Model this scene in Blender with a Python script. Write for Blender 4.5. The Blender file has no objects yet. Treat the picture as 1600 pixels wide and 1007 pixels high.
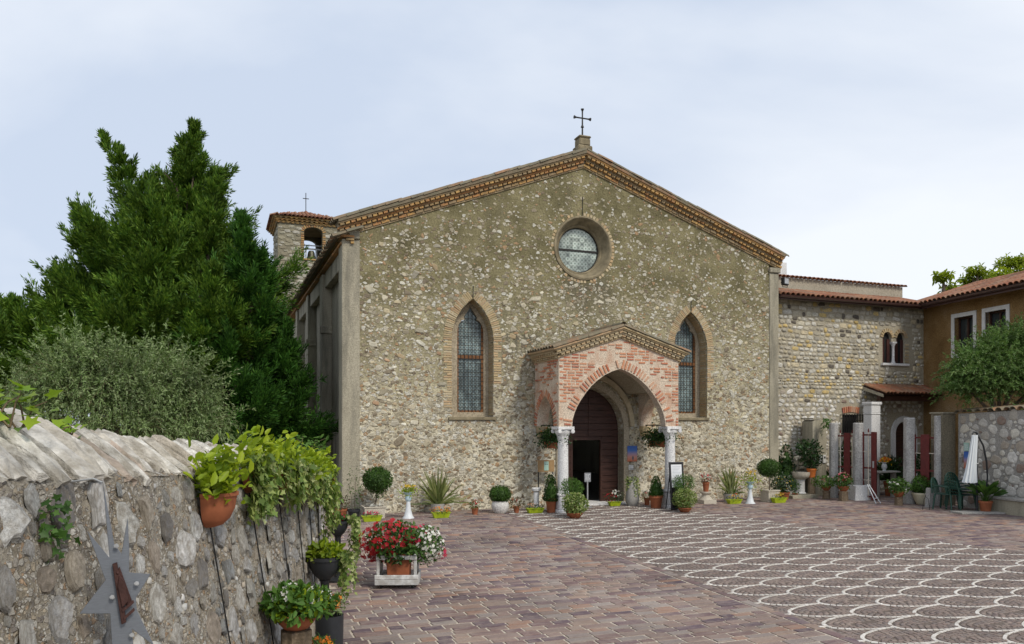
import bpy, bmesh, math, random
import numpy as np
from mathutils import Vector, Matrix, noise
from mathutils.geometry import tessellate_polygon

scene = bpy.context.scene
COL = scene.collection
PI = math.pi
rnd = random.Random(7)
nrg = np.random.default_rng(7)

# ------------------------------------------------------------------ camera
EYE, FPX, CX, HY = 2.4, 1194.0, 800.0, 661.0      # eye height, focal length and horizon of the 1600 px photograph
cam_d = bpy.data.cameras.new('camera')
cam = bpy.data.objects.new('camera', cam_d)
COL.objects.link(cam)
cam.location = (0, 0, EYE)
cam.rotation_euler = (PI / 2, 0, 0)
cam_d.sensor_width = 36.0
cam_d.lens = 36.0 * FPX / 1600.0
cam_d.shift_y = (HY - 503.5) / 1600.0
cam_d.clip_start = 0.05
cam_d.clip_end = 2000
scene.camera = cam

# ------------------------------------------------------------------ sky, sun, exposure
SUN_DIR = Vector((0.50, -0.60, 0.75)).normalized()
sun_el = math.asin(SUN_DIR.z)
sun_az = math.atan2(SUN_DIR.x, SUN_DIR.y)
world = bpy.data.worlds.new('World')
scene.world = world
world.use_nodes = True
wn = world.node_tree
wn.nodes.clear()
w_out = wn.nodes.new('ShaderNodeOutputWorld')
w_bg = wn.nodes.new('ShaderNodeBackground')
w_bg.inputs['Strength'].default_value = 0.083
w_sky = wn.nodes.new('ShaderNodeTexSky')
w_sky.sky_type = 'NISHITA'
w_sky.sun_disc = False
w_sky.sun_elevation = sun_el
w_sky.sun_rotation = sun_az
w_sky.air_density = 1.0
w_sky.dust_density = 2.0
w_tc = wn.nodes.new('ShaderNodeTexCoord')
w_map = wn.nodes.new('ShaderNodeMapping')
w_map.inputs['Scale'].default_value = (1.0, 1.0, 2.6)
w_map.inputs['Rotation'].default_value = (0.25, 0.15, 0.6)
w_n = wn.nodes.new('ShaderNodeTexNoise')
w_n.inputs['Scale'].default_value = 1.15
w_n.inputs['Detail'].default_value = 6.0
w_n.inputs['Roughness'].default_value = 0.5
w_n.inputs['Distortion'].default_value = 0.3
w_r = wn.nodes.new('ShaderNodeValToRGB')           # the overcast: thin lavender veil to denser white cloud
w_r.color_ramp.elements[0].position = 0.36
w_r.color_ramp.elements[0].color = (4.75, 5.4, 6.5, 1)
w_r.color_ramp.elements[1].position = 0.63
w_r.color_ramp.elements[1].color = (7.1, 7.4, 7.85, 1)
w_mix = wn.nodes.new('ShaderNodeMix')
w_mix.data_type = 'RGBA'
w_mix.inputs[0].default_value = 0.93
wn.links.new(w_tc.outputs['Generated'], w_map.inputs['Vector'])
wn.links.new(w_map.outputs['Vector'], w_n.inputs['Vector'])
wn.links.new(w_n.outputs['Fac'], w_r.inputs['Fac'])
wn.links.new(w_sky.outputs['Color'], w_mix.inputs[6])
wn.links.new(w_r.outputs['Color'], w_mix.inputs[7])
wn.links.new(w_mix.outputs[2], w_bg.inputs['Color'])
wn.links.new(w_bg.outputs['Background'], w_out.inputs['Surface'])

sun_d = bpy.data.lights.new('sun', 'SUN')
sun_d.energy = 1.5
sun_d.angle = math.radians(12)
sun_d.color = (1.0, 0.92, 0.79)
sun = bpy.data.objects.new('sun', sun_d)
COL.objects.link(sun)
sun.rotation_euler = SUN_DIR.to_track_quat('Z', 'Y').to_euler()

vs = scene.view_settings
vs.view_transform = 'Standard'
vs.look = 'None'
vs.exposure = 0.72
vs.gamma = 1.0
vs.use_curve_mapping = False

# ------------------------------------------------------------------ materials
def _mk(name):
    m = bpy.data.materials.new(name)
    m.use_nodes = True
    nt = m.node_tree
    b = nt.nodes['Principled BSDF']
    return m, nt, b

def _rand(nt):
    g = nt.nodes.new('ShaderNodeNewGeometry')
    o = nt.nodes.new('ShaderNodeObjectInfo')
    a = nt.nodes.new('ShaderNodeMath'); a.operation = 'ADD'
    f = nt.nodes.new('ShaderNodeMath'); f.operation = 'FRACT'
    nt.links.new(g.outputs['Random Per Island'], a.inputs[0])
    nt.links.new(o.outputs['Random'], a.inputs[1])
    nt.links.new(a.outputs[0], f.inputs[0])
    return f.outputs[0]

def _noise(nt, scale, detail=4.0, rough=0.55, coord='Object', w=None, stretch=None, dist=0.0):
    tc = nt.nodes.new('ShaderNodeTexCoord')
    n = nt.nodes.new('ShaderNodeTexNoise')
    n.inputs['Scale'].default_value = scale
    n.inputs['Detail'].default_value = detail
    n.inputs['Roughness'].default_value = rough
    n.inputs['Distortion'].default_value = dist
    src = tc.outputs[coord]
    if coord == 'World':
        pass
    if stretch:
        mp = nt.nodes.new('ShaderNodeMapping')
        mp.inputs['Scale'].default_value = stretch
        nt.links.new(src, mp.inputs['Vector'])
        src = mp.outputs['Vector']
    if w is not None:
        n.noise_dimensions = '4D'
        mm = nt.nodes.new('ShaderNodeMath'); mm.operation = 'MULTIPLY'
        mm.inputs[1].default_value = 50
        nt.links.new(w, mm.inputs[0])
        nt.links.new(mm.outputs[0], n.inputs['W'])
    nt.links.new(src, n.inputs['Vector'])
    return n.outputs['Fac']

def _ramp(nt, fac, cols, interp='LINEAR', pos=None):
    r = nt.nodes.new('ShaderNodeValToRGB')
    cr = r.color_ramp
    cr.interpolation = interp
    n = len(cols)
    while len(cr.elements) < n:
        cr.elements.new(0.5)
    for i, c in enumerate(cols):
        cr.elements[i].position = pos[i] if pos else (i / n if interp == 'CONSTANT' else i / max(1, n - 1))
        cr.elements[i].color = (c[0], c[1], c[2], 1)
    nt.links.new(fac, r.inputs['Fac'])
    return r.outputs['Color']

def _mix(nt, a, b, fac=0.5, mode='MIX'):
    m = nt.nodes.new('ShaderNodeMix')
    m.data_type = 'RGBA'
    m.blend_type = mode
    for sock, val in ((m.inputs[6], a), (m.inputs[7], b), (m.inputs[0], fac)):
        if hasattr(val, 'is_linked'):
            nt.links.new(val, sock)
        elif isinstance(val, (int, float)):
            sock.default_value = val
        else:
            sock.default_value = (val[0], val[1], val[2], 1)
    return m.outputs[2]

def _bump(nt, b, h, strength, dist=0.02):
    n = nt.nodes.new('ShaderNodeBump')
    n.inputs['Strength'].default_value = strength
    n.inputs['Distance'].default_value = dist
    nt.links.new(h, n.inputs['Height'])
    nt.links.new(n.outputs['Normal'], b.inputs['Normal'])

def mat_plain(name, col, rough=0.7, var=0.25, scale=6.0, bump=0.2, bscale=40.0, metal=0.0, spec=0.3, stretch=None, bdist=0.01):
    m, nt, b = _mk(name)
    f = _noise(nt, scale, 5.0, 0.6, stretch=stretch)
    lo = [c * (1 - var) for c in col]
    hi = [min(1, c * (1 + var)) for c in col]
    nt.links.new(_ramp(nt, f, [lo, hi], pos=[0.3, 0.7]), b.inputs['Base Color'])
    b.inputs['Roughness'].default_value = rough
    b.inputs['Metallic'].default_value = metal
    b.inputs['Specular IOR Level'].default_value = spec
    if bump:
        _bump(nt, b, _noise(nt, bscale, 4.0, 0.6, stretch=stretch), bump, bdist)
    return m

def mat_pieces(name, cols, rough=0.85, nscale=14.0, contrast=0.35, bump=0.5, bscale=45.0, bdist=0.01, interp='CONSTANT', grime=None, gscale=3.0, gamt=0.5, spec=0.25, stretch=None, wear=None):
    """stones, bricks, tiles: each piece its own colour, with grain and blotches"""
    m, nt, b = _mk(name)
    r = _rand(nt)
    c = _ramp(nt, r, cols, interp)
    n = _noise(nt, nscale, 6.0, 0.65, w=r, stretch=stretch)
    g = _ramp(nt, n, [(1 - contrast,) * 3, (1 + contrast,) * 3], pos=[0.25, 0.75])
    c = _mix(nt, c, g, 1.0, 'MULTIPLY')
    if grime:
        gf = _ramp(nt, _noise(nt, gscale, 5.0, 0.65, w=r, stretch=stretch), [(0, 0, 0), (gamt,) * 3], pos=[0.42, 0.62])
        c = _mix(nt, c, grime, gf)
    if wear:                                          # broad stains that run across the pieces
        gp_ = nt.nodes.new('ShaderNodeNewGeometry')
        wn_ = nt.nodes.new('ShaderNodeTexNoise'); wn_.inputs['Scale'].default_value = wear[0]; wn_.inputs['Detail'].default_value = 7; wn_.inputs['Roughness'].default_value = .62
        nt.links.new(gp_.outputs['Position'], wn_.inputs['Vector'])
        c = _mix(nt, c, _ramp(nt, wn_.outputs['Fac'], [(wear[1],) * 3, (1, 1, 1), (wear[2],) * 3], pos=[.32, .5, .68]), 1.0, 'MULTIPLY')
    nt.links.new(c, b.inputs['Base Color'])
    b.inputs['Roughness'].default_value = rough
    b.inputs['Specular IOR Level'].default_value = spec
    _bump(nt, b, _noise(nt, bscale, 5.0, 0.65, w=r, stretch=stretch), bump, bdist)
    return m

def mat_leaf(name, cols, trans=0.3, rough=0.55, interp='LINEAR'):
    m, nt, b = _mk(name)
    c = _ramp(nt, _rand(nt), cols, interp)
    big = _ramp(nt, _noise(nt, 1.4, 3.0, 0.5), [(0.72,) * 3, (1.25,) * 3], pos=[0.35, 0.65])
    c = _mix(nt, c, big, 1.0, 'MULTIPLY')
    nt.links.new(c, b.inputs['Base Color'])
    b.inputs['Roughness'].default_value = rough
    b.inputs['Specular IOR Level'].default_value = 0.25
    t = nt.nodes.new('ShaderNodeBsdfTranslucent')
    nt.links.new(_mix(nt, c, (1.25, 1.25, 0.8), 1.0, 'MULTIPLY'), t.inputs['Color'])
    s = nt.nodes.new('ShaderNodeMixShader')
    s.inputs[0].default_value = trans
    nt.links.new(b.outputs[0], s.inputs[1])
    nt.links.new(t.outputs[0], s.inputs[2])
    nt.links.new(s.outputs[0], nt.nodes['Material Output'].inputs['Surface'])
    return m

def _pebbles(nt, scale, cols, cover, stretch=(1, 1, 1.35), edge=(0.03, 0.13)):
    """small stones bedded in mortar, too small to build: colour, mask, height"""
    tc = nt.nodes.new('ShaderNodeTexCoord')
    nz = nt.nodes.new('ShaderNodeTexNoise'); nz.inputs['Scale'].default_value = scale * .6; nz.inputs['Detail'].default_value = 3
    nt.links.new(tc.outputs['Object'], nz.inputs['Vector'])
    ad = nt.nodes.new('ShaderNodeVectorMath'); ad.operation = 'MULTIPLY_ADD'
    nt.links.new(nz.outputs['Color'], ad.inputs[0]); ad.inputs[1].default_value = (.7 / scale,) * 3
    nt.links.new(tc.outputs['Object'], ad.inputs[2])
    mp = nt.nodes.new('ShaderNodeMapping'); mp.inputs['Scale'].default_value = stretch
    nt.links.new(ad.outputs[0], mp.inputs[0])
    v1 = nt.nodes.new('ShaderNodeTexVoronoi'); v1.inputs['Scale'].default_value = scale
    v2 = nt.nodes.new('ShaderNodeTexVoronoi'); v2.feature = 'DISTANCE_TO_EDGE'; v2.inputs['Scale'].default_value = scale
    nt.links.new(mp.outputs[0], v1.inputs['Vector']); nt.links.new(mp.outputs[0], v2.inputs['Vector'])
    sp_ = nt.nodes.new('ShaderNodeSeparateColor'); nt.links.new(v1.outputs['Color'], sp_.inputs[0])
    col = _ramp(nt, sp_.outputs[0], cols, 'CONSTANT')
    m1 = nt.nodes.new('ShaderNodeMapRange'); m1.interpolation_type = 'SMOOTHSTEP'
    m1.inputs['From Min'].default_value = edge[0]; m1.inputs['From Max'].default_value = edge[1]
    nt.links.new(v2.outputs['Distance'], m1.inputs['Value'])
    th = nt.nodes.new('ShaderNodeMath'); th.operation = 'LESS_THAN'; nt.links.new(sp_.outputs[1], th.inputs[0])
    if hasattr(cover, 'is_linked'): nt.links.new(cover, th.inputs[1])
    else: th.inputs[1].default_value = cover
    ml = nt.nodes.new('ShaderNodeMath'); ml.operation = 'MULTIPLY'
    nt.links.new(m1.outputs[0], ml.inputs[0]); nt.links.new(th.outputs[0], ml.inputs[1])
    return col, ml.outputs[0]

def _add(nt, a, b, k=1.0):
    n = nt.nodes.new('ShaderNodeMath'); n.operation = 'MULTIPLY_ADD'
    nt.links.new(b, n.inputs[0]); n.inputs[1].default_value = k; nt.links.new(a, n.inputs[2])
    return n.outputs[0]

def mat_mortar(name, cols, scale=2.0, fine=26.0, bump=0.9, bdist=0.03, stains=None, stain_scale=(0.7, 0.7, 0.25), pos=None, peb=None):
    """rough lime mortar: blotchy, gritty, streaked"""
    m, nt, b = _mk(name)
    c = _ramp(nt, _noise(nt, scale, 8.0, 0.62), cols, pos=pos)
    grit = _ramp(nt, _noise(nt, fine, 6.0, 0.7), [(0.5,) * 3, (1.0,) * 3, (1.5,) * 3], pos=[0.3, 0.5, 0.7])
    c = _mix(nt, c, grit, 1.0, 'MULTIPLY')
    if stains:
        sf = _ramp(nt, _noise(nt, 1.1, 7.0, 0.65, stretch=stain_scale), [(0, 0, 0), (0.75,) * 3], pos=[0.48, 0.66])
        c = _mix(nt, c, stains, sf)
    nt.links.new(c, b.inputs['Base Color'])
    b.inputs['Roughness'].default_value = 0.95
    b.inputs['Specular IOR Level'].default_value = 0.15
    hgt = _noise(nt, fine * 0.8, 8.0, 0.72)
    if peb:
        for sc_, pc_, cv_ in peb:
            pcol, pm_ = _pebbles(nt, sc_, pc_, cv_)
            pcol = _mix(nt, pcol, grit, 0.6, 'MULTIPLY')
            c = _mix(nt, c, pcol, pm_)
            hgt = _add(nt, hgt, pm_, 0.5)
        nt.links.new(c, b.inputs['Base Color'])
    _bump(nt, b, hgt, bump, bdist)
    return m

# ------------------------------------------------------------------ mesh helpers
def link(name, me, parent=None, mat=None):
    o = bpy.data.objects.new(name, me)
    COL.objects.link(o)
    if parent is not None:
        o.parent = parent
    if mat is not None and me is not None and len(me.materials) == 0:
        me.materials.append(mat)
    return o

def tag(o, label=None, cat=None, group=None, kind=None):
    if label: o['label'] = label
    if cat: o['category'] = cat
    if group: o['group'] = group
    if kind: o['kind'] = kind
    return o

def thing(name, label, cat, loc=(0, 0, 0), rz=0.0, group=None):
    o = bpy.data.objects.new(name, None)
    o.empty_display_size = 0.1
    COL.objects.link(o)
    o.location = loc
    o.rotation_euler = (0, 0, rz)
    return tag(o, label, cat, group)

def copy_tree(o, parent=None):
    c = o.copy()
    COL.objects.link(c)
    if parent is not None: c.parent = parent
    for ch in list(o.children):
        copy_tree(ch, c)
    return c

class MB:
    def __init__(self):
        self.v, self.f = [], []
    def add(self, vs, fs, M=None):
        b = len(self.v)
        self.v += [tuple(M @ Vector(p)) if M else tuple(p) for p in vs]
        self.f += [tuple(b + i for i in q) for q in fs]
        return self
    def box(self, x0, x1, y0, y1, z0, z1, M=None):
        return self.add([(x0, y0, z0), (x1, y0, z0), (x1, y1, z0), (x0, y1, z0), (x0, y0, z1), (x1, y0, z1), (x1, y1, z1), (x0, y1, z1)],
                        [(0, 3, 2, 1), (4, 5, 6, 7), (0, 1, 5, 4), (1, 2, 6, 5), (2, 3, 7, 6), (3, 0, 4, 7)], M)
    def tube(self, pts, r, n=8, cap=True):
        pts = [Vector(p) for p in pts]
        rs = r if isinstance(r, (list, tuple)) else [r] * len(pts)
        vs, fs = [], []
        prev = None
        for i, p in enumerate(pts):
            d = (pts[min(i + 1, len(pts) - 1)] - pts[max(i - 1, 0)]).normalized()
            if prev is None:
                a = d.orthogonal().normalized()
            else:
                a = (prev - d * prev.dot(d)).normalized()
            prev = a
            c = d.cross(a)
            for k in range(n):
                t = 2 * PI * k / n
                vs.append(p + (a * math.cos(t) + c * math.sin(t)) * rs[i])
        for i in range(len(pts) - 1):
            for k in range(n):
                k2 = (k + 1) % n
                fs.append((i * n + k, i * n + k2, (i + 1) * n + k2, (i + 1) * n + k))
        if cap:
            fs.append(tuple(range(n - 1, -1, -1)))
            fs.append(tuple((len(pts) - 1) * n + k for k in range(n)))
        return self.add(vs, fs)
    def lathe(self, prof, n=20, M=None, flute=0.0, a0=0.0, a1=2 * PI, jit=0.0, sq=1.0, caps=True):
        full = abs(a1 - a0 - 2 * PI) < 1e-6
        m = n if full else n + 1
        vs, fs = [], []
        for i, (r, z) in enumerate(prof):
            for k in range(m):
                t = a0 + (a1 - a0) * k / n
                rr = r * (1 + flute * (1 if k % 2 else -1))
                vs.append((rr * math.cos(t), rr * math.sin(t) * sq, z))
        for i in range(len(prof) - 1):
            for k in range(n):
                k2 = (k + 1) % m if full else k + 1
                fs.append((i * m + k, i * m + k2, (i + 1) * m + k2, (i + 1) * m + k))
        if full and caps:
            if prof[0][0] > 1e-4: fs.append(tuple(range(m - 1, -1, -1)))
            if prof[-1][0] > 1e-4: fs.append(tuple((len(prof) - 1) * m + k for k in range(m)))
        return self.add(vs, fs, M)
    def prism(self, poly, y0, y1, holes=(), M=None, back=True):
        """polygon in (x, z) with holes, from y0 (front) to y1 (back)"""
        loops = [list(poly)] + [list(h) for h in holes]
        tess = tessellate_polygon([[Vector((p[0], p[1], 0)) for p in l] for l in loops])
        flat = [p for l in loops for p in l]
        n = len(flat)
        vs = [(p[0], y0, p[1]) for p in flat] + [(p[0], y1, p[1]) for p in flat]
        fs = [tuple(t) for t in tess]
        if back: fs += [tuple(i + n for i in reversed(t)) for t in tess]
        b = 0
        for l in loops:
            m = len(l)
            for i in range(m):
                j = (i + 1) % m
                fs.append((b + i, b + j, n + b + j, n + b + i))
            b += m
        return self.add(vs, fs, M)
    def build(self, name, mat, parent=None, smooth=False, bevel=0.0, kind=None, segs=1):
        me = bpy.data.meshes.new(name)
        me.from_pydata(self.v, [], self.f)
        bm = bmesh.new(); bm.from_mesh(me)
        bmesh.ops.recalc_face_normals(bm, faces=bm.faces)
        bm.to_mesh(me); bm.free()
        if smooth:
            me.polygons.foreach_set('use_smooth', [True] * len(me.polygons))
            try: me.set_sharp_from_angle(angle=math.radians(42))
            except Exception: pass
        me.update()
        o = link(name, me, parent, mat)
        if bevel:
            md = o.modifiers.new('bevel', 'BEVEL')
            md.width = bevel; md.segments = segs; md.limit_method = 'ANGLE'; md.angle_limit = math.radians(40)
        if kind: o['kind'] = kind
        return o

def build_np(name, V, F, mat, parent=None, smooth=False):
    """V (n,3); F (m,k)"""
    V = np.asarray(V, dtype=np.float32); F = np.asarray(F, dtype=np.int32)
    m, k = F.shape
    me = bpy.data.meshes.new(name)
    me.vertices.add(len(V)); me.vertices.foreach_set('co', V.ravel())
    me.loops.add(m * k); me.loops.foreach_set('vertex_index', F.ravel())
    me.polygons.add(m)
    me.polygons.foreach_set('loop_start', np.arange(0, m * k, k, dtype=np.int32))
    try: me.polygons.foreach_set('loop_total', np.full(m, k, dtype=np.int32))
    except Exception: pass
    if smooth: me.polygons.foreach_set('use_smooth', np.ones(m, dtype=bool))
    me.update(calc_edges=True)
    return link(name, me, parent, mat)

def merge_copies(name, protos, items, mat, parent):
    """items: list of (proto index, Matrix): ONE mesh of many pieces, triangles"""
    data = []
    for me in protos:
        v = np.empty(len(me.vertices) * 3, dtype=np.float32); me.vertices.foreach_get('co', v)
        me.calc_loop_triangles()
        t = np.empty(len(me.loop_triangles) * 3, dtype=np.int32); me.loop_triangles.foreach_get('vertices', t)
        data.append((v.reshape(-1, 3), t.reshape(-1, 3)))
    Vs, Fs, b = [], [], 0
    for i, M in items:
        v, t = data[i]
        A = np.array(M, dtype=np.float32)
        Vs.append(v @ A[:3, :3].T + A[:3, 3]); Fs.append(t + b); b += len(v)
    o = build_np(name, np.concatenate(Vs), np.concatenate(Fs), mat, parent)
    return o

_PROTO = {}
def pieces(name, protos, items, mat, parent, key=None, limit=300, stuff_name=None):
    """items (proto index, Matrix): the largest LIMIT as objects, the rest as one part with kind stuff"""
    own = []
    for me in protos:                                 # the same shapes in another material are meshes of their own
        k = (me.name, mat.name)
        if not me.materials: me.materials.append(mat); _PROTO[k] = me
        elif me.materials[0] != mat and k not in _PROTO:
            m2 = me.copy(); m2.materials.clear(); m2.materials.append(mat); _PROTO[k] = m2
        own.append(me if me.materials[0] == mat else _PROTO[k])
    protos = own
    items = sorted(items, key=key) if key else list(items)
    for i, M in items[:limit]:
        o = bpy.data.objects.new(name, protos[i])
        COL.objects.link(o); o.parent = parent; o.matrix_local = M
    rest = items[limit:]
    if rest:
        o = merge_copies(stuff_name or name, protos, rest, mat, parent)
        o['kind'] = 'stuff'
    return items

def trs(loc, sx=1, sy=1, sz=1, ry=0.0, rz=0.0, rx=0.0):
    M = Matrix.Translation(loc) @ Matrix.Rotation(rz, 4, 'Z') @ Matrix.Rotation(rx, 4, 'X') @ Matrix.Rotation(ry, 4, 'Y')
    return M @ Matrix.Diagonal((sx, sy, sz, 1))

def stone_protos(k, n=9, square=0.0, seed=3, rough=0.2, taper=0.68):
    """unit stones in x,z; the face towards -y; about 45 triangles"""
    out = []
    for s in range(k):
        r = random.Random(seed * 100 + s)
        ring = []
        for i in range(n):
            a = 2 * PI * (i + r.uniform(-.28, .28)) / n
            c, q = math.cos(a), math.sin(a)
            e = 1 - square
            x = 0.5 * math.copysign(abs(c) ** (e if e < 1 else 1), c)
            z = 0.5 * math.copysign(abs(q) ** (e if e < 1 else 1), q)
            j = 1 + r.uniform(-rough, rough)
            ring.append((x * j, z * j))
        vs, fs = [], []
        for (y, sc, jt) in ((0.6, 1.0, 0), (-0.45, 0.94, .05), (-0.95, taper, .09)):
            for (x, z) in ring:
                vs.append((x * sc + r.uniform(-jt, jt) * .5, y + r.uniform(-jt, jt) * 2.5, z * sc + r.uniform(-jt, jt) * .5))
        vs.append((r.uniform(-.1, .1), -1.05, r.uniform(-.1, .1)))
        for q in range(2):
            for i in range(n):
                j = (i + 1) % n
                fs.append((q * n + i, q * n + j, (q + 1) * n + j, (q + 1) * n + i))
        for i in range(n):
            fs.append((2 * n + i, 2 * n + (i + 1) % n, 3 * n))
        me = bpy.data.meshes.new('stone')
        me.from_pydata(vs, [], fs)
        bm = bmesh.new(); bm.from_mesh(me); bmesh.ops.recalc_face_normals(bm, faces=bm.faces); 
        for f in bm.faces: f.smooth = False
        bm.to_mesh(me); bm.free(); me.update()
        out.append(me)
    return out

def block_protos(k, seed=5, jit=0.06, cham=0.1, name='brick'):
    """unit bricks centred at 0: x,z in -.5...5, front -y; chamfered front, uneven corners"""
    out = []
    for s in range(k):
        r = random.Random(seed * 77 + s)
        vs, fs = [], []
        base = [(-.5, -.5), (.5, -.5), (.5, .5), (-.5, .5)]
        base = [(x * (1 + r.uniform(-jit, 0)), z * (1 + r.uniform(-jit * 2, 0))) for x, z in base]
        for y, c in ((.5, 0), (-.38, 0), (-.5, cham)):
            for (x, z) in base:
                vs.append((x * (1 - c * .5), y + (r.uniform(-.05, .05) if y < 0 else 0), z * (1 - c * 1.4)))
        for q in range(2):
            for i in range(4):
                j = (i + 1) % 4
                fs.append((q * 4 + i, q * 4 + j, q * 4 + 4 + j, q * 4 + 4 + i))
        fs += [(8, 9, 10, 11), (3, 2, 1, 0)]
        me = bpy.data.meshes.new(name)
        me.from_pydata(vs, [], fs)
        bm = bmesh.new(); bm.from_mesh(me); bmesh.ops.recalc_face_normals(bm, faces=bm.faces); bm.to_mesh(me); bm.free()
        out.append(me)
    return out

class Frame:
    """local x along a front, y into it, z up"""
    def __init__(self, ox, oy, ang):
        self.o = Vector((ox, oy)); self.a = ang
        self.u = Vector((math.cos(ang), math.sin(ang))); self.v = Vector((-math.sin(ang), math.cos(ang)))
    def w(self, x, y, z=0.0):
        p = self.o + self.u * x + self.v * y
        return Vector((p.x, p.y, z))
    def px(self, px, py=HY, y=0.0):
        """photo pixel -> (x, z) on the plane y of this frame"""
        d = Vector(((px - CX) / FPX, 1.0))
        s = (y + self.o.dot(self.v)) / d.dot(self.v)
        p = d * s - self.o
        return p.dot(self.u), EYE + (HY - py) / FPX * s
    def loc(self, P):
        p = Vector((P[0], P[1])) - self.o
        return p.dot(self.u), p.dot(self.v)

def gp(px, py, h=0.0):
    """photo pixel of a point at height h -> world"""
    z = (EYE - h) * FPX / (py - HY)
    return Vector(((px - CX) * z / FPX, z, h))

def zp(px, py, z):
    """photo pixel at depth z -> world"""
    return Vector(((px - CX) * z / FPX, z, EYE + (HY - py) * z / FPX))

# ------------------------------------------------------------------ leaves
LEAF = {
    'rhomb': ([(0, 0, 0), (.45, .5, .10), (1, 0, 0), (.45, -.5, .10)], [(0, 1, 2), (0, 2, 3)]),
    'oval': ([(0, 0, 0), (.28, .42, .10), (.68, .38, .10), (1, 0, -.06), (.68, -.38, .10), (.28, -.42, .10)], [(0, 1, 2, 3), (0, 3, 4, 5)]),
    'ivy': ([(.12, 0, 0), (-.08, .34, .05), (.28, .32, .04), (.42, .62, .08), (.62, .26, .04), (1, 0, -.05),
             (.62, -.26, .04), (.42, -.62, .08), (.28, -.32, .04), (-.08, -.34, .05)], [(0, 1, 2, 3, 4, 5), (0, 5, 6, 7, 8, 9)]),
    'flower': ([(0, 0, 0)] + [q for k in range(5) for q in (
        (math.cos(2 * PI * k / 5 - .5) * .38, math.sin(2 * PI * k / 5 - .5) * .38, .10), (math.cos(2 * PI * k / 5) * .55, math.sin(2 * PI * k / 5) * .55, .16),
        (math.cos(2 * PI * k / 5 + .5) * .38, math.sin(2 * PI * k / 5 + .5) * .38, .10))], [(0, 1 + 3 * k, 2 + 3 * k, 3 + 3 * k) for k in range(5)]),
}

def _unit(a):
    return a / np.maximum(np.linalg.norm(a, axis=1, keepdims=True), 1e-9)

def leaves(name, mat, parent, P, D, N, L, W=0.5, kind='rhomb', core=None):
    """P positions, D leaf axis, N leaf normal (hint), L lengths; one mesh of many leaves"""
    P = np.asarray(P, float); D = _unit(np.asarray(D, float)); N = np.asarray(N, float)
    B = _unit(np.cross(N, D)); N = np.cross(D, B)
    L = np.broadcast_to(np.asarray(L, float), (len(P),))[:, None]
    T, F = LEAF[kind]
    V = np.stack([P + L * (D * a + B * (b * W * (2 if kind in ('rhomb', 'oval') else 1)) + N * c) if kind != 'flower' else P + L * (D * a + B * b + N * c)
                  for a, b, c in T], axis=1)
    k = len(T)
    base = (np.arange(len(P)) * k)[:, None, None]
    Fa = (np.array(F)[None] + base).reshape(-1, len(F[0]))
    return build_np(name, V.reshape(-1, 3), Fa, mat, parent)

def rdir(n):
    return _unit(nrg.normal(size=(n, 3)))

def shell(n, c, r, fill=0.35, squash=None):
    """points near the surface of an ellipsoid, with outward directions"""
    d = rdir(n)
    q = 1 - fill * nrg.random(n)[:, None] ** 1.6
    bump = np.array([noise.noise(Vector(x) * 2.3 + Vector(c)) for x in d])[:, None] * 0.12
    return np.asarray(c) + d * np.asarray(r) * (q + bump), d
# ------------------------------------------------------------------ frames of the place
ANG = math.radians(21.07)
FC = Frame(-3.99, 20.0, ANG)                       # the church: x along the facade, y into it
P0 = FC.w(0, 0, 0)

def wall_foot(z):                                  # foot of the old courtyard wall on the left, x for a depth z
    return -1.25 - 0.1 * z if z < 8.3 else -2.08 - 0.235 * (z - 8.3)
def wall_batter(z):
    t = min(1, max(0, (z - 6) / 3.0)); return 0.17 * (1 - t) + 0.03 * t
def wall_face(z, h):
    return wall_foot(z) - wall_batter(z) * h
def wall_front_h(z): return 2.18 - 0.055 * (z - 2.82)
def wall_back_h(z): return 2.395 - 0.066 * (z - 3.68)

# ------------------------------------------------------------------ materials of the structure
M_earth = mat_mortar('earth', [(.06, .07, .03), (.10, .09, .055), (.13, .115, .08)], 0.8, 20, 0.6)
M_grout = mat_mortar('pale_grout', [(.36, .315, .26), (.48, .425, .355), (.56, .50, .43)], 1.2, 60, 0.4, 0.006)
M_darkgrout = mat_mortar('dark_grout', [(.085, .07, .06), (.13, .105, .09), (.18, .15, .13)], 1.5, 60, 0.4, 0.006)
M_paver = mat_pieces('porphyry_paver', [(0.163, 0.109, 0.109), (0.226, 0.165, 0.145), (0.101, 0.071, 0.087), (0.258, 0.189, 0.155), (0.182, 0.123, 0.115), (0.230, 0.189, 0.175), (0.129, 0.092, 0.106), (0.273, 0.170, 0.129), (0.211, 0.157, 0.139), (0.249, 0.213, 0.197), (0.163, 0.113, 0.119), (0.230, 0.165, 0.145)],
                     rough=0.75, nscale=11, contrast=0.34, bump=0.5, bscale=60, bdist=0.006, grime=(.30, .25, .215), gscale=1.6, gamt=0.5, wear=(.55, .74, 1.18))
M_cobble = mat_pieces('porphyry_cobble', [(.19, .145, .13), (.22, .165, .145), (.16, .125, .118), (.24, .19, .165), (.18, .15, .14), (.215, .17, .15)],
                      rough=0.75, nscale=30, contrast=0.25, bump=0.4, bscale=80, bdist=0.005, grime=(.22, .19, .165), gscale=1.5, gamt=0.4, wear=(.6, .80, 1.15))
M_marblecube = mat_pieces('white_marble_cube', [(0.579, 0.551, 0.511), (0.665, 0.636, 0.597), (0.493, 0.464, 0.423), (0.621, 0.593, 0.554)], rough=0.6, nscale=30, contrast=0.25, bump=0.3, bscale=60, bdist=0.004, grime=(.33, .28, .235), gscale=2.2, gamt=.25, wear=(1.1, .72, 1.05))

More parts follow.
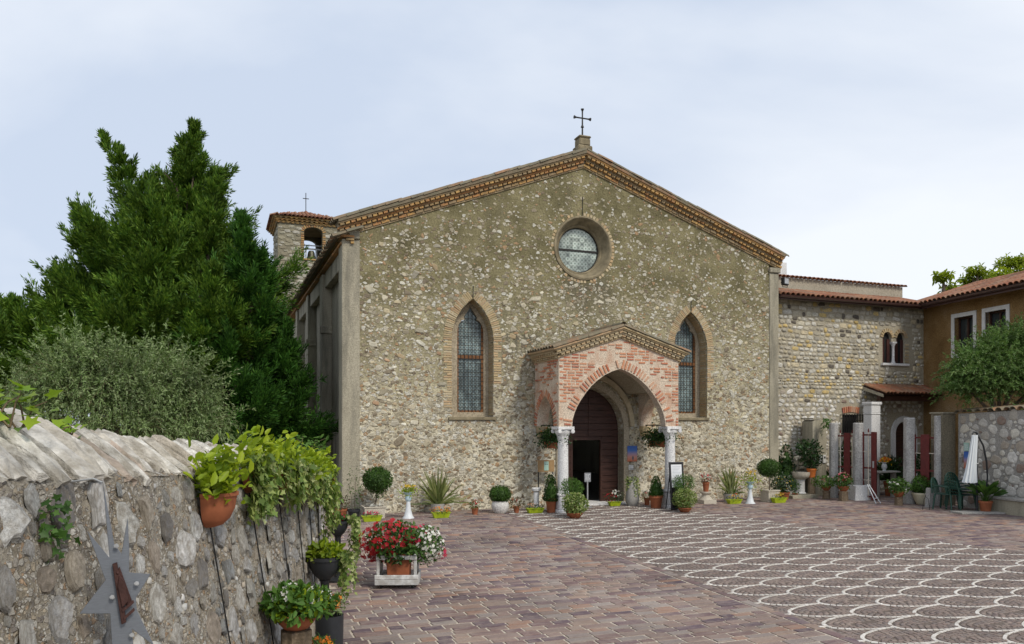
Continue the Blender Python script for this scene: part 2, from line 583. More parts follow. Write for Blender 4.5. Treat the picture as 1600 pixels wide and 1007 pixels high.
STREAKS = [(3.05, 4.45, 2.0, 2.62, .85), (9.0, 9.95, 2.0, 2.62, .8), (5.9, 7.4, 4.9, 6.5, .55), (4.0, 5.1, 2.0, 4.9, .75), (6.2, 6.7, 4.9, 6.4, .5)]
PEBC = [(0.588, 0.548, 0.442), (0.466, 0.421, 0.313), (0.670, 0.641, 0.551), (0.366, 0.315, 0.230), (0.549, 0.488, 0.359), (0.700, 0.681, 0.599), (0.425, 0.382, 0.290), (0.264, 0.214, 0.152), (0.466, 0.315, 0.187), (0.610, 0.562, 0.453)]
def mat_facade(name):
    m, nt, b = _mk(name)
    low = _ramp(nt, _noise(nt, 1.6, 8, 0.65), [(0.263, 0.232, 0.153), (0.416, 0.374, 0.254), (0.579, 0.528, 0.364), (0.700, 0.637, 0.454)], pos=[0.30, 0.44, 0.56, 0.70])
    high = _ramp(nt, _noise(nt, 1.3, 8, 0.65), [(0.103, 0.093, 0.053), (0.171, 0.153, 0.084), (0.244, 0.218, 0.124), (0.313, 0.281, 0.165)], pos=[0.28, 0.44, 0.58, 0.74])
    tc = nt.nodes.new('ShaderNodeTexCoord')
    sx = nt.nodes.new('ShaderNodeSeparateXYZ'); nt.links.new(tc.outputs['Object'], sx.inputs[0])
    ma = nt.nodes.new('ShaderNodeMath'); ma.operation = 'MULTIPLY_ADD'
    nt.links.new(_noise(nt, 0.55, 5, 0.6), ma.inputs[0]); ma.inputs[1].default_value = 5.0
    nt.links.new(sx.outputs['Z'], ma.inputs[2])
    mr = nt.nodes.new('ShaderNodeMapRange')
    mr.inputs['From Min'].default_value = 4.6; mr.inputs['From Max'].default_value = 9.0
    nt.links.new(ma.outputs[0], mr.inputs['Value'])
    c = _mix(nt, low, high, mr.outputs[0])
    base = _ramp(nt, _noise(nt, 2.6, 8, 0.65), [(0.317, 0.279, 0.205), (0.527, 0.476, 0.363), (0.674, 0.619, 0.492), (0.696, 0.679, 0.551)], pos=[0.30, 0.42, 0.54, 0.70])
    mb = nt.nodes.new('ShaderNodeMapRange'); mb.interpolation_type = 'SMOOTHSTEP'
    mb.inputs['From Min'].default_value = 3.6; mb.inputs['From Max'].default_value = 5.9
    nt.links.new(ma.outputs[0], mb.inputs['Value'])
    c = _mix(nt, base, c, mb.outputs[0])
    grit = _ramp(nt, _noise(nt, 22, 7, 0.78), [(.38,) * 3, (1.0,) * 3, (1.45,) * 3], pos=[0.33, 0.5, 0.68])
    c = _mix(nt, c, grit, 1.0, 'MULTIPLY')
    sf = _ramp(nt, _noise(nt, 0.9, 7, 0.65, stretch=(1.3, 1.3, 0.3)), [(0, 0, 0), (.55,) * 3], pos=[0.53, 0.68])
    # damp streaks under the sills and the round window, grime beside the porch
    for (sx0, sx1, z0, z1, amt) in STREAKS:
        ssep = nt.nodes.new('ShaderNodeSeparateXYZ'); nt.links.new(tc.outputs['Object'], ssep.inputs[0])
        xm = nt.nodes.new('ShaderNodeMapRange'); xm.interpolation_type = 'SMOOTHSTEP'
        ab = nt.nodes.new('ShaderNodeMath'); ab.operation = 'SUBTRACT'; nt.links.new(ssep.outputs['X'], ab.inputs[0]); ab.inputs[1].default_value = (sx0 + sx1) / 2
        ab2 = nt.nodes.new('ShaderNodeMath'); ab2.operation = 'ABSOLUTE'; nt.links.new(ab.outputs[0], ab2.inputs[0])
        xm.inputs['From Min'].default_value = (sx1 - sx0) / 2 + .15; xm.inputs['From Max'].default_value = (sx1 - sx0) / 2 - .15; nt.links.new(ab2.outputs[0], xm.inputs['Value'])
        zm = nt.nodes.new('ShaderNodeMapRange'); zm.interpolation_type = 'SMOOTHSTEP'
        zm.inputs['From Min'].default_value = z0; zm.inputs['From Max'].default_value = z1; nt.links.new(ssep.outputs['Z'], zm.inputs['Value'])
        zt = nt.nodes.new('ShaderNodeMath'); zt.operation = 'LESS_THAN'; nt.links.new(ssep.outputs['Z'], zt.inputs[0]); zt.inputs[1].default_value = z1
        stn = _ramp(nt, _noise(nt, 5, 5, .6, stretch=(2.2, 2.2, .35)), [(.15,) * 3, (1,) * 3], pos=[.38, .58])
        f1 = nt.nodes.new('ShaderNodeMath'); f1.operation = 'MULTIPLY'; nt.links.new(xm.outputs[0], f1.inputs[0]); nt.links.new(zm.outputs[0], f1.inputs[1])
        f2 = nt.nodes.new('ShaderNodeMath'); f2.operation = 'MULTIPLY'; nt.links.new(f1.outputs[0], f2.inputs[0]); nt.links.new(zt.outputs[0], f2.inputs[1])
        f3 = nt.nodes.new('ShaderNodeMath'); f3.operation = 'MULTIPLY'; nt.links.new(f2.outputs[0], f3.inputs[0]); f3.inputs[1].default_value = amt
        f4 = nt.nodes.new('ShaderNodeMath'); f4.operation = 'MULTIPLY'; nt.links.new(f3.outputs[0], f4.inputs[0]); nt.links.new(stn, f4.inputs[1])
        c = _mix(nt, c, (.10, .093, .075), f4.outputs[0])
    c = _mix(nt, c, (.165, .15, .11), sf)
    hgt = _noise(nt, 17, 9, 0.75)
    cov = nt.nodes.new('ShaderNodeMapRange')
    cov.inputs['From Min'].default_value = 4; cov.inputs['From Max'].default_value = 11; cov.inputs['To Min'].default_value = .52; cov.inputs['To Max'].default_value = .12
    patch = nt.nodes.new('ShaderNodeMath'); patch.operation = 'MULTIPLY_ADD'
    nt.links.new(_noise(nt, 0.9, 3, 0.5), patch.inputs[0]); patch.inputs[1].default_value = -9.0; pa2 = nt.nodes.new('ShaderNodeMath'); pa2.operation = 'ADD'; nt.links.new(ma.outputs[0], pa2.inputs[0]); pa2.inputs[1].default_value = 4.5; nt.links.new(pa2.outputs[0], patch.inputs[2])
    nt.links.new(patch.outputs[0], cov.inputs['Value'])
    for sc_ in (15, 8.5):
        pcol, pm_ = _pebbles(nt, sc_, PEBC, cov.outputs[0])
        pcol = _mix(nt, pcol, _mix(nt, grit, sf, 0.25), 0.75, 'MULTIPLY')
        c = _mix(nt, c, pcol, pm_)
        hgt = _add(nt, hgt, pm_, 0.45)
    nt.links.new(c, b.inputs['Base Color'])
    b.inputs['Roughness'].default_value = 0.95; b.inputs['Specular IOR Level'].default_value = 0.12
    _bump(nt, b, hgt, 1.0, 0.032)
    return m
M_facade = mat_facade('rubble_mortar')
M_rubble = mat_pieces('rubble_stone', [(0.621, 0.583, 0.467), (0.658, 0.640, 0.545), (0.470, 0.438, 0.339), (0.376, 0.334, 0.237), (0.564, 0.521, 0.400), (0.282, 0.249, 0.179), (0.508, 0.438, 0.290), (0.621, 0.601, 0.511), (0.339, 0.311, 0.237), (0.527, 0.474, 0.352), (0.395, 0.366, 0.294), (0.207, 0.169, 0.118), (0.395, 0.301, 0.179), (0.583, 0.541, 0.423), (0.405, 0.253, 0.151), (0.470, 0.438, 0.352)],
                      nscale=9, contrast=0.32, bump=0.7, bscale=28, bdist=0.015, grime=(.30, .27, .205), gscale=3, gamt=0.5, wear=(.8, .72, 1.10))
M_concrete = mat_mortar('weathered_concrete', [(0.220, 0.198, 0.149), (0.341, 0.314, 0.242), (0.440, 0.402, 0.319)], 1.0, 50, 0.5, 0.012, stains=(.12, .115, .095), stain_scale=(2, 2, .3))
M_render = mat_mortar('grey_cement_render', [(0.270, 0.250, 0.198), (0.365, 0.338, 0.271), (0.446, 0.412, 0.330)], 0.8, 45, 0.4, 0.01, stains=(.15, .14, .115), stain_scale=(1.4, 1.4, .25))
M_tanbrick = mat_pieces('tan_brick', [(.50, .385, .22), (.44, .33, .19), (.54, .44, .28), (.46, .31, .18), (.40, .31, .19), (.52, .37, .21), (.48, .40, .27)], nscale=12, contrast=0.3, bump=0.5, bscale=40, grime=(.30, .255, .17), gscale=4, gamt=0.6)
M_cornbrick = mat_pieces('cornice_brick', [(0.488, 0.286, 0.105), (0.562, 0.350, 0.131), (0.445, 0.223, 0.089), (0.371, 0.254, 0.126), (0.530, 0.307, 0.116), (0.318, 0.233, 0.137)], nscale=8, contrast=0.4, bump=0.5, bscale=40, grime=(.15, .13, .085), gscale=2, gamt=0.7)
M_redbrick = mat_pieces('red_brick', [(0.456, 0.124, 0.052), (0.524, 0.184, 0.081), (0.369, 0.092, 0.046), (0.533, 0.227, 0.115), (0.446, 0.151, 0.069), (0.524, 0.302, 0.196)], nscale=14, contrast=0.35, bump=0.5, bscale=40, grime=(.52, .42, .33), gscale=5, gamt=0.5)
M_limewash = mat_mortar('worn_limewash', [(.44, .34, .26), (.58, .49, .39), (.68, .60, .50)], 2.2, 26, 0.9, 0.025, stains=(.46, .27, .18), stain_scale=(2.2, 2.2, 1.6))
M_porchmortar = mat_mortar('porch_mortar', [(.25, .21, .15), (.36, .31, .23), (.42, .37, .28)], 1.8, 26, 0.7, 0.02)
M_tile = mat_pieces('old_roof_tile', [(.22, .16, .105), (.20, .155, .105), (.17, .145, .105), (.27, .16, .095), (.20, .17, .12), (.155, .135, .10)], nscale=9, contrast=0.4, bump=0.4, bscale=30, grime=(.155, .145, .10), gscale=3, gamt=0.85)
M_tile_red = mat_pieces('terracotta_roof_tile', [(0.265, 0.103, 0.053), (0.302, 0.143, 0.075), (0.229, 0.083, 0.045), (0.278, 0.119, 0.063), (0.254, 0.151, 0.097)], nscale=9, contrast=0.35, bump=0.4, bscale=30, grime=(.20, .13, .09), gscale=3, gamt=0.6, wear=(.9, .6, 1.15))
M_marble = mat_mortar('white_column_stone', [(.50, .50, .50), (.66, .66, .66), (.76, .76, .76)], 1.6, 40, 0.35, 0.008, stains=(.52, .52, .52), stain_scale=(2, 2, .5))
M_darkwood = mat_plain('dark_stained_wood', (.050, .021, .015), 0.5, 0.45, 3, 0.35, 18, stretch=(1, 1, 9), spec=0.35)
M_brownframe = mat_plain('varnished_brown_frame', (.16, .07, .025), 0.5, 0.35, 8, 0.2, 30)
M_iron = mat_plain('dark_iron', (.028, .027, .026), 0.55, 0.4, 20, 0.2, 60, metal=0.3)
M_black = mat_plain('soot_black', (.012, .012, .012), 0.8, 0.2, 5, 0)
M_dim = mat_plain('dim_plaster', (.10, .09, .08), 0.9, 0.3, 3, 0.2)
def mat_glass(name, dots, cols):
    """leaded bull's-eye glazing"""
    m, nt, b = _mk(name)
    tc = nt.nodes.new('ShaderNodeTexCoord'); mp = nt.nodes.new('ShaderNodeMapping')
    mp.inputs['Scale'].default_value = (dots, 0, dots)
    nt.links.new(tc.outputs['Object'], mp.inputs[0])
    fr = nt.nodes.new('ShaderNodeVectorMath'); fr.operation = 'FRACTION'; nt.links.new(mp.outputs[0], fr.inputs[0])
    su = nt.nodes.new('ShaderNodeVectorMath'); su.operation = 'DISTANCE'; nt.links.new(fr.outputs[0], su.inputs[0]); su.inputs[1].default_value = (.5, 0, .5)
    c = _ramp(nt, su.outputs['Value'], cols, pos=[0.18, 0.30, 0.46, 0.54])
    fl = nt.nodes.new('ShaderNodeVectorMath'); fl.operation = 'FLOOR'; nt.links.new(mp.outputs[0], fl.inputs[0])
    wn_ = nt.nodes.new('ShaderNodeTexWhiteNoise'); nt.links.new(fl.outputs[0], wn_.inputs['Vector'])
    c = _mix(nt, c, _ramp(nt, wn_.outputs['Value'], [(.6,) * 3, (1.3,) * 3]), 1.0, 'MULTIPLY')
    n = _ramp(nt, _noise(nt, 1.6, 3), [(.6, .62, .62), (1.3, 1.3, 1.25)], pos=[.38, .62])
    nt.links.new(_mix(nt, c, n, 1.0, 'MULTIPLY'), b.inputs['Base Color'])
    b.inputs['Roughness'].default_value = 0.16; b.inputs['Specular IOR Level'].default_value = 0.6
    _bump(nt, b, su.outputs['Value'], 0.35, 0.01)
    return m
M_glass = mat_glass('bullseye_glass', 10.5, [(.11, .16, .17), (.20, .27, .29), (.26, .33, .34), (.10, .11, .10)])
M_roseglass = mat_glass('pale_bullseye_glass', 8.5, [(.16, .20, .18), (.34, .40, .38), (.38, .44, .42), (.25, .29, .27)])
M_oldplate = mat_plain('bronze_tinted_stone', (.22, .185, .12), 0.9, 0.4, 4, 0.6, 30)

# ------------------------------------------------------------------ ground and paving
g = MB(); S = 700
g.add([(-S, -S, -0.06), (S, -S, -0.06), (S, S, -0.06), (-S, S, -0.06)], [(0, 1, 2, 3)])
tag(g.build('ground', M_earth), kind='structure')

def t_left(d): return 3.85 - 0.05 * d
def t_right(d): return 7.86 + 0.256 * d
g = MB()
g.add([(p.x, p.y, -0.016) for p in (FC.w(-6, -23), FC.w(26, -23), FC.w(26, 1.2), FC.w(-6, 1.2))], [(0, 1, 2, 3)])
g.v = [(x_, y_, -.008) for x_, y_, z_ in g.v]
paving = g.build('paving', M_grout); tag(paving, kind='structure')
band = MB()
band.add([tuple(FC.w(x, -d, -0.004)) for x, d in ((t_left(0.2), 0.2), (t_left(19), 19), (t_right(19), 19), (t_right(0.2), 0.2))], [(0, 1, 2, 3)])
band.build('cobble_bed', M_darkgrout, paving)

FL = Frame(12.85, 22.0, math.atan2(-0.97, 0.25))   # the low stone wall on the right, x runs towards the camera
FG = Frame(10.25, 24.6, math.atan2(-2.6, 2.05))    # the gate line
def in_court(p):
    if p.y < 3.6 or p.y > 27: return False
    if p.x < wall_foot(p.y) + 0.02 and p.y < 13: return False
    if FL.loc(p)[1] > 0.25 and FL.loc(p)[0] > -0.4: return False
    return True
def seen_key(p):                                   # how large it shows: nearest first, but only what is in the frame
    inside = p.y > 8.1 and abs(p.x / p.y) < 0.68
    return (0 if inside else 1, p.y)

items = []
protos = block_protos(10, 21, 0.05, 0.05, 'paver')
y = -19.0
while y < 0.15:
    hgt = rnd.choice([.125, .14, .15, .16, .175, .19])
    for (xa, xb) in ((-5.0, None), (None, 24.0)):
        d = -(y + hgt / 2)
        a = xa if xa is not None else t_right(max(d, 0.2)) + 0.02
        b = (t_left(max(d, .2)) - 0.20) if xb is None else xb
        if d < 0.2:
            if xa is None: continue
            b = 24.0
        x = a - (rnd.random() * .3 if xa is not None else 0)
        while x < b:
            w = rnd.choice([.19, .24, .28, .32, .36, .42, .30])
            if x + w > b - 0.09: w = b - x
            p = FC.w(x + w / 2, y + hgt / 2)
            if in_court(p) and not (y > -0.02 and -.5 < x < 13.4):
                top = rnd.uniform(-.001, .004)
                items.append((rnd.randrange(10), Matrix.Translation((p.x, p.y, top - .02)) @ Matrix.Rotation(ANG + rnd.uniform(-.012, .012), 4, 'Z')
                              @ Matrix.Rotation(-PI / 2, 4, 'X') @ Matrix.Diagonal((w - .020, .04, hgt - .019, 1))))
            x += w
    y += hgt
# the narrow border course along the left edge of the fish-scale carpet
d = 0.25
while d < 18.8:
    l = rnd.uniform(.22, .38)
    p = FC.w(t_left(d + l / 2) - 0.105, -(d + l / 2))
    if in_court(p):
        items.append((rnd.randrange(10), Matrix.Translation((p.x, p.y, -.018)) @ Matrix.Rotation(ANG + PI / 2 - .05, 4, 'Z') @ Matrix.Rotation(-PI / 2, 4, 'X') @ Matrix.Diagonal((l - .014, .04, .15, 1))))
    d += l
kk = lambda it: seen_key(it[1].translation)
pieces('paver', protos, items, M_paver, paving, kk, 300, 'paver')

# fish-scale carpet: half-ellipse scales of white marble cubes filled with porphyry cobbles
A_U, A_V = 0.73, 0.31
cub, cob = [], []
pc = block_protos(8, 31, 0.12, 0.10, 'cobble'); pm = block_protos(6, 33, 0.10, 0.08, 'marble_cube')
rot = Matrix.Rotation(-PI / 2, 4, 'X')
def band_w(x, d):
    return FC.w(t_left(0) + x - 0.05 * d, -d)
def ok_band(x, d):
    return 0.25 < d < 18.5 and x > -0.05 and t_left(0) + x - 0.05 * d < t_right(d) + .05
def put(lst, nprot, x, d, ang, l, w, top):
    if not ok_band(x, d): return
    p = band_w(x, d)
    if not in_court(p) : return
    lst.append((rnd.randrange(nprot), Matrix.Translation((p.x, p.y, top - .02)) @ Matrix.Rotation(ANG - ang + rnd.uniform(-.08, .08), 4, 'Z') @ rot @ Matrix.Diagonal((l, .04, w, 1))))
for ci in range(-1, 16):
    for ri in range(0, 32):
        x0 = ci * A_U + 0.04
        d0 = ri * 2 * A_V + (A_V if ci % 2 else 0) - 0.13 * 0
        if not (ok_band(x0 + .36, d0) or ok_band(x0 + .7, d0) or ok_band(x0 + .1, d0)): continue
        # marble outline
        th = -PI / 2; 
        while th < PI / 2:
            sp = math.hypot(A_U * math.sin(th), A_V * math.cos(th))
            l = 0.072
            th2 = th + l / max(sp, .05)
            tm = min((th + th2) / 2, PI / 2)
            put(cub, 6, x0 + A_U * (1 - math.cos(tm)), d0 + A_V * math.sin(tm), math.atan2(A_V * math.cos(tm), A_U * math.sin(tm)), l - .004, .058 - .026 * abs(math.sin(tm)) + rnd.uniform(-.004, .004), rnd.uniform(.003, .007))
            th = th2
        # cobbles in rings
        k = 1
        while True:
            av = A_V - k * 0.066; au = A_U - k * 0.080
            if av < 0.02: break
            th = -PI / 2 + rnd.random() * .1
            while th < PI / 2:
                sp = math.hypot(au * math.sin(th), av * math.cos(th)); l = rnd.uniform(.062, .085)
                th2 = th + l / max(sp, .03); tm = min((th + th2) / 2, PI / 2)
                put(cob, 8, x0 + A_U - au * math.cos(tm), d0 + av * math.sin(tm), math.atan2(av * math.cos(tm), au * math.sin(tm)), l - .010, .056, rnd.uniform(.001, .006))
                th = th2
            k += 1
        uu = A_U + .04
        while uu < 2 * A_U - .1:
            q = (A_U - (uu - A_U)) / A_U
            gap = A_V - A_V * math.sqrt(max(0, 1 - q * q)) - .035
            if gap < .02: break
            n = max(1, round(2 * gap / .07))
            for i in range(n):
                put(cob, 8, x0 + uu, d0 - gap + (i + .5) * 2 * gap / n, PI / 2, 2 * gap / n - .010, .064, rnd.uniform(.001, .006))
            uu += .074
pieces('marble_cube', pm, cub, M_marblecube, paving, kk, 300, 'marble_cube')
pieces('cobble', pc, cob, M_cobble, paving, kk, 300, 'cobble')

# ------------------------------------------------------------------ church
def arch_pts(xl, xr, zs, za, n=9):
    """left springing over the apex to the right springing, pointed when za - zs > half width"""
    a = (xr - xl) / 2; b = za - zs
    pts = []
    if b >= a * 1.0001:
        R = (a * a + b * b) / (2 * a)
        tmax = math.acos((R - a) / R) if R > a else PI / 2
        for i in range(n + 1):
            t = tmax * i / n; pts.append((xl + R - R * math.cos(t), zs + R * math.sin(t)))
    else:
        for i in range(n + 1):
            t = PI / 2 * i / n; pts.append((xl + a - a * math.cos(t), zs + b * math.sin(t)))
    m = (xl + xr) / 2
    return pts + [(2 * m - x, z) for x, z in reversed(pts[:-1])]

def circle(cx, cz, r, n=40, rz=None):
    return [(cx + r * math.cos(2 * PI * i / n), cz + (rz or r) * math.sin(2 * PI * i / n)) for i in range(n)]

church = thing('church', 'stone church with a wide gabled rubble facade, two lancet windows and a round window', 'church', P0, ANG)
ZL, ZA, ZR, XA, XR = 7.42, 9.86, 7.55, 6.5, 13.2
def lancet_spec(pl, pr, gl, gr, ytip, ysill, yapex, yspring):
    xl, _ = FC.px(pl); xr, _ = FC.px(pr)
    return dict(xl=xl, xr=xr, zs=FC.px((pl + pr) / 2, yspring)[1], za=FC.px((pl + pr) / 2, yapex)[1], zb=FC.px((pl + pr) / 2, ysill)[1],
                gl=FC.px(gl, HY, .4)[0], gr=FC.px(gr, HY, .4)[0], zt=FC.px((gl + gr) / 2, ytip, .4)[1])
LW = lancet_spec(706, 771, 714.5, 755.5, 479, 652, 467, 533)
wdt = LW['xr'] - LW['xl']
rx_r, _ = FC.px(1105)
RW = dict(LW); sh = rx_r - LW['xr']
for k in ('xl', 'xr', 'gl', 'gr'): RW[k] = LW[k] + sh
rose_x, rose_z = FC.px(911, 388); rose_r = 0.90
dl, _ = FC.px(877); dr, _ = FC.px(974); DZS, DZA = 2.2, 3.42
door_hole = [(dl, 0.02)] + arch_pts(dl, dr, DZS, DZA) + [(dr, 0.02)]
def lancet_hole(w): return [(w['xl'], w['zb'])] + arch_pts(w['xl'], w['xr'], w['zs'], w['za']) + [(w['xr'], w['zb'])]
facade = MB()
facade.prism([(0, -.05), (XR, -.05), (XR, ZR), (XA, ZA), (0, ZL)], 0, .62, [lancet_hole(LW), lancet_hole(RW), circle(rose_x, rose_z, rose_r), door_hole])
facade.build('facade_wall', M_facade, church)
def in_poly(x, z, poly):
    c = False; n = len(poly)
    for i in range(n):
        x1, z1 = poly[i]; x2, z2 = poly[(i + 1) % n]
        if (z1 > z) != (z2 > z) and x < (x2 - x1) * (z - z1) / (z2 - z1) + x1: c = not c
    return c
def roof_z(x): return ZL + (ZA - ZL) * x / XA if x < XA else ZA + (ZR - ZA) * (x - XA) / (XR - XA)
def lancet_out(w, m): return [(w['xl'] - m, w['zb'] - m)] + arch_pts(w['xl'] - m, w['xr'] + m, w['zs'], w['za'] + m * 1.1) + [(w['xr'] + m, w['zb'] - m)]
PD = 1.62
PXL, PXR = FC.px(873, HY, -PD)[0], FC.px(1060, HY, -PD)[0]
blk = [lancet_out(LW, .30), lancet_out(RW, .30), circle(rose_x, rose_z, rose_r + .1), [(PXL - .1, -1), (PXR + .1, -1), (PXR + .1, 4.3), ((PXL + PXR) / 2, 5.0), (PXL - .1, 4.3)]]
def scatter(x0, x1, z0, z1, n, size_fn, ok, gap=0.75):
    """dart throwing, big ones first"""
    cell = .3; grid = {}; out = []
    cand = sorted([(size_fn(), rnd.uniform(x0, x1), rnd.uniform(z0, z1)) for _ in range(n)], key=lambda q: -q[0])
    for s, x, z in cand:
        if not ok(x, z, s): continue
        gx, gz = int(x / cell), int(z / cell); bad = False
        for ix in range(gx - 1, gx + 2):
            for iz in range(gz - 1, gz + 2):
                for (px_, pz_, ps) in grid.get((ix, iz), ()):
                    if ((px_ - x) / 1.25) ** 2 + (pz_ - z) ** 2 < (gap * (s + ps) / 2) ** 2: bad = True; break
                if bad: break
            if bad: break
        if bad: continue
        grid.setdefault((gx, gz), []).append((x, z, s)); out.append((x, z, s))
    return out
def fac_ok(x, z, s):
    if z > roof_z(x) - .12 - s * .5 or x < .03 + s * .6 or x > XR - .05 - s * .6: return False
    if any(in_poly(x, z, b) for b in blk): return False
    hi = max(0, (z + 1.3 * noise.noise((x * .5, z * .5, 3.1)) - 4.6) / 2.7)         # the gable is mostly rendered over
    lo = noise.noise((x * .8 + 9, z * .8, 1.7))
    if rnd.random() < hi * 1.25: return False
    if z < 2.4 + 1.2 * noise.noise((x * .45, z * .4, 7.7)) and rnd.random() < .62: return False
    return not (lo < -.06 and rnd.random() < .80)
sp = stone_protos(16, 8, 0.12, 4, 0.30, 0.70)
its = []
for (x, z, s) in scatter(0, XR, 0.02, ZA, 21000, lambda: min(.21, max(.045, rnd.lognormvariate(math.log(.064), .48))), fac_ok, 1.12):
    its.append((rnd.randrange(16), trs((x, .006, z), s * rnd.uniform(1.0, 1.7), .009 + s * .10 * rnd.uniform(.4, 1.3), s * rnd.uniform(.66, 1.0), ry=rnd.gauss(0, .4), rz=rnd.gauss(0, .12), rx=rnd.gauss(0, .12))))
pieces('stone', sp, its, M_rubble, church, lambda it: -it[1].to_scale().x * it[1].to_scale().z, 300, 'rubble')

# windows of the facade
def ogee(gl, gr, zt, zb):
    c = (gl + gr) / 2; w = (gr - gl) / 2
    L = [(-1, 0), (-.98, .4), (-.88, .72), (-.68, .98), (-.44, 1.08), (-.50, 1.22), (-.42, 1.42), (-.2, 1.68), (0, 2.05)]
    zsp = zt - 2.05 * w
    up = [(c + a * w, zsp + b * w) for a, b in L]
    return [(gl, zb)] + up + [(2 * c - x, z) for x, z in reversed(up[:-1])] + [(gr, zb)]
vb = block_protos(8, 41, .06, .08, 'brick')
for wi, W in enumerate((LW, RW)):
    hole = ogee(W['gl'], W['gr'], W['zt'], W['zb'] + .14)
    e = .004
    outer = [(W['xl'] + e, W['zb'] + e)] + arch_pts(W['xl'] + e, W['xr'] - e, W['zs'], W['za'] - e) + [(W['xr'] - e, W['zb'] + e)]
    win = MB().prism(outer, .40, .56, [hole]).build('window', M_porchmortar, church)
    win['label'] = 'lancet window left of the porch' if wi == 0 else 'lancet window partly behind the porch'
    gz0, gz1 = W['zb'] + .14, W['zt']
    MB().prism(ogee(W['gl'] + .01, W['gr'] - .01, W['zt'] - .02, gz0 + .01), .47, .485).build('pane', M_glass, win)
    f = MB(); w = W['gr'] - W['gl']
    zmid = gz0 + .52 * (gz1 - gz0)
    f.box(W['gl'], W['gl'] + .045, .425, .468, gz0, gz1 - .52); f.box(W['gr'] - .06, W['gr'], .425, .468, gz0, gz1 - .52)
    f.box(W['gl'] + .046, W['gr'] - .061, .428, .468, zmid - .05, zmid + .06); f.box(W['gl'] + .046, W['gr'] - .061, .43, .468, gz0, gz0 + .05)
    f.build('frame', M_brownframe, win)
    gr_ = MB()                                        # wrought iron grille in front of the glass
    nb = 7
    for i in range(1, nb):
        x = W['gl'] + w * i / nb
        topz = gz1 - .06 - abs(i - nb / 2) * .14
        gr_.box(x - .006, x + .006, .405, .417, gz0, topz)
    nz = 22
    for i in range(1, nz):
        z = gz0 + (gz1 - gz0 - .35) * i / (nz - 1)
        gr_.box(W['gl'] + .002, W['gr'] - .002, .4075, .4145, z - .006, z + .006)
    gr_.build('grille', M_iron, win)
    # radiating bricks round the arch, bonded bricks down the jambs, on the face and in the reveal
    vits = []
    pts = arch_pts(W['xl'], W['xr'], W['zs'], W['za'], 13)
    for i in range(len(pts) - 1):
        (x1, z1), (x2, z2) = pts[i], pts[i + 1]
        mx, mz = (x1 + x2) / 2, (z1 + z2) / 2
        t = Vector((x2 - x1, z2 - z1)); L = t.length; nrm = Vector((-t.y, t.x)).normalized()
        for j in range(2):
            l = .25; q = .5 if j else -.5
            cx_, cz_ = mx + t.x * q * .5 + nrm.x * (l / 2 + .0), mz + t.y * q * .5 + nrm.y * (l / 2)
            vits.append((rnd.randrange(8), trs((cx_, .012 + rnd.uniform(0, .012), cz_), l * rnd.uniform(.9, 1.04), .06, L / 2 * .80, ry=-math.atan2(nrm.y, nrm.x))))
            vits.append((rnd.randrange(8), trs((mx + t.x * q * .5 + nrm.x * .01, .215, mz + t.y * q * .5 + nrm.y * .01), .05, .30, L / 2 * .8, ry=-math.atan2(nrm.y, nrm.x))))
    z = W['zb'] + .05
    while z < W['zs'] - .02:
        low = (z - W['zb']) / (W['zs'] - W['zb'])
        for s, xe in ((-1, W['xl']), (1, W['xr'])):
            l = rnd.choice([.14, .24, .24])
            if s > 0 and low < .42: continue
            if low > .1 or rnd.random() < .5:
                vits.append((rnd.randrange(8), trs((xe + s * l / 2, .014 + rnd.uniform(0, .012), z + .03), l, .06, .052)))
        vits.append((rnd.randrange(8), trs((W['xr'] + .012, .22, z + .03), .05, .33, .052)))
        vits.append((rnd.randrange(8), trs((W['xl'] - .012, .22, z + .03), .05, .33, .052)))
        z += .068
    pieces('brick', vb, vits, M_tanbrick, win, None, 300)
    sl = MB(); sl.box(W['xl'] - .10, W['xr'] + .06, -.055, .395, W['zb'] - .085, W['zb'] + .003)
    sl.build('sill', M_oldplate, win, bevel=.012)
    MB().tube([(W['xl'] + wdt / 2, -.012, W['za'] + .02), (W['xl'] + wdt / 2 + .01, -.015, W['za'] + .36)], .009, 5).build('iron_tie', M_iron, win)

rose = MB()
Mr = Matrix.Translation((rose_x, 0, rose_z)) @ Matrix.Rotation(PI / 2, 4, 'X')
rose.lathe([(rose_r + .035, .0 - .05), (rose_r + .035, .035), (rose_r - .015, .045), (rose_r - .045, .02), (rose_r - .06, -.02), (.72, -.24), (.705, -.23), (.665, -.27), (.66, -.34), (.66, -.44), (rose_r + .035, -.44)], 56, Mr, caps=False)
rw = rose.build('rose_window', M_oldplate, church, smooth=True)
MB().prism(circle(rose_x, rose_z, .658, 48), .36, .372).build('pane', M_roseglass, rw)
b = MB(); b.box(rose_x - .655, rose_x + .655, .335, .358, rose_z - .035, rose_z + .018); b.build('glazing_bar', M_iron, rw)
b = MB(); b.lathe([(.635, -.325), (.66, -.325), (.66, -.358), (.635, -.358), (.635, -.325)], 48, Mr, caps=False); b.build('frame', M_iron, rw)
rb = []
for i in range(58):
    a = 2 * PI * i / 58
    if rnd.random() < .25: continue
    rb.append((rnd.randrange(8), trs((rose_x + math.cos(a) * (rose_r + .085), .012, rose_z + math.sin(a) * (rose_r + .085)), .09, .05, .085, ry=-a)))
pieces('brick', vb, rb, M_tanbrick, rw)
MB().tube([(rose_x - .03, -.012, rose_z + rose_r), (rose_x - .02, -.016, rose_z + rose_r + .6)], .009, 5).build('iron_tie', M_iron, church)

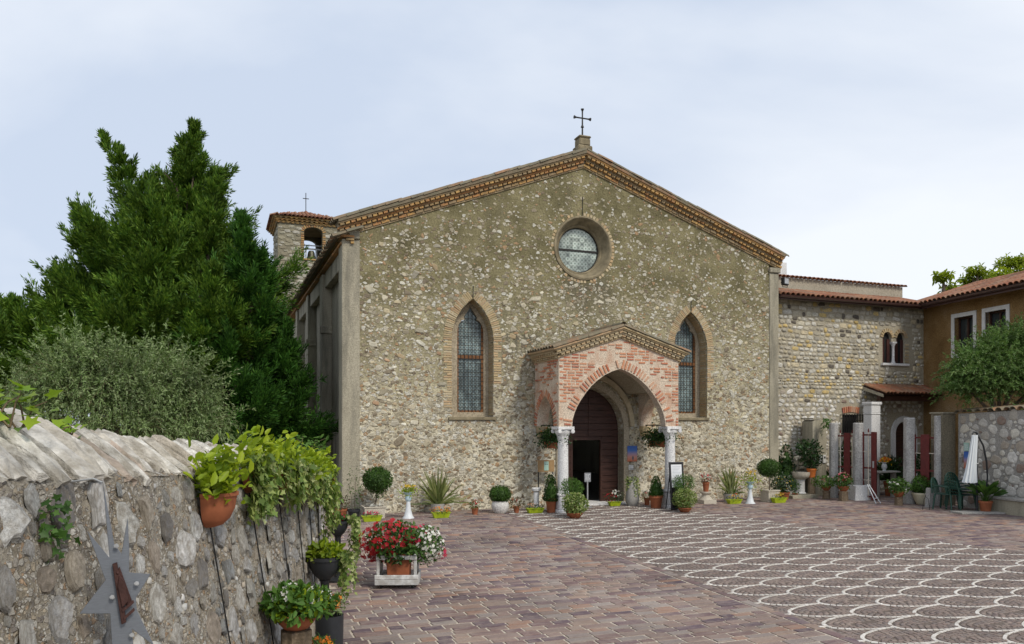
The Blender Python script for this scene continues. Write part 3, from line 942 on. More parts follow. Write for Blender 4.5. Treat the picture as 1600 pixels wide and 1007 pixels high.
# portal: stone surround, plank door with an open wicket
xm = (dl + dr) / 2
wl, wr = FC.px(894.5, HY, .3)[0], FC.px(938, HY, .3)[0]
WZ = FC.px(916, 688, .3)[1]
e = .003
dpoly = [(dl + e, .03)] + arch_pts(dl + e, dr - e, DZS, DZA - e) + [(dr - e, .03)]
door = MB().prism(dpoly, .33, .38, [[(wl, .032), (wl, WZ), (wr, WZ), (wr, .032)]]).build('portal_door', M_darkwood, church)
def arch_span(z):                                    # clear width of the portal at height z
    if z <= DZS: return dl + .015, dr - .015
    a = (dr - dl) / 2; bb = DZA - DZS; R = (a * a + bb * bb) / (2 * a); q = math.sqrt(max(0, R * R - (z - DZS) ** 2))
    return dl + R - q + .015, dr - R + q - .015
z = .04
while z < DZA - .12:
    h = .195; z2 = min(z + h, DZA - .05)
    a1, b1 = arch_span(z2)
    if z < WZ:
        segs = [(wr + .05, b1), (a1, wl - .05)]
    else:
        segs = [(a1, xm - .004), (xm + .004, b1)]
    for (xa, xb) in segs:
        if xb - xa > .06: MB().box(xa, xb, .302, .329, z + .006, z2 - .006).build('plank', M_darkwood, door, bevel=.006)
    z = z2
fr = MB(); fr.box(wl - .048, wl - .001, .29, .329, .035, WZ + .05); fr.box(wr + .001, wr + .048, .29, .329, .035, WZ + .05); fr.box(wl + .0, wr - .0, .292, .329, WZ + .001, WZ + .05)
fr.build('wicket_frame', M_darkwood, door)
sur = MB()
ip, op = arch_pts(dl, dr, DZS, DZA, 10), arch_pts(dl - .17, dr + .17, DZS, DZA + .2, 10)
ring = [(dl - .17, .01)] + op + [(dr + .17, .01), (dr, .01)] + list(reversed(ip)) + [(dl, .01)]
sur.prism(ring, -.045, .3)
sur.build('portal_surround', M_porchmortar, church)
MB().box(dl - .25, dr + .25, -.28, .7, -.02, .05).build('door_sill', M_marble, church, bevel=.01)

# body: side walls, roof, buttresses
NV = 17.0
body = MB()
body.box(-.16, .002, .01, NV, -.05, 7.05); body.box(XR - .02, XR + .18, .63, NV, -.05, 7.2); body.box(-.16, XR + .18, NV, NV + .3, -.05, 7.0)
body.build('side_wall', M_render, church)
MB().box(.01, XR - .01, .63, NV, -.04, .03).build('nave_floor', M_dim, church)
pl0, pl1 = FC.px(534)[0], FC.px(562)[0]
MB().box(pl0, pl1, -.03, .55, -.04, 7.18).build('pilaster', M_concrete, church, bevel=.015)
cx0, cx1 = FC.px(545)[0], FC.px(559)[0]
MB().box(cx0, cx1 + .04, -.09, .10, 7.185, 7.40).build('pilaster_cap', M_concrete, church, bevel=.02)
pr0, pr1 = FC.px(1202.5)[0], FC.px(1220)[0]
MB().box(XR - .003, XR + .36, -.035, .58, -.04, 7.25).build('pilaster', M_concrete, church, bevel=.015)
MB().box(XR - .02, XR + .40, -.09, .45, 7.255, 7.42).build('pilaster_cap', M_concrete, church, bevel=.02)
for yb in (4.0, 8.0, 12.0):
    MB().box(pl0, -.158, yb, yb + .62, -.04, 6.98).build('buttress', M_concrete, church, bevel=.015)
    MB().box(pl0 - .06, -.158, yb - .05, yb + .1, 5.15, 5.38).build('buttress_ledge', M_concrete, church, bevel=.015)
for ya, yb in ((.56, 3.99), (4.63, 7.99), (8.63, 11.99)):
    MB().box(pl0 + .08, -.157, ya, yb, 6.55, 7.02).build('tie_beam', M_concrete, church, bevel=.012)
MB().prism([(-.62, 7.18), (-.62, 7.22), (0, 7.46), (XA, ZA + .05), (XR, ZR + .05), (XR + .4, 7.42), (XR + .4, 7.38), (XA, ZA + .005), (0, 7.425)], .02, NV + .3).build('roof_deck', M_tile, church)

sl_l = math.atan2(ZA - ZL, XA); sl_r = math.atan2(ZR - ZA, XR - XA)
def rake(s, side):                                   # s metres from the apex down the rake
    return (XA - s * math.cos(sl_l), ZA - s * math.sin(sl_l)) if side < 0 else (XA + s * math.cos(sl_r), ZA + s * math.sin(sl_r))
LEN = {-1: 6.5 / math.cos(sl_l) + .62, 1: (XR - XA) / math.cos(sl_r) + .46}
def strip(side, o0, o1, y0, y1, name, mat, s1=None):
    """a continuous course along one rake, between the perpendicular offsets o0 and o1"""
    a = sl_l if side < 0 else sl_r
    nx, nz = (-math.sin(a), math.cos(a))
    mit = .0
    L = s1 or LEN[side]
    p0, p1 = rake(0, side), rake(L, side)
    up0 = o0 / math.cos(a); up1 = o1 / math.cos(a)
    poly = [(p0[0], p0[1] + up0), (p1[0], p1[1] + up0), (p1[0] + nx * 0, p1[1] + up1), (p0[0], p0[1] + up1)]
    return MB().prism(poly, y0, y1).build(name, mat, church)
cb = block_protos(8, 51, .08, .06, 'cornice_brick')
cits = []
for side in (-1, 1):
    strip(side, -.02, .10, -.035, .015, 'cornice_course', M_tanbrick)
    strip(side, .17, .215, -.125, .016, 'cornice_course', M_cornbrick)
    strip(side, .101, .169, -.05, .014, 'cornice_course', M_porchmortar)
    strip(side, .216, .284, -.12, .013, 'cornice_course', M_porchmortar)
    strip(side, .285, .325, -.235, .3, 'cornice_course', M_cornbrick)
    strip(side, .326, .40, -.27, .3, 'verge_slab', M_tile)
    ang = -(sl_l if side < 0 else sl_r)
    L = LEN[side]
    for (o, yy, dep, h, st) in ((.135, -.075, .11, .062, .15), (.25, -.155, .14, .062, .15), (.05, -.05, .05, .075, .245)):
        s = .1
        while s < L - .05:
            p = rake(s, side)
            cits.append((rnd.randrange(8), trs((p[0], yy + rnd.uniform(-.012, .012), p[1] + o / math.cos(ang)), st * .78 if o > .1 else st * .93, dep, h, ry=ang)))
            s += st
pieces('cornice_brick', cb, cits, M_cornbrick, church, None, 300)
# eave on the left flank: three stepped brick courses
ev = []
for (xo, z0, wd) in ((-.16, 7.06, .08), (-.16, 7.135, .20), (-.16, 7.21, .34)):
    y = -.12
    while y < NV:
        ev.append((rnd.randrange(8), trs((xo - wd / 2, y + .12, z0 + .03), .225, wd, .062, rz=PI / 2)))
        y += .235
pieces('eave_brick', cb, ev, M_cornbrick, church, lambda it: it[1].translation.y, 150)
MB().box(-.50, -.15, .0, NV, 7.035, 7.10).build('eave_board', M_cornbrick, church)

def tile_proto(name='roof_tile', r0=.085, r1=.10, L=.46, th=.016, n=7):
    """half-round clay tile along +x (downslope), arched towards +z"""
    vs, fs = [], []
    for (x, r) in ((0, r0), (L, r1)):
        for rr in (r, r - th):
            for k in range(n):
                t = PI * k / (n - 1); vs.append((x, -rr * math.cos(t), rr * math.sin(t) * .85))
    o = lambda e, q, k: e * 2 * n + q * n + k
    for k in range(n - 1):
        fs.append((o(0, 0, k), o(0, 0, k + 1), o(1, 0, k + 1), o(1, 0, k)))
        fs.append((o(0, 1, k), o(1, 1, k), o(1, 1, k + 1), o(0, 1, k + 1)))
        fs.append((o(1, 0, k), o(1, 0, k + 1), o(1, 1, k + 1), o(1, 1, k)))
    me = bpy.data.meshes.new(name); me.from_pydata(vs, [], fs)
    me.polygons.foreach_set('use_smooth', [True] * len(me.polygons))
    try: me.set_sharp_from_angle(angle=math.radians(40))
    except Exception: pass
    me.update()
    return me
def tile_M(p, down, up, sc=1.0, jit=.02):
    d = Vector(down).normalized(); u = Vector(up); u = (u - d * u.dot(d)).normalized(); s = u.cross(d)
    M = Matrix((d, s, u)).transposed().to_4x4()
    return Matrix.Translation(p) @ M @ Matrix.Rotation(rnd.gauss(0, jit), 4, 'Z') @ Matrix.Diagonal((sc, sc, sc, 1))
tp = tile_proto()
tits = []
for side in (-1, 1):
    a = sl_l if side < 0 else sl_r
    dx, dz = (-math.cos(a), -math.sin(a)) if side < 0 else (math.cos(a), math.sin(a))
    s = .02
    while s < LEN[side] - .3:
        p = rake(s, side)
        for row, yy in enumerate((-.19, .05, .29)):
            tits.append((0, tile_M((p[0], yy, p[1] + .415 / math.cos(a) + (.012 if int(s * 10) % 2 else 0)), (dx, 0, dz - .05), (0, 0, 1), 1.05, .03)))
        s += .36
y = -.2
while y < NV:
    tits.append((0, tile_M((-.30, y, 7.315), (-1, 0, -.38), (0, 0, 1), 1.0, .04)))
    tits.append((0, tile_M((.06, y, 7.46), (-1, 0, -.38), (0, 0, 1), 1.0, .04)))
    y += .215
pieces('roof_tile', [tp], tits, M_tile, church, lambda it: it[1].translation.y, 300)

# apex block and cross
blkm = MB(); az = ZA + .36
blkm.box(XA - .24, XA + .22, -.2, .22, az, az + .24); blkm.box(XA - .19, XA + .17, -.16, .18, az + .241, az + .46); blkm.box(XA - .21, XA + .19, -.18, .2, az + .461, az + .53)
ab = blkm.build('apex_block', M_oldplate, church, bevel=.03)
cr = MB(); zb = az + .53; xc = XA - .02
cr.tube([(xc, 0, zb - .05), (xc, 0, zb + .72)], [.026, .020], 6)
def flare(c, d, l):
    c = Vector(c); d = Vector(d)
    cr.tube([c, c + d * l * .72, c + d * l], [.020, .022, .052], 6)
cc = (xc, 0, zb + .55)
flare(cc, (-1, 0, 0), .27); flare(cc, (1, 0, 0), .27); flare(cc, (0, 0, 1), .27); flare(cc, (0, 0, -1), .27)
cr.build('roof_cross', M_iron, church)
# ------------------------------------------------------------------ brick porch before the portal
PW = PXR - PXL
porch = thing('porch', 'small brick porch with a pointed arch on two white columns before the church door', 'porch', FC.w(PXL, -PD, 0), ANG)
def porch_arch(xl, xr, zs, za, n=12):
    a = (xr - xl) / 2; b = za - zs; m = (xl + xr) / 2
    T = [(0, 0), (.010, .11), (.047, .225), (.104, .34), (.186, .457), (.285, .578), (.395, .69), (.53, .795), (.674, .884), (.83, .952), (1, 1)]
    up = [(xl + a * x, zs + b * z) for x, z in T]
    return up + [(2 * m - x, z) for x, z in reversed(up[:-1])]
def ppx(px, py=HY, y=0.0):
    x, z = FC.px(px, py, -PD + y); return x - PXL, z
ax0, ax1 = ppx(894)[0], ppx(1040)[0]
PZS, PZA = 2.30, 3.88
zc, za_ = 4.14, 4.72
fpoly = [(0, PZS)] + [(ax0, PZS)] + porch_arch(ax0, ax1, PZS, PZA)[1:-1] + [(ax1, PZS), (PW, PZS), (PW, zc), (PW / 2, za_), (0, zc)]
MB().prism(fpoly, 0, .26).build('front_wall', M_limewash, porch)
SW = Matrix(((0, 1, 0, 0), (1, 0, 0, 0), (0, 0, 1, 0), (0, 0, 0, 1)))      # polygon drawn along y instead of x
sy0, sy1, szt = .30, PD - .14, 3.14
side_poly = [(.261, PZS), (sy0, PZS)] + arch_pts(sy0, sy1, PZS, szt, 9)[1:-1] + [(sy1, PZS), (PD - .003, PZS), (PD - .003, zc), (.261, zc)]
for x0 in (0.0, PW - .34):
    MB().prism(side_poly, x0, x0 + .34, M=SW).build('side_wall', M_limewash, porch)
    cb2 = MB(); cb2.box(x0 + .02, x0 + .32, PD - .2, PD - .003, PZS - .16, PZS - .002); cb2.box(x0 + .05, x0 + .29, PD - .13, PD - .003, PZS - .3, PZS - .161)
    cb2.build('corbel', M_tanbrick, porch, bevel=.01)
    MB().tube([(x0 + .17, .3, PZS + .03), (x0 + .17, PD - .01, PZS + .03)], .017, 6).build('tie_rod', M_iron, porch)
ia, oa = porch_arch(ax0 - .06, ax1 + .06, PZS + .05, PZA + .06), porch_arch(ax0 - .16, ax1 + .16, PZS + .05, PZA + .17)
VZ = szt + .10
ia2 = [p for p in ia if p[1] > VZ]; oa2 = [p for p in oa if p[1] > VZ + .02]
MB().prism(oa2 + list(reversed(ia2)), .262, PD - .004).build('vault', M_porchmortar, porch)
for xa_, xb_ in ((.341, ia2[0][0] + .005), (ia2[-1][0] - .005, PW - .341)):
    if xb_ - xa_ > .02: MB().box(xa_, xb_, .264, PD - .006, VZ + .02, VZ + .08).build('vault_ledge', M_porchmortar, porch)
ra = arch_pts(ax0 + .3, ax1 - .25, PZS, PZA - .18, 12); rb2 = arch_pts(ax0 + .16, ax1 - .11, PZS, PZA - .02, 12)
MB().prism(rb2 + list(reversed(ra)), PD - .11, PD - .004).build('wall_rib', M_tanbrick, porch)
# bricks of the front, half worn away under the limewash
bp = block_protos(10, 61, .05, .05, 'brick')
def in_front(x, z, m=0.0): return in_poly(x, z, [(ax0 - m, -1), (ax0 - m, PZS)] + porch_arch(ax0 - m, ax1 + m, PZS, PZA + m * 1.1)[1:-1] + [(ax1 + m, PZS), (ax1 + m, -1)])
fb = []
row = 0; z = PZS + .05
while z < za_ - .03:
    x = .012 + (.115 if row % 2 else 0)
    while x < PW - .02:
        w = .228 if rnd.random() < .75 else .11
        w = min(w, PW - .005 - x)
        top = zc + (za_ - zc) * (1 - abs((x + w / 2) - PW / 2) / (PW / 2)) - .04
        bare = noise.noise((x * .9 + 4.2, z * 1.3, 2.0)) + (.22 if z > 3.2 else -.02) + (.15 if x < 1.0 else 0)
        if w > .06 and z < top and not any(in_front(x + q, z, .27) for q in (0, w / 2, w)) and rnd.random() < .37 + bare * 1.5:
            fb.append((rnd.randrange(10), trs((x + w / 2, .006 + rnd.uniform(.0, .020), z), w - .022, .06, .047, ry=rnd.gauss(0, .012))))
        x += w + .012
    z += .078; row += 1
base_ = porch_arch(ax0, ax1, PZS, PZA)
cum = [0]
for p_, q_ in zip(base_, base_[1:]): cum.append(cum[-1] + math.hypot(q_[0] - p_[0], q_[1] - p_[1]))
pts = []
for i in range(47):
    s_ = cum[-1] * i / 46; j = max(k for k in range(len(cum) - 1) if cum[k] <= s_ + 1e-9); f_ = (s_ - cum[j]) / (cum[j + 1] - cum[j])
    pts.append((base_[j][0] + (base_[j + 1][0] - base_[j][0]) * f_, base_[j][1] + (base_[j + 1][1] - base_[j][1]) * f_))
for i in range(len(pts) - 1):
    (x1, z1), (x2, z2) = pts[i], pts[i + 1]
    t = Vector((x2 - x1, z2 - z1)); L = t.length; nrm = Vector((-t.y, t.x)).normalized(); m = Vector(((x1 + x2) / 2, (z1 + z2) / 2))
    if rnd.random() < .74:
        c = m + nrm * .145
        if c.x > .1 and c.x < PW - .1:
            fb.append((rnd.randrange(10), trs((c.x, -.006 + rnd.uniform(0, .018), c.y), .25 * rnd.uniform(.75, 1.03), .06, min(L * .55, .052), ry=-math.atan2(nrm.y, nrm.x))))
sb = []
row = 0; z = PZS + .05
while z < zc - .04:
    y = .02 + (.115 if row % 2 else 0)
    while y < PD - .1:
        w = .225 if rnd.random() < .8 else .11
        ins = any(in_poly(y + q, z, [(sy0 - .2, -1), (sy0 - .2, PZS)] + arch_pts(sy0 - .2, sy1 + .2, PZS, szt + .2, 9)[1:-1] + [(sy1 + .2, PZS), (sy1 + .2, -1)]) for q in (0, w / 2, w))
        if not ins and rnd.random() < .42 - .18 * (y / PD):
            sb.append((rnd.randrange(10), trs((.004 - rnd.uniform(0, .016), y + w / 2, z), w - .022, .06, .047, rz=-PI / 2)))
        y += w + .012
    z += .078; row += 1
pts = arch_pts(sy0, sy1, PZS, szt, 12)
for i in range(len(pts) - 1):
    (x1, z1), (x2, z2) = pts[i], pts[i + 1]
    t = Vector((x2 - x1, z2 - z1)); nrm = Vector((-t.y, t.x)).normalized(); m = Vector(((x1 + x2) / 2, (z1 + z2) / 2)) + nrm * .1
    sb.append((rnd.randrange(10), Matrix.Translation((.002, m.x, m.y)) @ Matrix.Rotation(-PI / 2, 4, 'Z') @ Matrix.Rotation(math.atan2(nrm.y, nrm.x), 4, 'Y') @ Matrix.Diagonal((.19, .06, .055, 1))))
pieces('brick', bp, fb + sb, M_redbrick, porch, None, 300)
# cornice: three dentil rows, slab, tiles
pa = math.atan2(za_ - zc, PW / 2)
def prake(s, side): return (PW / 2 + side * s * math.cos(pa), za_ - s * math.sin(pa))
PL = (PW / 2) / math.cos(pa)
pc_its = []
for side in (-1, 1):
    for (o0, o1, y0, ext) in ((.0, .035, -.05, .05), (.10, .135, -.115, .115), (.20, .24, -.18, .18), (.241, .285, -.22, .24)):
        p0, p1 = prake(0, side), prake(PL + ext, side)
        q0, q1 = o0 / math.cos(pa), o1 / math.cos(pa)
        MB().prism([(p0[0], p0[1] + q0), (p1[0], p1[1] + q0), (p1[0], p1[1] + q1), (p0[0], p0[1] + q1)], y0, .2 if o0 < .2 else PD - .004).build('cornice_course', M_tanbrick, porch)
    for (o, y0, ext) in ((.0675, -.03, .05), (.1675, -.09, .11)):
        p0, p1 = prake(0, side), prake(PL + ext - .06, side)
        MB().prism([(p0[0], p0[1] + (o - .031) / math.cos(pa)), (p1[0], p1[1] + (o - .031) / math.cos(pa)), (p1[0], p1[1] + (o + .031) / math.cos(pa)), (p0[0], p0[1] + (o + .031) / math.cos(pa))], y0, .2).build('cornice_course', M_porchmortar, porch)
        s = .06
        while s < PL + ext - .03:
            p = prake(s, side)
            pc_its.append((rnd.randrange(8), trs((p[0], y0 - .035, p[1] + o / math.cos(pa)), .115, .07, .058, ry=pa * side)))
            s += .15
for x0, sg in ((0, -1), (PW, 1)):                     # the returns along the flanks
    zc_ = zc + .0
    for (o0, o1, ex) in ((-.005, .03, .05), (.085, .12, .115), (.17, .21, .18)):
        a, b = sorted((x0, x0 + sg * ex))
        MB().box(a, b, .001 - ex * .0, PD - .005, zc_ + o0 - .05, zc_ + o1 - .05).build('cornice_course', M_tanbrick, porch)
    for (o, ex) in ((.0075, .085), (.0955, .15)):
        y = .05
        while y < PD - .03:
            pc_its.append((rnd.randrange(8), trs((x0 + sg * ex * .5, y, zc_ + o + .0005), .08, ex, .052, rz=-PI / 2)))
            y += .15
pieces('cornice_brick', cb, pc_its, M_tanbrick, porch, None, 300)
pt = []
for side in (-1, 1):
    y = -.17
    while y < PD - .05:
        s = .0
        while s < PL + .05:
            p = prake(s, side)
            pt.append((0, tile_M((p[0], y, p[1] + .30 / math.cos(pa) + rnd.uniform(0, .008)), (side * math.cos(pa), 0, -math.sin(pa) - .03), (0, 0, 1), .9, .03)))
            s += .36
        y += .185
s = -.2
while s < PD - .1:
    pt.append((0, tile_M((PW / 2, s, za_ + .345), (0, 1, -.0), (0, 0, 1), 1.1, .03))); s += .4
pieces('roof_tile', [tp], pt, M_tile, porch)
for px_ in (879.5, 1048):
    xc, _ = ppx(px_, HY, .18)
    xc = min(max(xc, .16), PW - .16)
    colm = MB()
    colm.lathe([(.165, .52), (.165, .56), (.15, .60), (.148, .9), (.140, 1.95), (.150, 1.955), (.150, 1.99)], 24, Matrix.Translation((xc, .18, 0)))
    col = colm.build('column', M_marble, porch, smooth=True)
    cap = MB()
    cap.lathe([(.145, 1.991), (.15, 2.03), (.20, 2.13), (.215, 2.19), (.19, 2.215)], 20, Matrix.Translation((xc, .18, 0)), flute=.03)
    cap.box(xc - .235, xc + .235, -.055, .415, 2.216, 2.298)
    for sx in (-1, 1):
        for yy in (-.03, .39):
            cap.lathe([(.0, -.03), (.055, -.03), (.06, 0), (.055, .03), (0, .03)], 10, Matrix.Translation((xc + sx * .19, yy, 2.17)) @ Matrix.Rotation(PI / 2, 4, 'X'))
    cap.build('capital', M_marble, col, bevel=.008)
    bs = MB(); bs.box(xc - .22, xc + .22, -.04, .40, -.03, .08); bs.box(xc - .19, xc + .19, -.01, .37, .081, .44); bs.box(xc - .21, xc + .21, -.03, .39, .441, .515)
    bs.build('pedestal', M_marble, col, bevel=.02)

# ------------------------------------------------------------------ bell tower behind the church
TZ = 42.0
tw0 = zp(434, HY, TZ)
FT = Frame(tw0.x, tw0.y, ANG); TW = 3.35
tower = thing('bell_tower', 'square rubble bell tower with a low tiled roof and an iron cross', 'bell tower', FT.w(0, 0, 0), ANG)
TH = FT.px(437, 348)[1]
ox0, oz0 = FT.px(475, 404); ox1, oz1 = FT.px(504, 357)
M_tower = mat_mortar('tower_mortar', [(.13, .12, .085), (.22, .20, .145), (.30, .275, .21)], 1.6, 22, 0.8, 0.03)
op = [(ox0, oz0)] + arch_pts(ox0, ox1, oz1 - .28, oz1, 6) + [(ox1, oz0)]
MB().prism([(0, -.05), (TW, -.05), (TW, TH), (0, TH)], 0, .45, [op]).build('front_wall', M_tower, tower)
MB().prism([(0, -.05), (TW, -.05), (TW, TH), (0, TH)], TW - .45, TW, [op]).build('rear_wall', M_tower, tower)
sop = [(1.1, oz0)] + arch_pts(1.1, 2.2, oz1 - .28, oz1, 6) + [(2.2, oz0)]
for x0 in (0, TW - .45):
    MB().prism([(.451, -.05), (TW - .451, -.05), (TW - .451, TH), (.451, TH)], x0, x0 + .45, [sop], M=SW).build('side_wall', M_tower, tower)
MB().box(.451, TW - .451, .451, TW - .451, oz0 - .5, oz0 - .3).build('bell_floor', M_dim, tower)
M_stonecourse = mat_pieces('tower_stone', [(.36, .34, .27), (.29, .26, .19), (.42, .40, .34), (.46, .44, .39), (.25, .22, .16), (.33, .30, .22)], nscale=6, contrast=.4, bump=.7, bscale=20, grime=(.16, .15, .10), gscale=2, gamt=.6)
ts = []
for (x, z, s) in scatter(0, TW, 4.5, TH, 5200, lambda: rnd.uniform(.13, .30), lambda x, z, s: s * .7 < x < TW - s * .7 and z < TH - .15 and not in_poly(x, z, [(ox0 - .22, oz0 - .12), (ox0 - .22, oz1 + .2), (ox1 + .22, oz1 + .2), (ox1 + .22, oz0 - .12)]), .74):
    ts.append((rnd.randrange(14), trs((x, .02, z), s * 1.6, .05, s * .72, ry=rnd.gauss(0, .12))))
for (x, z, s) in scatter(0, TW, 6, TH, 2600, lambda: rnd.uniform(.15, .30), lambda x, z, s: s * .7 < x < TW - s * .7 and z < TH - .15, .74):
    ts.append((rnd.randrange(14), trs((.02, x, z), s * 1.5, .05, s * .7, rz=-PI / 2)))
tst = stone_protos(14, 8, .3, 14, .16, .7)
pieces('stone', tst, ts, M_stonecourse, tower, lambda it: (it[1].translation.x < .05, -it[1].translation.z), 300)
vt = []
pts = arch_pts(ox0, ox1, oz1 - .28, oz1, 6)
for i in range(len(pts) - 1):
    (x1, z1), (x2, z2) = pts[i], pts[i + 1]
    t = Vector((x2 - x1, z2 - z1)); L = t.length; nrm = Vector((-t.y, t.x)).normalized(); m = Vector(((x1 + x2) / 2, (z1 + z2) / 2)) + nrm * .1
    vt.append((rnd.randrange(10), trs((m.x, .0, m.y), .19, .08, L * .85, ry=-math.atan2(nrm.y, nrm.x))))
for k in range(12):
    zz = oz0 + .06 + k * .12
    if zz < oz1 - .3:
        vt.append((k % 10, trs((ox0 - .08, .0, zz), .17, .08, .09))); vt.append((k % 10, trs((ox1 + .08, .0, zz), .17, .08, .09)))
vt.append((0, trs(((ox0 + ox1) / 2, -.02, oz0 - .05), 1.3, .14, .08)))
pieces('brick', bp, vt, M_cornbrick, tower)
# stepped brick eave on the four sides
eb = []
for k, (ex, z0) in enumerate(((.09, 0), (.18, .11), (.27, .22))):
    MB().box(-ex, TW + ex, -ex, TW + ex, TH + z0 + .055, TH + z0 + .11).build('cornice_course', M_cornbrick, tower)
    n = 14
    for i in range(n):
        s = -ex + (TW + 2 * ex) * (i + .5) / n
        eb.append((rnd.randrange(8), trs((s, -ex / 2 + .06, TH + z0 + .027), .14, ex + .12, .05))); eb.append((rnd.randrange(8), trs((-ex / 2 + .06, s, TH + z0 + .027), .14, ex + .12, .05, rz=-PI / 2)))
pieces('cornice_brick', cb, eb, M_cornbrick, tower)
MB().box(-.05, TW + .05, -.05, TW + .05, TH - .001, TH + .05).build('cornice_course', M_cornbrick, tower)
ov = .36; ze = TH + .335; apx = (TW / 2, TW / 2, ze + .78)
MB().add([(-ov, -ov, ze), (TW + ov, -ov, ze), (TW + ov, TW + ov, ze), (-ov, TW + ov, ze), apx], [(0, 1, 4), (1, 2, 4), (2, 3, 4), (3, 0, 4), (3, 2, 1, 0)]).build('roof', M_tile_red, tower)
tt = []
for sidek in range(4):
    R = Matrix.Translation((TW / 2, TW / 2, 0)) @ Matrix.Rotation(-PI / 2 * sidek, 4, 'Z') @ Matrix.Translation((-TW / 2, -TW / 2, 0))
    if sidek == 2: continue
    half = TW / 2 + ov; rise = .78
    nrm = Vector((0, -rise, half)).normalized(); dn = Vector((0, -half, -rise)).normalized(); Ls = math.hypot(half, rise)
    x = -ov + .1
    while x < TW + ov:
        lim = (1 - abs(x - TW / 2) / half) * Ls
        s = Ls - .42
        while s > Ls - lim - .15:
            p = Vector((x, TW / 2, ze + rise)) + dn * s + nrm * .02
            tt.append((0, R @ tile_M(p, dn, nrm, 1.0)))
            s -= .37
        x += .215
pieces('roof_tile', [tp], tt, M_tile_red, tower, lambda it: it[1].translation.y + it[1].translation.x, 300)
c = MB(); ct = Vector(apx)
c.tube([ct - Vector((0, 0, .1)), ct + Vector((0, 0, 1.15))], .022, 6); c.tube([ct + Vector((-.17, 0, .82)), ct + Vector((.17, 0, .82))], .022, 6)
c.build('roof_cross', M_iron, tower)
M_bronze = mat_plain('weathered_bronze', (.10, .10, .075), 0.5, .3, 8, .1, metal=.6)
M_zinc = mat_plain('galvanised_steel', (.42, .43, .44), 0.45, .2, 10, .1, metal=.4)
bx = (ox0 + ox1) / 2
bl = MB().lathe([(.0, .62), (.14, .60), (.19, .5), (.22, .3), (.28, .12), (.36, .0), (.33, .0), (.2, .3)], 20, Matrix.Translation((bx, 1.0, oz0 + .05))).build('bell', M_bronze, tower, smooth=True)
by = MB(); by.box(bx - .8, bx + .8, .96, 1.04, oz0 + .72, oz0 + .80); by.box(bx - .8, bx + .8, .96, 1.04, oz0 + .94, oz0 + .99); by.box(bx - .32, bx - .26, .95, 1.05, oz0 - .2, oz0 + .72); by.box(bx + .26, bx + .32, .95, 1.05, oz0 - .2, oz0 + .72)
by.build('bell_frame', M_zinc, tower)

# ------------------------------------------------------------------ stone wing to the right of the church
WO = FC.w(XR + .36, .5)
FW = Frame(WO.x, WO.y, ANG)
WLEN = FW.px(1443)[0]
wing = thing('stone_wing', 'low stone wing with a tiled roof and a twin arched window beside the church', 'house', FW.w(0, 0, 0), ANG)
WE = 6.52
M_wingmortar = mat_mortar('wing_mortar', [(.26, .235, .18), (.36, .325, .25), (.43, .39, .31)], 1.5, 26, 0.7, 0.02)
M_ashlar = mat_pieces('cream_wall_stone', [(.58, .54, .43), (.62, .60, .52), (.46, .42, .33), (.62, .47, .20), (.52, .48, .40), (.38, .355, .30), (.60, .52, .36), (.54, .52, .46), (.56, .42, .17), (.43, .395, .32), (.10, .085, .075), (.60, .575, .50), (.48, .425, .30), (.66, .64, .58)],
                      nscale=8, contrast=.28, bump=.6, bscale=28, bdist=.015, grime=(.24, .22, .17), gscale=3, gamt=.5, wear=(.7, .78, 1.12))
M_whitestone = mat_pieces('white_wall_stone', [(.66, .64, .59), (.56, .545, .50), (.72, .70, .66), (.44, .41, .36), (.62, .58, .49), (.25, .18, .145), (.52, .50, .46), (.68, .65, .57), (.40, .35, .29), (.62, .60, .56)],
                          nscale=9, contrast=.28, bump=.6, bscale=30, bdist=.015, grime=(.27, .26, .23), gscale=3, gamt=.45)
b0, bz0 = FW.px(1379, 567.5); b1, _ = FW.px(1392.5); b2, _ = FW.px(1400.5); b3, _ = FW.px(1413.5); bzt = FW.px(1386, 519)[1]
def round_arch(xl, xr, zt, zb, n=8):
    r = (xr - xl) / 2; return [(xl, zb)] + arch_pts(xl, xr, zt - r, zt, n) + [(xr, zb)]
bw0, bw1 = FW.px(1316)[0], FW.px(1341)[0]; bwz0, bwz1 = FW.px(1328, 677)[1], FW.px(1328, 648)[1]
dc = FW.px(1412)[0]; dw = .42; dzt = FW.px(1412, 659)[1]
twin = [(b0, bz0)] + arch_pts(b0, b1, bzt - (b1 - b0) / 2, bzt, 8) + [(b1, bzt - .34), (b2, bzt - .34)] + arch_pts(b2, b3, bzt - (b3 - b2) / 2, bzt, 8) + [(b3, bz0)]
holes = [twin, [(bw0, bwz0), (bw0, bwz1), (bw1, bwz1), (bw1, bwz0)], round_arch(dc - dw, dc + dw, dzt, .02)]
MB().prism([(0, -.05), (WLEN + .3, -.05), (WLEN + .3, WE + .15), (0, WE + .15)], 0, .5, holes).build('wall', M_wingmortar, wing)
MB().box(.1, WLEN + .2, 1.3, 1.35, 0, 6.4).build('inner_wall', M_dim, wing)
wo = stone_protos(16, 8, .45, 24, .13, .78); wp = stone_protos(14, 9, .05, 25, .18, .66)
up_, lo_ = [], []
wblk = [(b0 - .16, b3 + .3, bz0 - .1, bzt + .2), (bw0 - .06, bw1 + .06, bwz0 - .05, bwz1 + .32), (dc - dw - .24, dc + dw + .24, -1, dzt + .24)]
z = .02
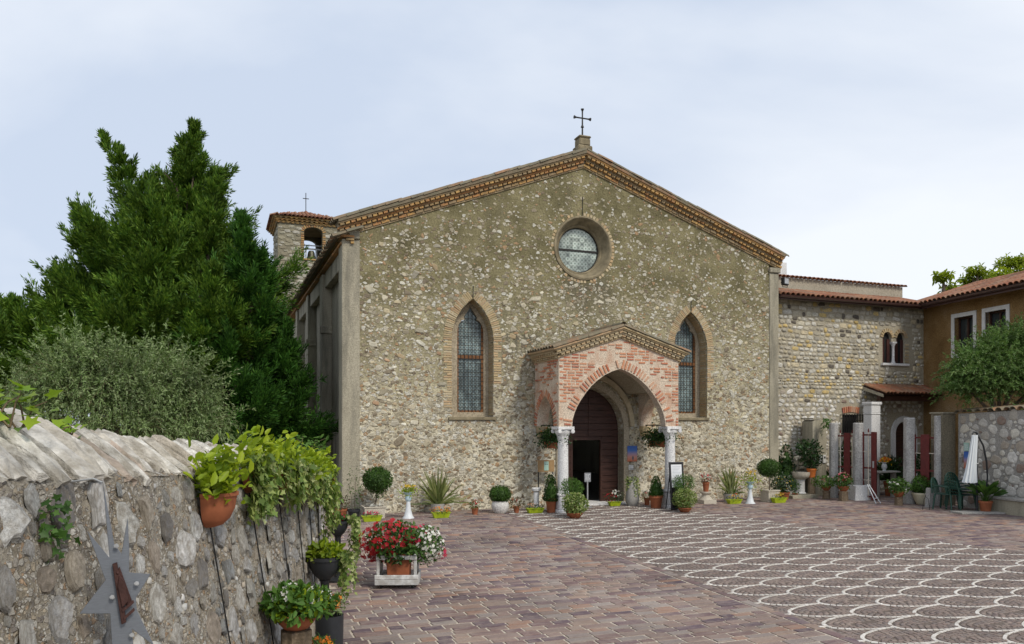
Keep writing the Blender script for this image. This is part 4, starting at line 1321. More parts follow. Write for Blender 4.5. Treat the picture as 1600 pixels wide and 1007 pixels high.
while z < WE - .05:
    h = rnd.uniform(.085, .20) if z > 3.3 else rnd.uniform(.10, .19)
    x = rnd.uniform(0, .1)
    while x < WLEN:
        w = h * rnd.uniform(.8, 2.2)
        cxx, czz = x + w / 2, z + h / 2 + .07 * noise.noise((x * .9, z * .7, 4.0)) + rnd.uniform(-.012, .012)
        if not any(a < cxx + w * .4 and cxx - w * .4 < b and c_ < czz + h * .4 and czz - h * .4 < d_ for a, b, c_, d_ in wblk) and x + w < WLEN + .05:
            lowz = czz < 3.3 + .5 * noise.noise((x, 0, 0))
            if lowz:
                lo_.append((rnd.randrange(14), trs((cxx, .012, czz + rnd.uniform(-.02, .02)), w * .86, .035, h * .92, ry=rnd.gauss(0, .2))))
            else:
                hh = h * rnd.choice([1, 1, 1, 1.25])
                up_.append((rnd.randrange(16), trs((cxx, .012, czz), w - .018, .028 + rnd.uniform(0, .014), (hh - .018) * rnd.uniform(.82, 1.05), ry=rnd.gauss(0, .07))))
        x += w
    z += h
sk = lambda it: -it[1].to_scale().x * it[1].to_scale().z
pieces('stone', wo, up_, M_ashlar, wing, sk, 180, 'masonry'); pieces('stone', wp, lo_, M_whitestone, wing, sk, 120, 'masonry')
# twin window
bif = MB(); bif.box(b0 - .08, b3 + .14, -.10, .30, bz0 - .09, bz0 - .002)
bf = bif.build('twin_window', M_marble, wing, bevel=.01)
cl = MB(); cm = (b1 + b2) / 2
cl.lathe([(.075, bz0), (.075, bz0 + .05), (.05, bz0 + .08), (.045, bzt - .52), (.06, bzt - .48), (.09, bzt - .40)], 14, Matrix.Translation((cm, .03, 0)))
cl.box(cm - .10, cm + .10, -.05, .3, bzt - .399, bzt - .342)
cl.build('colonnette', M_marble, bf, smooth=True)
M_shutter = mat_plain('brown_shutter', (.055, .022, .018), .5, .3, 6, .2, 30, stretch=(6, 1, 1))
for (xa, xb) in ((b0, b1), (b2, b3)):
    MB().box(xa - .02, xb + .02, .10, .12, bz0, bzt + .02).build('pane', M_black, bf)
    MB().box(xa + .005, xa + (xb - xa) * .34, .06, .085, bz0 + .02, bzt - .24).build('shutter', M_shutter, bf, bevel=.006)
    MB().box(xa + (xb - xa) * .66, xb - .005, .06, .085, bz0 + .02, bzt - .24).build('shutter', M_shutter, bf, bevel=.006)
    bb = []
    r = (xb - xa) / 2
    for i in range(9):
        a = PI * (i + .5) / 9
        bb.append((i, trs(((xa + xb) / 2 + math.cos(a) * (r + .06), -.005, bzt - r + math.sin(a) * (r + .06)), .13, .06, .07, ry=-a)))
    for i in range(6):
        if xa == b2: bb.append((i, trs((xb + .09, -.002, bz0 + .08 + i * .12), .17, .06, .075)))
    pieces('brick', bp, bb, M_tanbrick, bf)
# barred window
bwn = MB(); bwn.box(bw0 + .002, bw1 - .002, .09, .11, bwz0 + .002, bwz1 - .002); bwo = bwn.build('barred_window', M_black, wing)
br = MB(); n = 7
for i in range(n + 1):
    x = bw0 - .06 + (bw1 - bw0 + .12) * i / n; br.box(x - .012, x + .012, -.155, -.131, bwz0 - .05, bwz1 + .02)
for zz in (bwz0 - .03, (bwz0 + bwz1) / 2 + .12, bwz1 - .02):
    br.box(bw0 - .08, bw1 + .08, -.13, -.112, zz - .012, zz + .012)
for x in (bw0 - .07, bw1 + .07):
    br.box(x - .012, x + .012, -.111, .01, bwz1 - .03, bwz1 - .006); br.box(x - .012, x + .012, -.111, .01, bwz0 - .03, bwz0 - .006)
br.build('bar_grille', M_iron, bwo)
lb = []
for i in range(9):
    lb.append((i, trs((bw0 - .02 + (bw1 - bw0 + .04) * (i + .5) / 9, -.01, bwz1 + .13 + .05 * math.sin(PI * (i + .5) / 9)), .055, .06, .22, ry=(i - 4) * .05)))
pieces('brick', bp, lb, M_redbrick, bwo)
# arched door with a white stone surround
ai, ao = arch_pts(dc - dw, dc + dw, dzt - dw, dzt, 9), arch_pts(dc - dw - .2, dc + dw + .2, dzt - dw, dzt + .2, 9)
dsur = MB().prism([(dc - dw - .2, .0)] + ao + [(dc + dw + .2, .0), (dc + dw, .0)] + list(reversed(ai)) + [(dc - dw, .0)], -.05, .2).build('door_surround', M_marble, wing, bevel=.01)
MB().prism(round_arch(dc - dw + .004, dc + dw - .004, dzt - .004, .02), .25, .29).build('door', M_darkwood, wing)
# eave, gutter, rafters, tiles, parapet behind
MB().prism([(-.45, WE + .03), (-.45, WE + .06), (1.12, WE + .53), (1.12, WE + .50)], -.0, WLEN + .5, M=SW).build('roof_deck', M_darkwood, wing)
M_gutter = mat_plain('brown_painted_gutter', (.070, .035, .030), .4, .2, 8, .05, spec=.5)
gt = MB()
pr_ = [(-.07, .0), (-.05, -.05), (0, -.075), (.05, -.05), (.07, 0), (.058, 0), (.04, -.04), (0, -.06), (-.04, -.04), (-.058, 0)]
gt.prism([(-.52 + a, WE + .05 + b) for a, b in pr_], .05, WLEN - .35, M=SW)
gt.box(.06, WLEN - .35, -.445, -.42, WE - .06, WE + .03)
gt.build('gutter', M_gutter, wing)
x = .3
while x < WLEN - .3:
    MB().prism([(-.41, WE - .06), (-.41, WE + .03), (.0, WE + .13), (.0, WE + .04)], x, x + .08, M=SW).build('rafter', M_darkwood, wing); x += .55
slope_w = math.atan2(.47, 1.57)
def tiled(parent, x0, x1, y0, z0, a, L, mat, sc=1.0, name='roof_tile', limit=300):
    its = []
    x = x0
    while x < x1:
        s = 0
        while s < L:
            its.append((0, tile_M((x, y0 + math.cos(a) * (s + .40 * sc), z0 + math.sin(a) * (s + .40 * sc) + rnd.uniform(0, .008)), (0, -math.cos(a), -math.sin(a) - .02), (0, 0, 1), sc, .025)))
            s += .37 * sc
        x += .207 * sc
    return pieces(name, [tp], its, mat, parent, lambda it: it[1].translation.y, limit)
tiled(wing, .12, WLEN - .2, -.53, WE + .085, slope_w, 1.40, M_tile_red)
M_parapet = mat_mortar('parapet_render', [(.27, .235, .18), (.36, .325, .26), (.42, .39, .32)], 1.2, 40, .4, .01)
PZ = WE + 1.02
MB().box(-.1, WLEN + .25, 1.14, 1.42, WE - .2, PZ).build('parapet', M_parapet, wing)
pp = []
x = 0.0
while x < WLEN + .25:
    pp.append((0, tile_M((x, 1.40, PZ + .06), (0, -1, -.16), (0, 0, 1), .9, .03))); x += .19
pieces('coping_tile', [tp], pp, M_tile_red, wing)
ch = FW.px(1222, 411, 2.6)
MB().box(ch[0] - .25, ch[0] + .14, 2.5, 2.9, 6.5, ch[1]).build('chimney', M_marble, wing, bevel=.01)
# tiled canopy over the door
k0 = FW.px(1349)[0]; k1 = WLEN + .02
MB().prism([(-.85, 3.36), (-.85, 3.41), (-.005, 3.70), (-.005, 3.65)], k0, k1, M=SW).build('canopy', M_darkwood, wing)
cpy = [o for o in wing.children if o.name.startswith('canopy')][0]
tiled(cpy, k0 + .06, k1, -.95, 3.42, math.atan2(.29, .85), .75, M_tile_red, .85)
bm_ = MB(); bm_.prism([(-.88, 3.28), (-.88, 3.37), (-.01, 3.66), (-.01, 3.55)], k0 - .05, k0 - .002, M=SW); bm_.build('verge_board', M_concrete, cpy)
MB().box(k0 + .02, k1, -.72, -.58, 3.16, 3.33).build('beam', M_darkwood, cpy)
for xx in (k0 + .75, k0 + 1.4, k0 + 2.0):
    if xx < k1: MB().box(xx, xx + .09, -.575, -.004, 3.28, 3.42).build('rafter', M_darkwood, cpy)

# ------------------------------------------------------------------ ochre house on the right
YO = FW.w(WLEN, 0)
FY = Frame(YO.x, YO.y, math.atan2(-.979, .203))
house = thing('ochre_house', 'ochre plastered house with white framed windows behind the olive tree', 'house', FY.w(0, 0, 0), FY.a)
def mat_ochre():
    m, nt, b = _mk('ochre_plaster')
    c = _ramp(nt, _noise(nt, .9, 8, .65), [(0.170, 0.102, 0.041), (0.245, 0.151, 0.063), (0.300, 0.198, 0.098), (0.360, 0.276, 0.172)], pos=[.32, .47, .6, .75])
    gf = _ramp(nt, _noise(nt, 26, 6, .7), [(.6,) * 3, (1.35,) * 3], pos=[.35, .65])
    c = _mix(nt, c, gf, 1, 'MULTIPLY')
    nt.links.new(c, b.inputs['Base Color']); b.inputs['Roughness'].default_value = .95; b.inputs['Specular IOR Level'].default_value = .1
    _bump(nt, b, _noise(nt, 30, 6, .7), .9, .02)
    return m
M_ochre = mat_ochre()
HE = 6.55; HL = 9.5
wins = []
for (pa_, pb_, pt_, lab) in ((1487, 1526, 492, 'a'), (1535, 1578, 483, 'b')):
    xa, zt = FY.px(pa_, pt_); xb, _ = FY.px(pb_)
    wins.append((xa + .13, xb - .13, zt - .13 - 1.25, zt - .14))
MB().prism([(0, -.05), (HL, -.05), (HL, HE + .19), (0, HE + .19)], 0, .45, [[(a, c), (a, d), (b, d), (b, c)] for a, b, c, d in wins]).build('wall', M_ochre, house)
MB().box(.0, HL, 1.6, 1.65, 0, HE).build('inner_wall', M_dim, house)
M_winwhite = mat_plain('white_window_stone', (.62, .62, .60), .7, .1, 6, .15, 40)
M_darkglass = mat_plain('dark_window_glass', (.03, .038, .04), .05, .2, 3, 0, spec=.6)
M_curtain = mat_plain('grey_curtain', (.20, .20, .19), .9, .25, 10, .3, 6, stretch=(10, 1, .1))
for (a, b, c, d) in wins:
    f = MB(); f.prism([(a - .13, c - .14), (a - .13, d + .14), (b + .13, d + .14), (b + .13, c - .14)], -.035, .12, [[(a, c), (a, d), (b, d), (b, c)]])
    wo_ = f.build('window', M_winwhite, house, bevel=.008)
    s = MB(); s.prism([(a + .002, c + .002), (a + .002, d - .002), (b - .002, d - .002), (b - .002, c + .002)], .16, .21, [[(a + .05, c + .05), (a + .05, d - .05), ((a + b) / 2 - .03, d - .05), ((a + b) / 2 - .03, c + .05)], [((a + b) / 2 + .03, c + .05), ((a + b) / 2 + .03, d - .05), (b - .05, d - .05), (b - .05, c + .05)]])
    s.build('sash', M_darkwood, wo_)
    MB().box(a + .003, b - .003, .214, .222, c + .003, d - .003).build('pane', M_darkglass, wo_)
MB().prism([(-.55, HE + .03), (-.55, HE + .07), (2.6, HE + 1.05), (2.6, HE + 1.0)], -.4, HL, M=SW).build('roof_deck', M_darkwood, house)
tiled(house, -.3, HL, -.64, HE + .095, math.atan2(.98, 3.15), 3.1, M_tile_red)
gt = MB(); gt.prism([(-.63 + a * 1.1, HE + .05 + b * 1.1) for a, b in pr_], .42, HL, M=SW); gt.box(.45, HL, -.552, -.53, HE - .10, HE + .03)
gt.build('gutter', M_gutter, house)
x = .6
while x < HL:
    MB().prism([(-.52, HE - .06), (-.52, HE + .03), (.0, HE + .19), (.0, HE + .10)], x, x + .09, M=SW).build('rafter', M_parapet if int(x * 10) % 2 else M_darkwood, house); x += .62

# ------------------------------------------------------------------ low stone wall on the right with its bench
lw = thing('stone_wall', 'low grey mortared wall of white pebbles with tiles along its top', 'wall', FL.w(0, 0, 0), FL.a)
M_greymortar = mat_mortar('grey_wall_mortar', [(.23, .22, .20), (.31, .30, .28), (.38, .37, .345)], 1.4, 34, .6, .012)
LH0, LH1, LL = 2.66, 2.84, 5.2
MB().prism([(0, -.05), (LL, -.05), (LL, LH1), (0, LH0)], 0, .38).build('wall_core', M_greymortar, lw)
pe = stone_protos(12, 10, 0.1, 35, .14, .74); its = []
for (x, z, s) in scatter(.05, LL, .1, 2.8, 7000, lambda: min(.30, max(.06, rnd.lognormvariate(math.log(.13), .42))), lambda x, z, s: z < LH0 + (LH1 - LH0) * x / LL - .12 and x > s * .6, .86):
    its.append((rnd.randrange(12), trs((x, .004, z), s * rnd.uniform(.85, 1.25), .03, s * rnd.uniform(.8, 1.1), ry=rnd.gauss(0, .5))))
pieces('stone', pe, its, M_whitestone, lw, sk, 300, 'rubble')
ct_ = []
x = .05
while x < LL:
    hz = LH0 + (LH1 - LH0) * x / LL
    ct_.append((0, tile_M((x, .40, hz + .10), (0, -1, -.16), (0, 0, 1), 1.05, .04))); x += .225
pieces('coping_tile', [tp], ct_, M_tile, lw)
bn = thing('stone_bench', 'long low stone bench with a pale slab along the pebble wall', 'bench', FL.w(1.0, -.42, 0), FL.a)
MB().box(0, LL - 1.0, .04, .415, -.03, .37).build('bench_base', M_concrete, bn, bevel=.01)
MB().box(-.05, LL - 1.0, -.02, .416, .371, .44).build('bench_slab', M_greymortar, bn, bevel=.012)

# ------------------------------------------------------------------ gate: pillar, stone posts, iron panels
def box_thing(name, label, cat, x, y, w, d, h, ang, mat, bev=.015, group=None, part=None):
    t = thing(name, label, cat, (x, y, 0), ang, group)
    MB().box(-w / 2, w / 2, 0, d, -.03, h).build(part or 'shaft', mat, t, bevel=bev)
    return t
q = zp(1483, HY, 22.25)
pil = box_thing('gate_pillar', 'broad rough cement gate pillar at the end of the pebble wall', 'pillar', q.x, q.y, .47, .45, 2.66, ANG - .15, mat_mortar('rough_pillar_render', [(.16, .14, .10), (.25, .22, .16), (.33, .28, .19)], 1.1, 24, 1.0, .03), .02)
MB().box(-.26, .26, -.03, .48, 2.662, 2.71).build('cap', M_concrete, pil, bevel=.01)
M_post = mat_mortar('weathered_stone_post', [(.22, .215, .21), (.36, .355, .345), (.48, .47, .455)], 2.2, 30, .7, .015, stains=(.13, .125, .12), stain_scale=(2, 2, .6))
def post(px, ptop, w, label, pedestal=None):
    x, z = FG.px(px, ptop); p = FG.w(x, 0)
    t = thing('stone_post', label, 'post', (p.x, p.y, 0), ANG - .2, 'old stone posts of the gate')
    zb_ = 0
    if pedestal:
        pw, ph = pedestal
        m = MB(); m.add([(-pw / 2 * a, -pw / 2 * a, zz) for a, zz in ((1.15, -.03),)] + [], [])
        m.v = []; m.f = []
        a = pw / 2 * 1.15; b_ = pw / 2 * .92
        m.add([(-a, -a, -.03), (a, -a, -.03), (a, a, -.03), (-a, a, -.03), (-b_, -b_, ph), (b_, -b_, ph), (b_, b_, ph), (-b_, b_, ph)], [(0, 3, 2, 1), (4, 5, 6, 7), (0, 1, 5, 4), (1, 2, 6, 5), (2, 3, 7, 6), (3, 0, 4, 7)])
        m.build('pedestal', M_marble, t, bevel=.02); zb_ = ph + .001
    MB().lathe([(w * .52, zb_), (w * .5, zb_ + .3), (w * .47, z - .03), (w * .42, z)], 8, Matrix.Rotation(PI / 8, 4, 'Z')).build('shaft', M_post, t, bevel=.01)
    return t
post(1303, 661, .30, 'stone gate post standing before the cement wall end with the door phones')
post(1341, 661, .33, 'stone gate post on a broad splayed pedestal beside the open gate leaf', (.50, .46))
post(1421, 653, .35, 'stone gate post between the white flowered trunk and the round bush in a bowl')
post(1465, 650, .20, 'thin smooth stone post against the rough cement pillar')
M_red = mat_plain('oxblood_painted_iron', (.105, .014, .013), .5, .3, 10, .15, 30, spec=.4)
M_bar = mat_plain('pale_painted_bar', (.55, .50, .42), .6, .2, 10, .1, 40)
def gate_panel(label, xa, xb, zt, stiles, yoff=0.0, rot=None, origin=None, name='gate_panel'):
    p = FG.w(xa, yoff) if origin is None else origin
    t = thing(name, label, 'gate', (p.x, p.y, 0), FG.a if rot is None else rot, 'iron panels of the courtyard gate')
    w = xb - xa
    for s, sw in stiles:
        MB().box(s * w - sw / 2, s * w + sw / 2, -.03, .03, .02, zt - .04).build('stile', M_red, t, bevel=.004)
    for z in (.10, .98, zt - .16):
        MB().box(0, w, -.018, .018, z, z + .05).build('rail', M_red, t)
    n = max(3, int(w / .115))
    for i in range(n):
        x = w * (i + .5) / n
        if any(abs(x - s * w) < sw / 2 + .02 for s, sw in stiles): continue
        MB().tube([(x, 0, .06), (x, 0, zt - .05)], .021, 6).build('bar', M_bar, t)
        MB().tube([(x, 0, zt - .049), (x, 0, zt + .03), (x + .01, 0, zt + .07)], [.022, .020, .002], 6).build('finial', M_red, t)
    for z in (.62, 1.5):
        MB().box(0, w, -.024, -.0185, z, z + .022).build('rail', M_bar, t)
    return t
g1, gz1 = FG.px(1310, 664); g2, _ = FG.px(1335); g3, _ = FG.px(1347); g4, gz4 = FG.px(1367, 672); g5, gz5 = FG.px(1428, 672); g6, _ = FG.px(1462)
gate_panel('fixed iron gate panel between the two left stone posts', g1, g2, 2.12, [(.55, .20)])
gate_panel('open gate leaf with an oxblood stile beside the pedestal post', g3, g4, 2.16, [(.08, .05), (.93, .16)])
gate_panel('fixed iron gate panel behind the round bush in the wide bowl', g5, g6, 2.10, [(.04, .05), (.52, .24), (.97, .05)])
h = MB(); gl_ = [o for o in COL.objects if o.name.startswith('gate_panel')][1]
h.box((g4 - g3) * .93 - .02, (g4 - g3) * .93 + .02, -.055, -.031, 1.02, 1.22); h.build('lock_plate', M_zinc, gl_)
# cement wall end left of the gate, with two door phones
q0, q1 = zp(1270, HY, 25.0), zp(1297, HY, 25.0)
stub = thing('cement_wall', 'short cement wall end with climbing leaves left of the gate', 'wall', (q0.x, q0.y, 0), ANG)
sw_ = (q1 - q0).length
MB().prism([(0, -.05), (sw_, -.05), (sw_, 2.47), (.1, 2.50), (0, 2.42)], 0, .5).build('wall_core', M_concrete, stub, bevel=.012)
MB().box(-.02, sw_ + .02, -.03, .53, 2.52, 2.56).build('cap', M_concrete, stub)
mc0 = zp(1369, HY, 25.6)
mcol = thing('marble_pillar', 'tall square white marble pillar under the left end of the tiled canopy', 'pillar', (mc0.x, mc0.y, 0), ANG)
MB().box(-.2, .2, 0, .36, -.03, 2.68).build('shaft', M_marble, mcol, bevel=.02)
cp = MB(); cp.box(-.215, .215, -.015, .375, 2.681, 2.72); cp.box(-.20, .20, 0, .36, 2.721, 3.0); cp.box(-.235, .235, -.035, .395, 3.001, 3.10); cp.build('capital', M_marble, mcol, bevel=.015)

# ------------------------------------------------------------------ old courtyard wall on the left
cw = thing('courtyard_wall', 'old battered rubble wall with slanting coping stones on the left of the courtyard', 'wall', (wall_foot(6), 6, 0))
CWO = Vector((wall_foot(6), 6, 0))
OPC = [(.50, .475, .42), (.42, .39, .34), (.60, .575, .52), (.34, .31, .27), (.48, .41, .31), (.27, .24, .21), (.54, .50, .43), (.42, .30, .20)]
M_oldmortar = mat_mortar('old_brown_mortar', [(.11, .09, .062), (.27, .235, .18), (.37, .335, .275), (.46, .425, .36)], 3.6, 42, 1.0, .028, stains=(.27, .25, .215), stain_scale=(1.2, 1.2, .5), pos=[.33, .44, .58, .72], peb=((60, OPC, .5), (26, OPC, .45)))
WE1 = 12.6
NZ, NH = 420, 90
def wp_(z, f, lump=True):
    h = wall_front_h(z) * f
    n = .022 * noise.noise((z * 5, h * 5, 1)) + .014 * noise.noise((z * 14, h * 14, 5)) + .007 * noise.noise((z * 34, h * 34, 9)) if lump else 0
    return Vector((wall_face(z, h) + n, z, h - .03 * (f == 0)))
V, F = [], []
for i in range(NZ + 1):
    z = .6 + (WE1 - .6) * (i / NZ) ** 1.35
    for j in range(NH + 1): V.append(tuple(wp_(z, j / NH) - CWO))
for i in range(NZ):
    for j in range(NH):
        a = i * (NH + 1) + j; F.append((a, a + NH + 1, a + NH + 2, a + 1))
build_np('wall_face', V, F, M_oldmortar, cw, smooth=True)
core = MB()
for i in range(61):
    z = .6 + (WE1 - .6) * i / 60
    fh, bh = wall_front_h(z), wall_back_h(z)
    f = wall_face(z, fh)
    core.v += [tuple(Vector(p) - CWO) for p in ((f + .0, z, fh), (f - .36, z, bh - .05), (f - .40, z, -.05))]
for i in range(60):
    a = i * 3
    core.f += [(a, a + 3, a + 4, a + 1), (a + 1, a + 4, a + 5, a + 2)]
eb_ = 60 * 3
core.v += [tuple(Vector((wall_foot(WE1), WE1, -.05)) - CWO)]
core.f.append((eb_, eb_ + 1, eb_ + 2, len(core.v) - 1))
core.build('wall_core', M_oldmortar, cw)
M_oldstone = mat_pieces('old_wall_stone', [(0.536, 0.538, 0.523), (0.479, 0.473, 0.461), (0.440, 0.439, 0.434), (0.345, 0.335, 0.320), (0.421, 0.415, 0.387), (0.498, 0.488, 0.455), (0.268, 0.261, 0.251), (0.412, 0.365, 0.299), (0.230, 0.221, 0.215), (0.383, 0.380, 0.376), (0.421, 0.394, 0.346), (0.345, 0.296, 0.246), (0.383, 0.340, 0.283), (0.555, 0.557, 0.544), (0.316, 0.331, 0.335), (0.479, 0.464, 0.428)],
                        nscale=7, contrast=.5, bump=.9, bscale=26, bdist=.015, grime=(.20, .17, .125), gscale=5, gamt=.6, wear=(2.2, .6, 1.12))
os_ = stone_protos(18, 11, .2, 44, .24, .80)
its = []
def wall_basis(z, h):
    e = .05
    tz = Vector((wall_foot(z + e) - wall_foot(z - e), 2 * e, 0)).normalized()
    upv = Vector((-wall_batter(z), 0, 1)).normalized()
    nn = tz.cross(upv).normalized()
    if nn.x < 0: nn = -nn
    return tz, upv, nn
for (z, h, s) in scatter(.65, WE1 - .1, .03, 2.2, 17000, lambda: min(.20, max(.028, rnd.lognormvariate(math.log(.066), .5))), lambda z, h, s: h < wall_front_h(z) - .04 - s * .25 and s < .08 + .15 * max(0.35, min(1, 1.25 - abs(z - 2.5) / 9)), 1.14):
    tz, upv, nn = wall_basis(z, h)
    R = Matrix((tz, -nn, upv)).transposed().to_4x4()
    p = Vector((wall_face(z, h), z, h)) - CWO
    its.append((rnd.randrange(18), Matrix.Translation(p + nn * .004) @ R @ Matrix.Rotation(rnd.gauss(0, .12), 4, 'Z') @ Matrix.Rotation(rnd.gauss(0, .5), 4, 'Y') @ Matrix.Diagonal((s * rnd.uniform(.75, 1.15), .006 + s * rnd.uniform(.03, .10), s * rnd.uniform(.8, 1.35), 1))))
def wkey(it):
    p = it[1].translation + CWO; sc_ = it[1].to_scale()
    vis = p.y > 2.6 and (p.x / p.y) > -.7 and (EYE - p.z) / p.y < .30
    return (0 if vis else 1, -sc_.x * sc_.z / p.y ** 2)
pieces('stone', os_, its, M_oldstone, cw, wkey, 300, 'rubble')
M_coping = mat_pieces('coping_stone', [(.62, .595, .54), (.54, .505, .44), (.70, .68, .63), (.48, .43, .36), (.58, .56, .52), (.50, .41, .34), (.66, .64, .59)],
                      nscale=16, contrast=.40, bump=1.0, bscale=45, bdist=.025, grime=(.24, .21, .16), gscale=9, gamt=.7, stretch=(.10, .45, .08), wear=(3.0, .68, 1.05))
cps = []
r_ = random.Random(99)
cprot = []
for k in range(9):                                   # rough slabs: a lumpy block with 3 x 5 top points
    vs, fs = [], []
    nx, ny = 4, 6
    for top in (0, 1):
        for j in range(ny):
            for i in range(nx):
                x = (i / (nx - 1) - .5) * (1 - .12 * abs(j / (ny - 1) - .5)); y = j / (ny - 1) - .5
                edge = (i in (0, nx - 1)) or (j in (0, ny - 1))
                z = (.5 - (.34 if edge else 0) + r_.uniform(-.17, .17)) if top else -.5
                vs.append((x + r_.uniform(-.055, .055), y + r_.uniform(-.03, .03) + (r_.uniform(-.05, .02) if j == 0 else 0), z))
    N_ = nx * ny
    for j in range(ny - 1):
        for i in range(nx - 1):
            a = N_ + j * nx + i; fs.append((a, a + 1, a + nx + 1, a + nx))
    rim = [i for i in range(nx)] + [nx * j + nx - 1 for j in range(1, ny)] + [nx * (ny - 1) + i for i in range(nx - 2, -1, -1)] + [nx * j for j in range(ny - 2, 0, -1)]
    for a, b in zip(rim, rim[1:] + rim[:1]): fs.append((a, b, N_ + b, N_ + a))
    me = bpy.data.meshes.new('coping_stone'); me.from_pydata(vs, [], fs)
    bm = bmesh.new(); bm.from_mesh(me); bmesh.ops.recalc_face_normals(bm, faces=bm.faces); bm.to_mesh(me); bm.free()
    cprot.append(me)
z = .62
while z < WE1 - .1:
    w = rnd.uniform(.05, .125) * (1.0 if rnd.random() < .8 else 1.5)
    fh, bh = wall_front_h(z), wall_back_h(z)
    fr_ = Vector((wall_face(z, fh) + rnd.uniform(-.02, .025), z, fh + rnd.uniform(-.03, .01)))
    sk_ = .10 + rnd.uniform(-.05, .05)                # the slabs lie a little askew across the wall
    bk_ = Vector((fr_.x - .42, z + sk_, bh + rnd.uniform(-.025, .03)))
    dy = (bk_ - fr_); L = dy.length; dy.normalize()
    tz = Vector((wall_foot(z + .05) - wall_foot(z - .05), .1, 0)); tz = (tz - dy * tz.dot(dy)).normalized(); up = tz.cross(dy)
    if up.z < 0: tz = -tz; up = -up
    R = Matrix((tz, dy, up)).transposed().to_4x4()
    cps.append((rnd.randrange(9), Matrix.Translation((fr_ + bk_) / 2 - CWO + up * rnd.uniform(-.012, .022)) @ R @ Matrix.Rotation(rnd.gauss(0, .08), 4, 'Y') @ Matrix.Diagonal((w * rnd.uniform(.80, 1.0), L * rnd.uniform(.75, 1.05), rnd.uniform(.045, .085), 1))))
    z += w
pieces('coping_stone', cprot, cps, M_coping, cw)
# ------------------------------------------------------------------ trees
M_bark = mat_mortar('grey_brown_bark', [(.06, .045, .03), (.12, .095, .07), (.17, .145, .115)], 6, 30, .9, .02)
M_twig = mat_plain('thin_twig', (.13, .095, .055), .8, .3, 10, .2, 40)
M_conifer = mat_leaf('conifer_spray', [(0.027, 0.067, 0.009), (0.054, 0.125, 0.014), (0.094, 0.189, 0.021), (0.159, 0.255, 0.030), (0.073, 0.139, 0.018)], .2, .6)
M_conifer2 = mat_leaf('dark_conifer_spray', [(0.014, 0.049, 0.008), (0.028, 0.091, 0.011), (0.046, 0.134, 0.016), (0.074, 0.173, 0.022)], .2, .6)
M_olive = mat_leaf('olive_leaf', [(.075, .125, .035), (.125, .19, .060), (.19, .265, .10), (.27, .33, .175), (.105, .17, .042)], .2, .5)
M_olive2 = mat_leaf('bright_olive_leaf', [(.050, .105, .022), (.085, .165, .034), (.13, .225, .058), (.20, .27, .12)], .25, .5)
M_lightleaf = mat_leaf('fresh_tree_leaf', [(.14, .21, .012), (.23, .30, .02), (.31, .37, .035), (.18, .25, .02)], .5, .5)

def conifer(name, label, leaders, Z, mat, density, trunk_px, tip_px, group=None, seed=1):
    rg = np.random.default_rng(seed)
    base = zp(trunk_px, HY, Z); base.z = 0
    t = thing(name, label, 'tree', base, 0, group)
    tip = zp(tip_px[0], tip_px[1], Z) - base
    tr = MB()
    pts = [Vector((0, 0, -.1))] + [Vector((tip.x * q ** 1.3 + .1 * math.sin(q * 9), .1 * math.cos(q * 7), tip.z * q)) for q in (.15, .35, .55, .72, .86)]
    tr.tube(pts, [.26, .22, .17, .12, .07, .02], 10)
    Ps, Ds, Ns, Ls = [], [], [], []
    for (bx_, by_, tx_, ty_, rpx, wgt, dz) in leaders:
        expo = 1.35 if rpx > 150 else .95
        A = zp(bx_, by_, Z + dz) - base; B = zp(tx_, ty_, Z + dz) - base
        R = rpx * Z / FPX; axis = B - A
        for k in range(int(9 * wgt)):
            q = rg.random() * .8 + .1; c = A + axis * q
            a = rg.random() * 2 * PI; rr = R * (1 - q) ** .8 * .8
            e = c + Vector((math.cos(a) * rr, math.sin(a) * rr, .35 * rr + .2))
            tr.tube([A + axis * max(0, q - .15), (c + e) / 2 + Vector((0, 0, -.08)), e], [.05, .03, .01], 5, cap=False)
        nb = int(density * wgt * 1.1)
        for k in range(nb):                           # limbs that rise and fan out into feathery sprays
            q = (k + rg.random()) / nb; q = q ** 1.05 * .995
            az = rg.random() * 2 * PI
            out = Vector((math.cos(az), math.sin(az), 0))
            ns = 1 + .5 * noise.noise(Vector((math.cos(az) * 1.5 + seed, math.sin(az) * 1.5, q * 6)))
            L = (R * ((1 - q) ** expo * .97 + .035)) * ns * rg.uniform(.58, 1.42)
            d0 = (out + Vector((0, 0, .12 + .95 * q + rg.normal(0, .12)))).normalized()
            c = A + axis * q
            m = int(7 + 15 * L)
            for _ in range(m):
                u = 1 - rg.random() ** 1.35 * .82
                p = c + d0 * L * u + Vector((0, 0, .30 * L * u * u * (1 - .4 * q)))
                sd = Vector(rg.normal(0, 1, 3)); sd.z *= .6
                dirn = (d0 + sd * .46 + Vector((0, 0, .22 + .34 * u + .6 * max(0, q - .6)))).normalized()
                sl = rg.uniform(.28, .80) * (.72 + .45 * u) * min(1.1, .45 + L * .45) * min(1.0, .22 + (1 - q) * 2.4)
                n = int(16 + 50 * sl)
                w = rg.random(n)
                side = rg.normal(size=(n, 3))
                P = np.array(p) + np.outer(w * sl, np.array(dirn)) + side * ((1 - w) * .085 * (sl + .25) + .010)[:, None]
                Ps.append(P); Ds.append(np.array(dirn) + side * .30); Ns.append(side[:, [1, 2, 0]] + np.array([0, -.4, .6])); Ls.append(.075 + .115 * rg.random(n))
    tr.build('trunk', M_bark, t, smooth=True)
    leaves('crown', mat, t, np.concatenate(Ps), np.concatenate(Ds), np.concatenate(Ns), np.concatenate(Ls), .115, 'rhomb')
    return t
